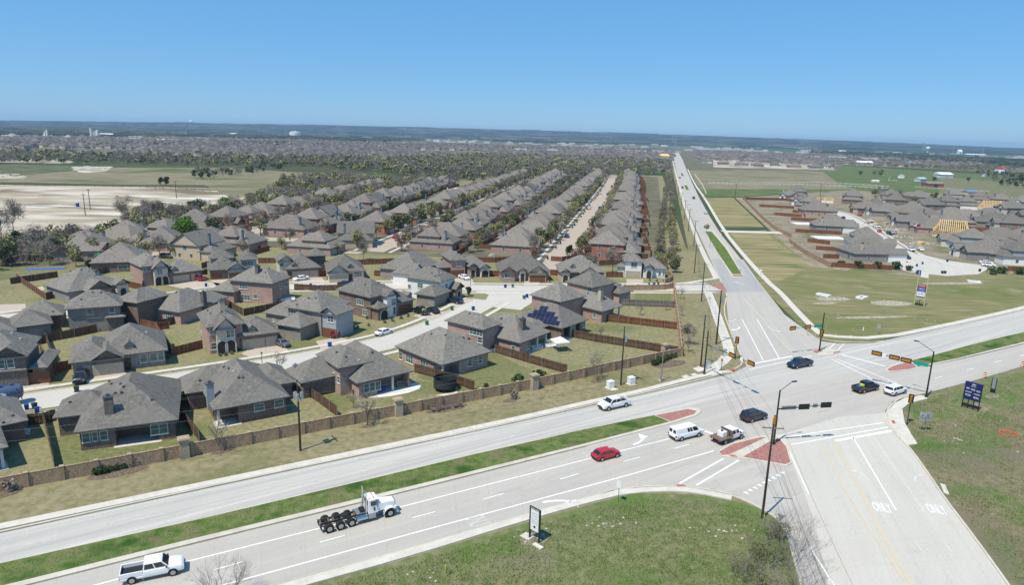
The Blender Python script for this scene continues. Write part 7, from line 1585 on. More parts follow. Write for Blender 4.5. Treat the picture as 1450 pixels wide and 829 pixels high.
def signal_head(root, c, d, facing, vertical=False, n=3, s=1.0):
    """three-lens head at c (local), laid along d, lenses turned to facing"""
    c = Vector(c); L = (Vector((0,0,1)) if vertical else d); f = facing; u = L.cross(f).normalized(); w_ = .30*s; hl = (.55 if n == 3 else .38)*s*1.15
    def bx(mb, l0, l1, u0, u1, f0, f1):
        P = [c+L*a+u*b+f*e for e in (f0, f1) for a, b in ((l0,u0),(l1,u0),(l1,u1),(l0,u1))]; mb.hexa(P[:4], P[4:])
    h = MB(); bx(h, -hl-.17, hl+.17, -w_-.10, w_+.10, -.17, -.13); o = h.build('signal_backplate', DARKST, root)
    h = MB(); bx(h, -hl, hl, -w_*.55, w_*.55, -.14, .12); h.build('signal_housing', AMBER, root)
    for i in range(n):
        t = (i-(n-1)/2)*(2*hl/n); m = MB().tube(c+L*t+f*.12, c+L*t+f*.30, .14*s, n=10); m.build('signal_visor', AMBER if i != 1 else AMBER, root)
        m = MB().tube(c+L*t+f*.125, c+L*t+f*.15, .11*s, n=10); m.build('signal_lens', SIGRED if i == 0 else BLK, root)
def mast(base, top, armbase_z, tip, label, heads=(), sign=None, lum=None, pedh=(), m=DARKST, facing=None, tipz=None):
    g = G(*base); h = min(((abs(proj((g.x, g.y, z))[1]-top[1]), z) for z in np.arange(4, 14, .05)))[1]
    root = empty('traffic_signal', g, 0, label, 'traffic signal')
    MB().tube((0,0,0),(0,0,h),.16,.11,12).build('pole', m, root); MB().tube((0,0,0),(0,0,.35),.28,.26,12).build('pole_base', m, root)
    t = G(tip[0], tip[1], tipz or armbase_z+.6)-g; a = Vector((0,0,armbase_z)); d = Vector((t.x, t.y, 0)); L = d.length; d.normalize()
    MB().tube(a, Vector((t.x, t.y, t.z)), .11, .05, 8).build('mast_arm', m, root)
    f = facing if facing is not None else Vector((d.y, -d.x, 0))
    for fr, n_ in heads:
        c = a.lerp(Vector(t), fr)+f*.18; signal_head(root, c, d, f, False, n_, 1.15)
    for fr, w_, kind in (sign or ()):
        c = a.lerp(Vector(t), fr)+f*.12; z0 = c.z-.32; z1 = c.z+.32; p, q = c-d*w_/2, c+d*w_/2
        s = MB().hexa([(p.x,p.y,z0),(q.x,q.y,z0),(q.x+f.x*.04,q.y+f.y*.04,z0),(p.x+f.x*.04,p.y+f.y*.04,z0)], [(p.x,p.y,z1),(q.x,q.y,z1),(q.x+f.x*.04,q.y+f.y*.04,z1),(p.x+f.x*.04,p.y+f.y*.04,z1)]).build('street_name_sign' if kind == 'g' else 'lane_sign', {'g': SGREEN, 'w': SWHITE, 'd': GALV}[kind], root)
        if kind == 'g' and f.y < 0.3: mesh_text('Melissa Rd', root, (c+f*.05).to_tuple(), (R(90), 0, math.atan2(f.y, f.x)+math.pi/2), w_*.8, .3, SWHITE) if False else None
    if lum: lt = G(lum[0], lum[1], h+1.2)-g; luminaire(root, (0,0,h-.1), (lt.x, lt.y, h+1.2), m)
    for zz, f2 in pedh: signal_head(root, Vector((0,0,zz))+f2*.3, d, f2, True, 3, 1.0)
    return root
CAMD = Vector((0,-1,0))
mast((997,531),(1000,469),6.2,(1069,517),'traffic signal mast at the wall corner with its arm over the north leg', heads=((.55,3),(.93,3)), sign=((.2,2.0,'d'),(.75,.7,'w')), facing=None, tipz=6.4)
mast((1160,498),(1162.7,443),6.0,(1118,465.5),'far traffic signal mast on the small island with a green street sign', heads=((.9,3),(.45,3)), sign=((.14,2.2,'g'),(.68,.7,'w')), facing=(-G(1160,498)).normalized()*Vector((1,1,0)), tipz=6.1, pedh=((4.3, (-G(1160,498)).normalized()),))
mast((1311,563.6),(1316,498),6.1,(1236,499.5),'right traffic signal mast with three yellow heads and green street sign', heads=((.93,3),(.62,3),(.42,3)), sign=((.17,2.3,'g'),(.80,.6,'w')), lum=(1301,484), facing=(-G(1311,563)).normalized()*Vector((1,1,0)), tipz=6.4)
mast((1095,631),(1098,553),5.9,(1176,573.5),'near traffic signal mast on the brick island with lamp arm', heads=((.92,3),(.5,3)), sign=((.22,2.4,'d'),(.72,.8,'d')), lum=(1122,541), facing=Vector((-.25,1,0)).normalized(), tipz=6.2, pedh=((4.0, Vector((-.9,-.3,0)).normalized()),))
def post_signal(base, top, label, col=DARKST):
    g = G(*base); h = min(((abs(proj((g.x, g.y, z))[1]-top[1]), z) for z in np.arange(2, 9, .05)))[1]; root = empty('pole_signal', g, 0, label, 'traffic signal')
    MB().tube((0,0,0),(0,0,h-.2),.07,n=8).tube((0,0,0),(0,0,.3),.16,n=8).build('pole', col, root); signal_head(root, (0,0,h-.55), Vector((1,0,0)), (-g).normalized()*Vector((1,1,0)), True, 3, .95)
post_signal((1284,602),(1286.5,561),'vertical signal on a short black post at the right corner kerb'); post_signal((1041,509),(1042,479),'vertical signal on a thin post in the left corner grass')
for px, py, t, lb in ((1021,526,505,'yellow pedestrian push button post at the wall corner'),):
    g = G(px, py); root = empty('push_button_post', g, 0, lb, 'signal post'); MB().tube((0,0,0),(0,0,2.6),.06,n=6).build('post', BLK, root); MB().box(-.15,-.15,2.1,.15,.15,2.6).build('button_housing', AMBER, root)
# signs
def sign_post(px, py, h, w_, hh, m, label, face=None, name='road_sign', n=1, posts=1, post_m=GALV, text=None, shape='rect', tm=None, back=False, cat='sign'):
    g = G(px, py); f = face or (-g).normalized(); f = Vector((f.x, f.y, 0)).normalized(); a = math.atan2(f.y, f.x)+math.pi/2
    root = empty(name, g, a, label, cat)
    for i in range(posts):
        x = 0 if posts == 1 else (-w_/2+w_*i/(posts-1)); MB().tube((x,0.04,0),(x,0.04,h),.04 if posts == 1 else .05,n=6).build('post', post_m, root)
    z0 = h-hh
    if shape == 'rect': MB().box(-w_/2,-.03,z0,w_/2,0,h).build('sign_panel', m, root)
    elif shape == 'tri': MB().hexa([(-.05,-.03,z0),(.05,-.03,z0),(.05,0,z0),(-.05,0,z0)], [(-w_/2,-.03,h),(w_/2,-.03,h),(w_/2,0,h),(-w_/2,0,h)]).build('sign_panel', m, root)
    elif shape == 'oct': 
        c = h-hh/2; pts = [(w_/2*math.cos(R(22.5+45*i)), c+w_/2*math.sin(R(22.5+45*i))) for i in range(8)]; mb = MB(); mb.add([(x,-.03,z) for x, z in pts]+[(x,0,z) for x, z in pts], [tuple(range(8)), tuple(range(8,16))[::-1]]+[(i,8+i,8+(i+1)%8,(i+1)%8) for i in range(8)]).build('sign_panel', m, root)
    if text:
        for t, z, ww, th in text: mesh_text(t, root, (0,-.036,z), (R(90),0,0), ww, th, tm or SNAVY)
    return root
REDS = mat('sign_red', [(.45,.02,.02)], scale=1, rough=.4)
root = sign_post(875,712,3.0,.75,1.0,SWHITE,'pair of small white route signs on a green post by the near sidewalk', face=(G(780,740)-G(880,690)), posts=1, post_m=mat('green_post', [(.05,.16,.10)]))
sign_post(1102,762,3.0,.95,.85,GALV,'back of a yield sign among the bushes under the near pole', face=Vector((.6,.8,0)), shape='tri')
sign_post(1143,476,2.4,.8,.75,SWHITE,'yield sign with red border by the far sidewalk', shape='tri'); sign_post(776,408,2.4,.7,.7,REDS,'red stop sign at the street junction', shape='oct', text=[('STOP',2.05,.5,.2)], tm=SWHITE)
sign_post(1243,474,2.6,.75,1.1,GALV,'grey roadside sign on the far corner field', face=Vector((.5,.9,0))); sign_post(1222,470,1.2,.22,1.0,SWHITE,'white and blue marker post on the far corner field')
sign_post(1077,391,2.4,.75,.75,SWHITE,'small round white sign beside the far sidewalk', shape='oct'); sign_post(1047,391,2.2,.5,.7,GALV,'keep right sign on the median nose'); sign_post(1007,328,2.4,.5,.6,SWHITE,'sign at the north nose of the median')
for x, y, lb in ((1303,611,'left of twin grey signs at the right corner'),(1311,611,'right of twin grey signs at the right corner')): sign_post(x, y, 3.3, .85, 1.5, GALV, lb, text=[('E',2.7,.3,.25),('121',2.3,.6,.35)], tm=SNAVY)
# white development sign at the bottom
a = G(750,762.5); b = G(763,770); d = (b-a); W8 = d.length; d.normalize(); rt_ = empty('development_sign', a, math.atan2(d.y, d.x), 'white for sale board on dark posts with black shadow, near sidewalk', 'sign')
HS8 = 4.0
for x in (0, W8): MB().box(x-.09,-.09,0,x+.09,.09,HS8).build('post', mat('sign_post_green', [(.02,.05,.045)]), rt_)
MB().box(.09,-.05,1.25,W8-.09,.03,HS8-.12).build('sign_panel', SWHITE, rt_); MB().box(-.09,-.07,HS8-.12,W8+.09,.07,HS8+.12).build('header_board', DARKST, rt_)
mesh_text('AVAILABLE', rt_, (W8/2,-.075,HS8), (R(90),0,0), W8*.9, .14, SWHITE)
GT = mat('sign_grey_text', [(.35,.42,.48)])
for t, z, w_, hh in (('LAND FOR',3.4,.75,.14),('SALE',3.1,.6,.16),('8 ACRES',2.75,.65,.13),('RETAIL',2.45,.7,.17),('OFFICE',2.2,.7,.17)): mesh_text(t, rt_, (W8/2,-.056,z), (R(90),0,0), W8*w_, hh, GT)
MB().tube((W8/2,-.05,1.75),(W8/2,-.07,1.75),.16,n=8).build('sign_logo', BLK, rt_); MB().box(-1.0,-.6,0,.3,.5,.12).box(W8-.2,-.9,0,W8+1.1,-.4,.22).build('footing', WALK, rt_)
# navy retail sign on the right
a = G(1361.5,577); b = G(1384.5,583.5); d = (b-a); W9 = d.length; d.normalize(); rt_ = empty('retail_sign', a, math.atan2(d.y, d.x), 'large navy blue board with white lettering on black legs, right field', 'sign')
for i in range(4): x = W9*i/3; MB().box(x-.07,-.07,0,x+.07,.07,1.9).build('post', BLK, rt_)
H9 = 5.0; MB().box(0,-.04,.45,W9,.04,.95).build('skirt_board', BLK, rt_); MB().box(-.1,-.08,1.7,W9+.1,.08,H9).build('sign_panel', SNAVY, rt_, bevel=.05, seg=1)
for t, x, z, w_, hh in (('*',.5,4.6,.25,.3),('MELISSA',.5,4.25,.3,.14),('MERCY',.2,3.75,.22,.32),('CENTER',.5,3.68,.26,.34),('HEALTH',.82,3.6,.24,.3),('NOW LEASING',.25,3.12,.38,.22),('AVAILABLE',.76,3.0,.38,.22),('972 555',.25,2.55,.32,.36),('RETAIL',.76,2.35,.32,.36)):
    mesh_text(t, rt_, (W9*x,-.086,z), (R(90),0,0), W9*w_, hh, SWHITE)
a = G(1402,556); b = G(1408,557.5); rt_ = empty('small_board', a, math.atan2((b-a).y, (b-a).x), 'narrow black framed board behind the navy sign', 'sign'); w_ = (b-a).length
for x in (0, w_): MB().box(x-.06,-.06,0,x+.06,.06,2.9).build('post', BLK, rt_)
MB().box(.0,-.03,.9,w_,.03,2.8).build('sign_panel', GALV, rt_); MB().box(0,-.035,.2,w_,.035,.8).build('skirt_board', BLK, rt_)
# tall paired pole sign in the corner field
a = G(1294.5,432); b = G(1308,434.5); d = (b-a); W7 = d.length; d.normalize(); rt_ = empty('pole_sign', a, math.atan2(d.y, d.x), 'tall twin pole sign with red and blue board in the corner field', 'sign')
TP_ = mat('tan_post', [(.50,.42,.26)])
for x in (0, W7): MB().box(x-.11,-.11,0,x+.11,.11,10.2 if x == 0 else 9.6).build('post', TP_, rt_)
MB().box(.15,-.12,2.4,W7-.15,.0,5.6).build('sign_panel', mat('sign_blue', [(.03,.05,.28)]), rt_); MB().box(.15,-.13,5.6,W7-.15,0,6.1).build('red_header', REDS, rt_); MB().box(.2,-.14,2.8,W7-.2,-.1,4.1).build('white_field', SWHITE, rt_); MB().box(.15,-.13,2.1,W7-.15,0,2.4).build('yellow_strip', mat('sign_yellow', [(.5,.5,.15)]), rt_)
MB().box(.1,-.1,.2,W7-.1,.05,.7).build('skirt_board', BLK, rt_); MB().box(W7*.5-.06,-.06,.2,W7*.5+.06,.06,2.1).build('middle_post', BLK, rt_)
mesh_text('FOR SALE', rt_, (W7/2,-.14,5.85), (R(90),0,0), W7*.6, .3, SWHITE); mesh_text('COMMERCIAL', rt_, (W7/2,-.13,5.1), (R(90),0,0), W7*.7, .3, SWHITE); mesh_text('1.5 ACRES', rt_, (W7/2,-.13,4.5), (R(90),0,0), W7*.6, .3, SWHITE); mesh_text('CALL NOW', rt_, (W7/2,-.15,3.5), (R(90),0,0), W7*.6, .5, SNAVY)
MB().box(-.7,-.1,8.9,.4,.0,10.3).build('upper_panel', mat('sign_blue', [(.03,.05,.28)]), rt_); MB().box(W7-2.0,-.1,8.4,W7+.1,.0,9.7).build('upper_panel', SWHITE, rt_)
# street lamps in the neighbourhood
def lamp(px, py, ty, label):
    g = G(px, py); h = min(((abs(proj((g.x, g.y, z))[1]-ty), z) for z in np.arange(2.5, 8, .05)))[1]; root = empty('street_lamp', g, 0, label, 'street lamp')
    MB().tube((0,0,0),(0,0,h-.5),.07,.05,8).tube((0,0,0),(0,0,.5),.13,.09,8).build('lamp_post', BLK, root); MB().tube((0,0,h-.5),(0,0,h-.1),.13,.2,8).build('lantern', INSUL, root); MB().tube((0,0,h-.1),(0,0,h+.12),.24,.03,8).build('lantern_cap', BLK, root)
lamp(371.5,521,499.5,'black street lamp at the kerb above the pale chimney house'); lamp(57,455,427,'black street lamp beside the crossing street at far left'); lamp(666,415,395,'black street lamp at the junction of the two streets'); lamp(1397,386,367,'black lamp post at the turning circle'); lamp(952,405,382,'black lamp post at the curved screen wall'); lamp(1005,350,330,'lamp on the north road median')
# boxes, bins and small furniture
def ubox(px, py, w_, d_, h, m, label, name='utility_box', cat='utility box', rz=R(28)):
    g = G(px, py); root = empty(name, g, rz, label, cat); MB().box(-w_/2-.2,-d_/2-.2,0,w_/2+.2,d_/2+.2,.1).build('pad', WALK, root); MB().box(-w_/2,-d_/2,.1,w_/2,d_/2,h).build('cabinet', m, root, bevel=.03, seg=1)
    MB().box(-w_/2-.03,-d_/2-.03,h,w_/2+.03,d_/2+.03,h+.06).build('lid', m, root); MB().box(w_*-.4,-d_/2-.015,.3,-.02,-d_/2,h-.15).box(.02,-d_/2-.015,.3,w_*.4,-d_/2,h-.15).build('cabinet_door', SWHITE, root)
ubox(864,550,1.2,1.0,1.35,SWHITE,'left white utility cabinet on the grass verge'); ubox(893.5,544.5,1.2,1.0,1.4,SWHITE,'right white utility cabinet beside the transformer pole'); ubox(1001,523,1.0,.8,1.6,GALV,'grey signal control cabinet at the foot of the corner mast'); ubox(1025,505,.9,.7,1.5,GALV,'grey cabinet beside the dark verge pole')
ubox(936,539,.5,.4,1.1,GALV,'small meter box at the foot of the pale short pole')
AC = mat('air_conditioner_case', [(.42,.45,.45)], scale=8)
for px, py, lb in ((93.5,608,'grey air conditioner behind the dark chimney house'),(444.5,545,'left of two air conditioners beside the pink brick house'),(453.5,544,'right of two air conditioners beside the pink brick house'),(697,499.5,'air conditioner at the two storey brick house'),(79,421,'air conditioner left of the paired gable house')):
    g = G(px, py); root = empty('air_conditioner', g, R(20), lb, 'air conditioner'); MB().box(-.45,-.45,.05,.45,.45,1.0).build('case', AC, root); MB().tube((0,0,1.0),(0,0,1.05),.34,n=12).build('fan_grille', BLK, root)
BINM = {'blue': mat('bin_blue', [(.01,.05,.25)]), 'green': mat('bin_green', [(.01,.14,.06)]), 'black': mat('bin_black', [(.03,.035,.035)]), 'teal': mat('bin_teal', [(.02,.12,.12)])}
def bin_(px, py, c, label, group=None, p=None):
    g = p or G(px, py); root = empty('wheelie_bin', g, rnd.uniform(0, 6.28), label, 'bin', group)
    MB().hexa([(-.24,-.26,.06),(.24,-.26,.06),(.24,.26,.06),(-.24,.26,.06)], [(-.3,-.34,1.0),(.3,-.34,1.0),(.3,.34,1.0),(-.3,.34,1.0)]).build('bin_body', BINM[c], root); MB().box(-.32,-.36,1.0,.32,.4,1.07).build('bin_lid', BINM[c], root); MB().tube((-.26,.28,.12),(.26,.28,.12),.12,n=8).build('wheel', TYRE, root)
for px, py, c, lb in ((38.5,582,'blue','blue bin at the kerb behind the left edge house'),(49.5,580,'black','black bin beside the blue one at the left kerb'),(53,586,'blue','low blue box by the left kerb'),(109,556,'black','black bins at the kerb above the dark chimney house'),(349,519,'black','black bin at the kerb above the pale chimney house'),(467,492,'blue','blue bin near the dark red suv drive'),(604.5,461,'green','green bin at the kerb of the curved street'),(670,440,'blue','blue bin at the kerb below the junction'),(715.5,408,'blue','left of two bins beside the pink gabled house drive'),(726,407.5,'teal','right of two bins beside the pink gabled house drive'),
   (742,424,'teal','left bin in front of the solar panelled house'),(746,422,'blue','right bin in front of the solar panelled house'),(919,405,'teal','left bin at the white stucco house kerb'),(926,405.5,'blue','middle blue bin at the white stucco house kerb'),(932,405,'black','right dark bin at the white stucco house kerb'),(292,406.5,'blue','blue bin behind the red muscle car'),(440,407,'blue','pair of blue bins on the crossing street'),(178.5,430,'black','black bin on the crossing street kerb at left'),(640,440,'green','small green bin on the brick garage lawn'),
   (1306,375,'blue','blue bin in the turning circle drive'),(1298,378,'blue','small blue bin at the new street kerb'),(1341,371.5,'blue','blue bin by the grey house drive'),(1334,388,'black','left of two black bins at the turning circle'),(1338,388,'black','right of two black bins at the turning circle'),(1387,385,'black','dark mail box at the turning circle'),(1298,388,'green','green bin left of the turning circle'),(78,423,'black','black bin beside the paired gable house')): bin_(px, py, c, lb)
for P, nm, u0, u1 in ((STB, 'brown', 245, 640), (STN, 'middle', 250, 480)):
    u = u0; bn = 0
    while u < u1:
        bn += 1
        for side in (-1, 1):
            if rnd.random() < .7: bin_(0, 0, rnd.choice(('black','green','teal','blue')), f"wheelie bin at the {'left' if side<0 else 'right'} kerb of the {nm} street, {ordinal(bn)} from near", f"bins at the {'left' if side<0 else 'right'} kerb of the {nm} street", W(u+rnd.uniform(-3,3), vinterp(P, u)+side*4.0, .09))
        u += 13
# construction barrels
ORG = mat('barrel_orange', [(.65,.10,.03)])
for px, py, lb in ((1394,535,'orange and white barrel nearest the navy sign'),(1447.5,519,'orange and white barrel at the right edge of the road')):
    g = G(px, py); root = empty('traffic_barrel', g, 0, lb, 'barrel')
    for i in range(5): MB().tube((0,0,.08+.2*i),(0,0,.27+.2*i),.30-.018*i,n=12).build('barrel_band', ORG if i % 2 == 0 else SWHITE, root)
    MB().tube((0,0,0),(0,0,.08),.42,n=12).build('rubber_base', TYRE, root)
# orange hose ring, stakes, litter
g = G(1427,615); root = empty('orange_fence_coil', g, 0, 'coil of orange mesh lying on the right field', 'coil'); mb = MB(); pts = [Vector((1.35*math.cos(t/16*6.28), .95*math.sin(t/16*6.28), .08+.04*(t%2))) for t in range(17)]; mb.path(pts, .09, 5); mb.build('coil', ORG, root)
STK = mat('survey_stake', [(.6,.45,.2)])
for px, py, lb in ((630,818,'bare steel stake on the near field'),(1207,473,'survey stake with yellow top on the far corner'),(1169,468,'leaning survey stake by the far sidewalk'),(1080,745,'yellow guy wire guard under the near pole')):
    g = G(px, py); root = empty('stake', g, 0, lb, 'stake'); MB().tube((0,0,0),(.05,0,1.3),.04,n=5).build('stake_shaft', STK, root); MB().box(-.02,-.06,1.2,.1,.06,1.4).build('stake_flag', mat('flag_yellow', [(.6,.5,.05)]), root)
ROCK = mat('limestone', [(.36,.34,.28),(.52,.49,.43)], scale=2, rough=.9)
def rocks(name, pts, label, smin=.1, smax=.3):
    mb = MB()
    for x, y in pts: s = rnd.uniform(smin, smax); mb.ball((x, y, s*.3), s, s*.8, s*.5, 6, 4)
    mb.build(name, ROCK, None, kind='stuff', label=label)
def scat(px, py, rx, ry, n):
    g = G(px, py); return [(g.x+rnd.gauss(0, rx), g.y+rnd.gauss(0, ry)) for _ in range(n)]
rocks('rubble', scat(848,743,1.6,.5,14)+scat(900,741,.3,.3,2)+scat(1020,752,2.2,.8,22)+scat(752,760,1.6,1,14)+scat(600,815,1.5,.5,8), 'scattered limestone rubble on the near field', .06, .22)
rocks('rubble', scat(1188,422,2.5,1.2,22)+scat(1262,430,3,1.6,20)+scat(1240,450,8,1.2,14)+scat(1175,474,3,1,12), 'pale limestone rubble on the far corner field', .08, .3)
rocks('rubble', scat(1352,624,1.6,.5,16)+scat(1420,640,3,1.4,6)+scat(1380,590,4,3,7), 'scattered stones on the right field', .06, .2)
# bare patches
for q in ((-1,(1262,430),6.5,3.2),(0,(1180,424),5.5,2.4),(0,(1235,450),11,1.1),(0,(1350,402),12,1.6),(0,(1168,430),4,1.2)):
    sheet('bare_patch', blob_px(*q[1], q[2], q[3], R(10), 20), .055, mat('pale_bare_soil', [(.20,.185,.11),(.33,.30,.22),(.50,.47,.40)], scale=.9, rough=.95, spec=.05, detail=9), px=False)
for q in (((757,764),1.9,1.2),((1385,578),3,1.6),((1405,562),2,.9)):
    sheet('bare_patch', blob_px(*q[0], q[1], q[2], R(30), 20), .055, mat('worn_bare_soil', [(.15,.135,.075),(.22,.195,.125),(.33,.295,.225)], scale=1.1, rough=.95, spec=.05, detail=9), px=False)
# concrete frames in the corner field (open drainage forms)
for px, py, a, lb in ((1166,419,R(-50),'left white concrete drainage frame in the corner field'),(1220.5,422.5,R(40),'right white concrete drainage frame in the corner field'),(1379,400,R(-20),'white concrete frame with dark opening below the turning circle')):
    g = G(px, py); root = empty('drainage_frame', g, a, lb, 'concrete frame'); mb = MB(); mb.box(-1.9,-1.1,0,1.9,-.6,.5).box(-1.9,.6,0,1.9,1.1,.5).box(-1.9,-.6,0,-1.3,.6,.5).box(1.3,-.6,0,1.9,.6,.5); mb.build('concrete_rim', SWHITE, root); MB().box(-1.3,-.6,.0,1.3,.6,.08).build('opening', VOID, root)
# trampoline
g = G(630,552.5); root = empty('trampoline', g, 0, 'round black netted trampoline in the garden behind the wall', 'trampoline')
fr = MB(); net = MB(); R_ = 2.0
for i in range(24):
    t0, t1 = 6.2832*i/24, 6.2832*(i+1)/24; a0 = (R_*math.cos(t0), R_*math.sin(t0)); a1 = (R_*math.cos(t1), R_*math.sin(t1))
    for z in (.75, 2.4): fr.tube((*a0, z), (*a1, z), .045, n=4)
    if i % 3 == 0: fr.tube((*a0, 0), (*a0, 2.5), .04, n=5)
    for k in range(1):
        net.quad((*a0, .8), (*a1, .8), (*a1, 2.35), (*a0, 2.35))
fr.build('frame', BLK, root); net.build('safety_net', mat('black_net', [(.03,.035,.04)], rough=.9), root); MB().tube((0,0,.7),(0,0,.76),1.9,n=24).build('mat', BLK, root)
# patio furniture
def furn(px, py, label, kind, m, z=.12):
    g = G(px, py); root = empty(kind, (g.x, g.y, z), R(28), label, {'patio_sofa':'sofa','lounge_chair':'chair','grill':'grill'}[kind])
    if kind == 'patio_sofa': MB().box(-1.2,-.4,.1,1.2,.4,.42).build('seat', m, root); MB().box(-1.2,.3,.42,1.2,.45,.85).build('backrest', m, root); [MB().box(s*1.2-.08,-.4,.42,s*1.2+.08,.4,.65).build('armrest', m, root) for s in (-1, 1)]
    elif kind == 'lounge_chair': MB().box(-.35,-.4,.3,.35,.4,.4).build('seat', m, root); MB().box(-.35,.35,.4,.35,.45,1.0).build('backrest', m, root); [MB().tube((a*.3,b*.35,0),(a*.3,b*.35,.3),.03,n=4).build('leg', BLK, root) for a in (-1,1) for b in (-1,1)]
    else: MB().box(-.4,-.3,.3,.4,.3,.95).build('grill_body', m, root); MB().ball((0,0,.95),.42,.32,.28).build('grill_cover', m, root)
TAN = PC['tan']
furn(571,547,'tan outdoor sofa on the curved white patio','patio_sofa',TAN); furn(574.5,543,'white covered grill behind the tan sofa','grill',SWHITE); furn(542,556,'blue covered grill on the curved patio','grill',BINM['blue']); furn(528,559,'dark lounge chair on the left of the curved patio','lounge_chair',BLK); furn(534,557.5,'second dark lounge chair on the curved patio','lounge_chair',BLK); furn(503,560,'dark round planter beside the curved patio','grill',BLK, 0)
furn(396,429,'left red garden chair behind the square brick house','lounge_chair',PC['red'],0); furn(402,428,'white garden bench behind the square brick house','patio_sofa',SWHITE,0); furn(411,426,'second white garden bench behind the square brick house','patio_sofa',SWHITE,0); furn(760,495,'white cushioned sofa under the porch of the tent garden','patio_sofa',SWHITE,0); furn(780,492.5,'white table set beside the tent','patio_sofa',SWHITE,0); furn(618,532,'white chair at the porch of the long low house','lounge_chair',SWHITE,.1); furn(28,618,'white canoe shaped tub under the left porch','patio_sofa',SWHITE,0)
# party tent
g = G(792.5,496.5); root = empty('party_tent', g, R(20), 'small white party tent in the big garden', 'tent')
for s in (-1, 1):
    for t in (-1, 1): MB().tube((s*1.5,t*1.5,0),(s*1.5,t*1.5,2.2),.04,n=5).build('tent_leg', GALV, root)
MB().add([(-1.6,-1.6,2.2),(1.6,-1.6,2.2),(1.6,1.6,2.2),(-1.6,1.6,2.2),(0,0,3.1),(-1.6,-1.6,1.95),(1.6,-1.6,1.95),(1.6,1.6,1.95),(-1.6,1.6,1.95)], [(0,1,4),(1,2,4),(2,3,4),(3,0,4),(5,6,1,0),(6,7,2,1),(7,8,3,2),(8,5,0,3)]).build('canopy', SWHITE, root)
# play set near the woodland, blue tarpaulin on the field edge
g = G(142,373); root = empty('play_set', g, 0, 'wooden play set with green slide at the woodland edge', 'play set'); MB().box(-1,-1,1.4,1,1,1.55).box(-1,-1,0,-.85,-.85,2.8).box(.85,-1,0,1,-.85,2.8).box(-1,.85,0,-.85,1,2.8).box(.85,.85,0,1,1,2.8).build('tower', FENCE_R, root); MB().add([(-1.2,-1.2,2.8),(1.2,-1.2,2.8),(1.2,1.2,2.8),(-1.2,1.2,2.8),(0,0,3.7)], [(0,1,4),(1,2,4),(2,3,4),(3,0,4)]).build('roof', BINM['green'], root); MB().hexa([(-3.2,-.3,0),(-1,-.3,1.4),(-1,.3,1.4),(-3.2,.3,0)], [(-3.2,-.3,.12),(-1,-.3,1.52),(-1,.3,1.52),(-3.2,.3,.12)]).build('slide', BINM['green'], root); MB().tube((1,0,2.4),(4,0,2.4),.07).tube((4,-1,0),(4,0,2.4),.06).tube((4,1,0),(4,0,2.4),.06).build('swing_frame', SWHITE, root)
g = G(62,381.2); a = G(37,382); b = G(92,381); root = empty('tarpaulin', a, math.atan2((b-a).y, (b-a).x), 'long bright blue tarpaulin on the field edge at left', 'tarpaulin'); MB().box(0,-.6,0,(b-a).length,.6,.25).build('sheet', mat('tarp_blue', [(.06,.16,.60)]), root)
# water pump drum lawn details: flags at the show home
for px, py, lb, m in ((1290,343,'left flag pole before the show home',SNAVY),(1294,344,'right flag pole with a white and red flag',REDS)):
    g = G(px, py); root = empty('flagpole', g, 0, lb, 'flagpole'); MB().tube((0,0,0),(0,0,9),.07,.04,6).build('pole', GALV, root); MB().box(0,-.02,7.7,1.8,.02,8.9).build('flag', m if m is REDS else SWHITE, root); MB().box(0,-.03,8.3,.8,.03,8.9).build('flag_canton', SNAVY, root)
# white slabs and building material on the new lots
for px, py, w_, d_, lb in ((1143,317.5,16,9,'bare white house slab on the new lots, upper'),(1173,337.5,14,9,'bare white house slab on the new lots, lower')):
    g = G(px, py); MB().box(-w_/2,-d_/2,0,w_/2,d_/2,.35).build('house_slab', SWHITE, None, kind='structure').location = g
for i, (px, py, m, lb) in enumerate(((1240,319,'timber','stack of yellow timber by the half built house'),(1228,317,'tan','pallets of stone by the half built house'),(1254,318,'tan','heap of building stone beside the new street'),(1262,352,'timber','yellow timber stack below the near timber frame'),(1304,347,'timber','orange timber pack before the show home'),(1217,306,'red','red site container by the blue gabled house'))):
    g = G(px, py); root = empty('material_stack', g, R(30), lb, 'building material'); mb = MB()
    for k in range(3): mb.box(-1.6+.1*k,-1,.05+.45*k,1.6-.1*k,1,.42+.45*k)
    mb.build('stack', BRICKS[m], root); MB().box(-1.5,-.9,0,1.5,.9,.06).build('pallet', TIMB, root)
rocks('site_debris', scat(1232,320,8,5,60)+scat(1250,325,7,5,50)+scat(1268,336,5,3,30)+scat(1300,345,5,3,30), 'building debris on the new lots', .2, .8)
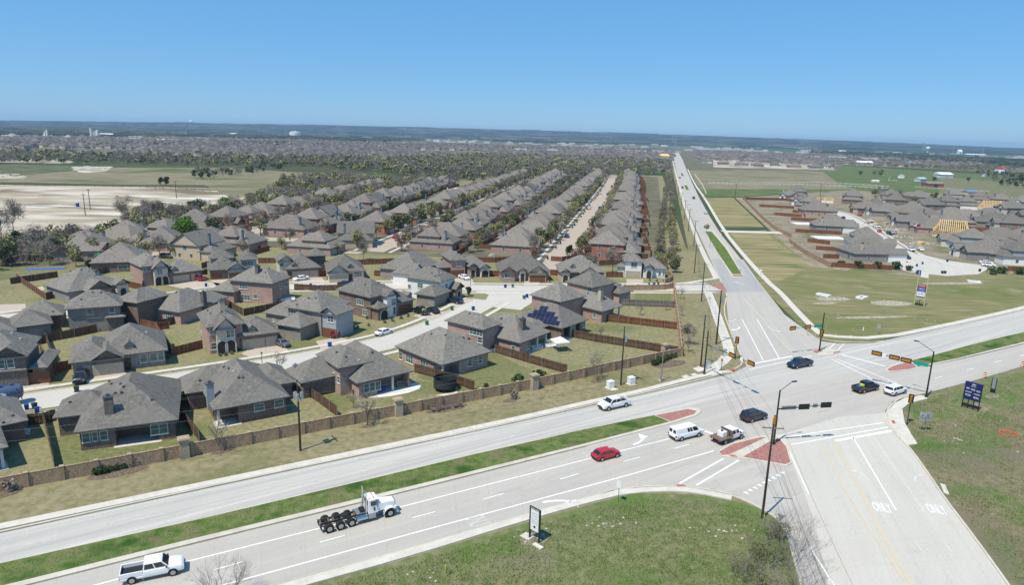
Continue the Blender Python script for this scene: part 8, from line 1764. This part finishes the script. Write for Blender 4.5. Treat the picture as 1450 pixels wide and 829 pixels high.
# ================================================================ FAR THINGS
FWHITE = mat('far_white_paint', [(.68,.68,.66),(.78,.78,.76)], scale=.3, rough=.6)
def far(name, px, py, label, cat, build, z=0): 
    g = G(px, py); root = empty(name, g, 0, label, cat); s = (g-Vector((0,0,CAMH))).length/FOC; build(root, s); return root
def barn(px, py, wpx, hpx, label, wall=FWHITE, roof=None, rz=0, d=.6, name='barn', cat='barn'):
    g = G(px, py); s = (Vector((g.x,g.y,0))-Vector((0,0,CAMH))).dot(fw)/FOC; w_ = wpx*s; h = hpx*s; dd = w_*d; root = empty(name, g, rz, label, cat)
    hw = h*.62; MB().box(-w_/2,-dd/2,0,w_/2,dd/2,hw).build('wall', wall, root)
    mr = MB(); e = .03*w_; mr.add([(-w_/2-e,-dd/2-e,hw),(w_/2+e,-dd/2-e,hw),(w_/2+e,dd/2+e,hw),(-w_/2-e,dd/2+e,hw),(-w_/2-e,0,h),(w_/2+e,0,h)], [(0,1,5,4),(2,3,4,5),(1,2,5),(3,0,4),(0,3,2,1)]); mr.build('roof', roof or wall, root)
    MB().box(-w_*.12,-dd/2-.15,0,w_*.12,-dd/2+.1,hw*.75).build('barn_door', GDOOR if cat == 'barn' else VOID, root); return root
def water_tower(px, py, hpx, label, bulb=True):
    g = G(px, py); s = (Vector((g.x,g.y,0))-Vector((0,0,CAMH))).dot(fw)/FOC; h = hpx*s; root = empty('water_tower', g, 0, label, 'water tower'); r = h*.30
    MB().tube((0,0,0),(0,0,h*.1),r*.6,r*.3,14).tube((0,0,h*.1),(0,0,h*.62),r*.28,r*.25,14).build('shaft', FWHITE, root); MB().tube((0,0,h*.58),(0,0,h*.68),r*.3,r*.95,18).ball((0,0,h*.78),r,r,h*.22,18,10).build('tank', FWHITE, root)
water_tower(271.5,181,11,'white bulb water tower on the left horizon'); water_tower(567,184,9,'small white water tower at the centre horizon'); water_tower(1313,217,9,'white water tower on the right horizon'); water_tower(727,190,7,'tiny water tower right of the centre horizon'); water_tower(911,187,6,'faint water tower beyond the red roofed school')
g = G(418,193); s = (Vector((g.x,g.y,0))-Vector((0,0,CAMH))).dot(fw)/FOC; root = empty('storage_tank', g, 0, 'low round white storage tank on the plain', 'tank'); MB().tube((0,0,0),(0,0,6*s),7.5*s,n=28).build('tank_wall', FWHITE, root); MB().tube((0,0,6*s),(0,0,7*s),7.5*s,.5*s,28).build('tank_roof', FWHITE, root)
def silo_group(px, py, specs, label):
    g = G(px, py); s = (Vector((g.x,g.y,0))-Vector((0,0,CAMH))).dot(fw)/FOC; root = empty('batch_plant', g, 0, label, 'concrete plant')
    for dx, w_, h in specs: MB().tube((dx*s,0,0),(dx*s,0,h*s),w_*s/2,n=12).build('silo', FWHITE, root)
    MB().box(-6*s,2*s,0,-2*s,4*s,7*s).box(2*s,2*s,0,6*s,5*s,5*s).build('plant_house', FWHITE, root); MB().tube((-8*s,0,1*s),(-1*s,0,9*s),.4*s,n=5).build('conveyor', GALV, root)
silo_group(134,196,((-4.5,2.6,14),(-1,1.5,9),(2,2.2,10),(4.8,3.2,12)),'white concrete batch plant silos on the left plain'); silo_group(66,196,((-1.5,2,10),(1.5,2.4,12)),'smaller pair of white silos at far left')
barn(152,194,18,5,'white industrial shed right of the batch plant silos'); 
GRAV = mat('gravel_pile', [(.25,.23,.21),(.34,.32,.29)], scale=.05)
for px, py, w_, h, lb in ((18,197,28,8,'large grey gravel pile at the far left'),(97,197,20,6,'dark gravel pile beside the silos')):
    g = G(px, py); s = (Vector((g.x,g.y,0))-Vector((0,0,CAMH))).dot(fw)/FOC; MB().tube((0,0,0),(0,0,h*s),w_*s/2,w_*s*.06,14).build('gravel_pile', GRAV, None, label=lb, category='gravel pile').location = g
REDR = mat('far_red_roof', [(.38,.08,.06)], scale=.2); ORR = mat('orange_brick_far', [(.45,.18,.11),(.55,.28,.2)], scale=.05); BLUR = mat('blue_metal_roof', [(.12,.22,.34)], scale=.2); BLUW = mat('pale_blue_metal', [(.42,.50,.56)], scale=.2)
barn(950,196,34,5,'long orange brick school with red roofs below the horizon', ORR, REDR, name='school', cat='school')
barn(1223,234,22,6,'long white barn in the green field', FWHITE, FWHITE, R(5), .3); barn(1289,236,9,8,'white gabled farmhouse beyond the green field', FWHITE, GALV, R(80), .8, 'farmhouse', 'farmhouse'); barn(1335,252,20,8,'pale blue metal barn with white gable', BLUW, FWHITE, R(10), .7); barn(1276,252,10,5,'small white gabled shed left of the farm lane', FWHITE, BLUW, R(60), .8)
barn(1303,257,15,6,'blue grey shed behind the white fence', BLUW, BLUW, R(30), .6); barn(1417,245,14,9,'red roofed farmhouse at the right', FWHITE, REDR, R(40), .8, 'farmhouse', 'farmhouse'); barn(1372,276,18,7,'bright blue roofed shed behind the new houses', BRICKS['tan'], BLUR, R(20), .6); barn(1320,265,24,8,'brown roofed ranch house behind the white fence', BRICKS['red'], ROOF_B, R(5), .6, 'farmhouse', 'farmhouse')
barn(1239,258,10,3,'long white trailer behind the pond trees', FWHITE, FWHITE, 0, .3); barn(1394,250,6,4,'small white shed in the right pasture', FWHITE, GALV); barn(620,190,14,3,'white warehouse on the far wheat field', FWHITE); barn(690,186,5,6,'tan tower building on the centre horizon', BRICKS['cream'], BRICKS['cream'], 0, 1, 'tower_building', 'building')
barn(650,183,22,4,'flat white plant on the centre horizon', FWHITE, FWHITE, 0, .3, 'warehouse', 'warehouse'); barn(1380,221,26,3,'long cream warehouse below the right horizon', BRICKS['cream'], FWHITE, 0, .3, 'warehouse', 'warehouse'); barn(1358,219,5,7,'white block tower below the right horizon', FWHITE, FWHITE, 0, 1, 'tower_building', 'building')
barn(1192,216,9,3,'small white building beyond the right suburb', FWHITE, FWHITE); barn(227,201,18,4,'pale school building in the left far suburb', BRICKS['cream'], FWHITE, 0, .3, 'school', 'school'); barn(330,191,10,2.5,'pale shed on the left wheat edge', FWHITE); barn(940,226,12,8,'yellow timber framed house at the far bend', TIMB, TIMB, R(12), .8, 'timber_frame_house', 'unfinished house')
barn(855,245,10,8,'pale house among trees at the top of the brown street', BRICKS['cream'], ROOF, R(12), .9, 'brick_house', 'house')
def pylon(px, py, hpx, label, group=None):
    g = G(px, py); s = (Vector((g.x,g.y,0))-Vector((0,0,CAMH))).dot(fw)/FOC; h = hpx*s; root = empty('pylon', g, 0, label, 'pylon', group); mb = MB()
    for a in (-1, 1):
        for b in (-1, 1): mb.tube((a*h*.08, b*h*.08, 0), (a*h*.015, b*h*.015, h), s*.12, n=3)
    mb.build('lattice_legs', GALV, root); c = MB()
    for k in (.7, .82, .94): c.tube((-h*.13,0,h*k),(h*.13,0,h*k), s*.12, n=3)
    c.build('crossarm', GALV, root)
for px, py, h in ((203,196,10),(337,190,8),(388,198,14),(484,196,10),(575,197,11),(674,199,9)): pylon(px, py, h, f'grey lattice pylon on the left plain above x {px}'.replace(f' above x {px}', ''), 'pylons on the left plain')
for px, py, h, lb in ((952,205,14,'pylon just left of the far north road'),(956,206,12,'pylon beside the far north road'),(1042,204,9,'pylon right of the orange school'),(1049,205,9,'second pylon right of the orange school'),(1135,209,14,'tall pylon left of the right suburb'),(1306,216,14,'left of twin masts on the right plain'),(1309,216,12,'right of twin masts on the right plain'),(1349,219,12,'lone pylon on the right plain'),(1391,220,10,'pylon near the cream warehouse')): pylon(px, py, h, lb)
# white rail fences
def rail_fence(pts, label, step=4, h=1.3, m=None, r=.09):
    P = resample([G(*p) for p in pts], 60); L = sum((b-a).length for a, b in zip(P, P[1:])); n = max(3, min(300, int(L/step))); Q = resample([G(*p) for p in pts], n); root = empty('rail_fence', Q[0], 0, label, 'fence'); pb = MB(); rb = MB()
    for q in Q: c = q-Q[0]; pb.box(c.x-r, c.y-r, 0, c.x+r, c.y+r, h)
    for z in (h*.45, h*.9):
        for a, b in zip(Q, Q[1:]): a_, b_ = a-Q[0], b-Q[0]; rb.tube((a_.x,a_.y,z),(b_.x,b_.y,z),r*.7,n=4,caps=False)
    pb.build('fence_posts', m or FWHITE, root, kind='stuff'); rb.build('rails', m or FWHITE, root)
rail_fence([(1005,261),(1100,262),(1190,264),(1257,268)],'upper white rail fence across the pasture', 5, 1.6, r=.16); rail_fence([(1003,259.5),(1150,259.5),(1195,261),(1258,265)],'second white rail fence behind the first', 6, 1.5, r=.15)
rail_fence([(984,248),(994,262),(1000,275)],'white gate fence beside the north road', 4, 1.4, r=.14); rail_fence([(1296,266),(1350,269),(1348,272)],'white fence before the brown ranch house', 4, 1.4, r=.12); rail_fence([(1352,270),(1400,272)],'white rail fence right of the ranch house', 5, 1.4, r=.12); rail_fence([(1260,252),(1258,256),(1270,257)],'white fence by the small sheds', 4, 1.4, r=.12)
rail_fence([(6,263),(120,264),(200,266),(298,271)],'row of dark silt fence posts across the dirt lot', 6, 1.6, BARK, .12)
rail_fence([(994,281),(1036,281.5)],'green mesh fence at the top of the hay field', 4, 1.3, BINM['green'], .08)
for px, py, lb in ((128,297,'lone utility pole in the dirt lot'),(121,305,'short pole in the dirt lot'),(250,281,'pole at the right side of the dirt lot'),(1041,279,'dark pole at the hay field corner'),(1161,279,'dark pole by the far timber frame'),(1251,278,'dark pole behind the new houses')):
    g = G(px, py); root = empty('utility_pole', g, 0, lb, 'utility pole'); MB().tube((0,0,0),(0,0,11),.2,.14,7).build('pole', WOOD, root); MB().box(-1.2,-.08,10.2,1.2,.08,10.4).build('crossarm', WOOD, root)
g = G(110,293); root = empty('site_toilet', g, 0, 'small blue site toilet in the dirt lot', 'portable toilet'); MB().box(-.6,-.6,0,.6,.6,2.2).build('cabin', BINM['blue'], root); MB().box(-.65,-.65,2.2,.65,.65,2.35).build('roof', SWHITE, root)
# heaps of pale rock in the left fields
hp = MB()
for _ in range(26): px, py = rnd.uniform(104,158), rnd.uniform(237,241); g = G(px, py); s = rnd.uniform(1.2,3.4); hp.ball((g.x,g.y,0), s*1.8, s*1.5, s*.6, 7, 4)
for _ in range(26): px, py = rnd.uniform(-20,40), rnd.uniform(247,254); g = G(px, py); s = rnd.uniform(.8,2.2); hp.ball((g.x,g.y,0), s*2.2, s*1.8, s*.5, 7, 4)
hp.build('rock_heaps', mat('pale_rock', [(.34,.31,.25),(.48,.44,.37)], scale=.3, rough=.9), None, kind='stuff', label='heaps of pale rock in the left fields')
# wooded plain to the horizon, with the slight swell the skyline has
CAN = mat('wooded_plain', [(.028,.042,.024),(.06,.07,.04),(.12,.115,.07)], scale=.006, rough=.95, spec=.02, detail=9, coarse=[(.0012,(.10,.095,.06),.6,.66,8,((1,3,1),R(6)))])
def canopy(name, poly, cell, h, m, seed, label):
    r = random.Random(seed); mb = MB(); k = 0; x0, x1 = min(p[0] for p in poly), max(p[0] for p in poly); y0, y1 = min(p[1] for p in poly), max(p[1] for p in poly)
    while k < 5500:
        px, py = r.uniform(x0, x1), r.uniform(y0, y1)
        if in_poly(px, py, poly):
            g_ = G(px, py); a, b = g_.x, g_.y
            w_ = cell*r.uniform(.4,1.3); hh = h*r.uniform(.5,1.3); t = r.uniform(0,1.5); k += 1
            c = [(a+w_*math.cos(t+1.57*i), b+w_*math.sin(t+1.57*i), 0) for i in range(4)]; e = [(a+w_*.6*math.cos(t+.4+1.57*i), b+w_*.6*math.sin(t+.4+1.57*i), hh*r.uniform(.75,1)) for i in range(4)]
            mb.hexa(c, e)
    mb.build(name, m, None, kind='stuff', label=label)
canopy('far_woodland', [(-200,182),(0,181),(480,186),(720,192),(950,197.5),(1200,204),(1450,213),(1650,219),(1650,222),(1450,217.5),(1200,209),(960,201.5),(730,196.5),(560,195.5),(480,193),(0,191),(-200,190)], 62, 9, CAN, 1, 'dark woods spread over the plain beyond the suburbs')
canopy('far_woodland', [(-200,190),(0,190),(230,192),(420,194),(600,199),(540,203),(300,197),(0,194)], 45, 9, CAN, 2, 'dark woods behind the batch plant')
canopy('far_woodland', [(700,197),(850,199),(960,202),(945,206),(860,204.5),(700,201)], 30, 9, CAN, 3, 'dark wood strip above the centre suburb')
canopy('far_woodland', [(1150,214),(1300,220),(1450,228),(1600,235),(1600,246),(1450,238),(1300,229),(1150,219)], 28, 8, CAN, 4, 'wood strips in the right suburb')
pb_ = MB()
for _ in range(420):
    px = rnd.uniform(-100, 1550); yh = HL+(HR-HL)*px/PW; g = G(px, yh+rnd.choice((rnd.uniform(8,16), rnd.uniform(10,24)))); w_ = rnd.uniform(9,26); h = rnd.uniform(4,9)
    pb_.box(g.x-w_, g.y-w_*.5, 0, g.x+w_, g.y+w_*.5, h)
pb_.build('far_buildings', mat('far_pale_building', [(.25,.22,.2),(.55,.52,.48),(.75,.73,.70)], scale=.002, rough=.8), None, kind='stuff', label='specks of pale buildings scattered over the far plain')
NH = 90; hv = []; hf = []
for i in range(NH+1):
    px = -420+2300*i/NH; yh = HL+(HR-HL)*px/PW; b_ = 8.5*max(-.35, 1-((px-725)/725)**2)+rnd.uniform(-.35,.35)
    for D, k in ((5200, None), (7500, .45), (9500, 1.0), (14000, .9)):
        d = ray(px, yh-(b_*k*.85 if k else 0)); hd_ = math.hypot(d.x, d.y); t = D/hd_
        z = -2 if k is None else CAMH+d.z*t - (CAMH*(1-k) if k < .9 else 0)
        hv.append((d.x*t, d.y*t, z))
def on_hill(i, t):
    a, b = Vector(hv[4*i]), Vector(hv[4*i+1]); c = Vector(hv[4*i+2]); return a.lerp(b, t*2) if t < .5 else b.lerp(c, t*2-1)
hw_ = MB(); hs_ = MB()
for _ in range(5200):
    i = rnd.randrange(NH); p = on_hill(i, rnd.random()).lerp(on_hill(i+1, .5), 0); p += (Vector(hv[4*(i+1)+1])-Vector(hv[4*i+1]))*rnd.uniform(-.5,.5); p.z -= 4; w_ = rnd.uniform(30,160); d_ = rnd.uniform(60,220); hh = rnd.uniform(5,9)
    (hw_ if rnd.random() < .68 else hs_).box(p.x-w_, p.y-d_, p.z, p.x+w_, p.y+d_, p.z+hh)
hw_.build('far_woodland', mat('dark_far_wood', [(.014,.026,.016),(.035,.045,.027)], scale=.002), None, kind='stuff', label='blocks of dark woodland climbing to the skyline')
hs_.build('far_fields', mat('far_pale_field', [(.07,.11,.05),(.16,.16,.11),(.28,.26,.21)], scale=.0012), None, kind='stuff', label='pale fields and clearings between the far woods')
for i in range(NH):
    for j in range(3): a = i*4+j; hf.append((a, a+4, a+5, a+1))
me = bpy.data.meshes.new('horizon_hills'); me.from_pydata(hv, [], hf); me.update()
if me.polygons[0].normal.z < 0: me.flip_normals()
link('horizon_hills', me, CAN, kind='structure')
# air
hz = MB().box(-17000, -17000, -3, 17000, 17000, 150); o = hz.build('haze', None, None, kind='stuff'); hm = bpy.data.materials.new('haze'); hm.use_nodes = True; n_ = hm.node_tree.nodes; n_.remove(n_['Principled BSDF'])
pv = n_.new('ShaderNodeVolumePrincipled'); pv.inputs['Color'].default_value = (.50,.74,1,1); pv.inputs['Density'].default_value = 7.5e-5; pv.inputs['Anisotropy'].default_value = .2
hm.node_tree.links.new(pv.outputs[0], n_['Material Output'].inputs['Volume']); o.data.materials.append(hm); o['label'] = 'thin blue haze over the plain'
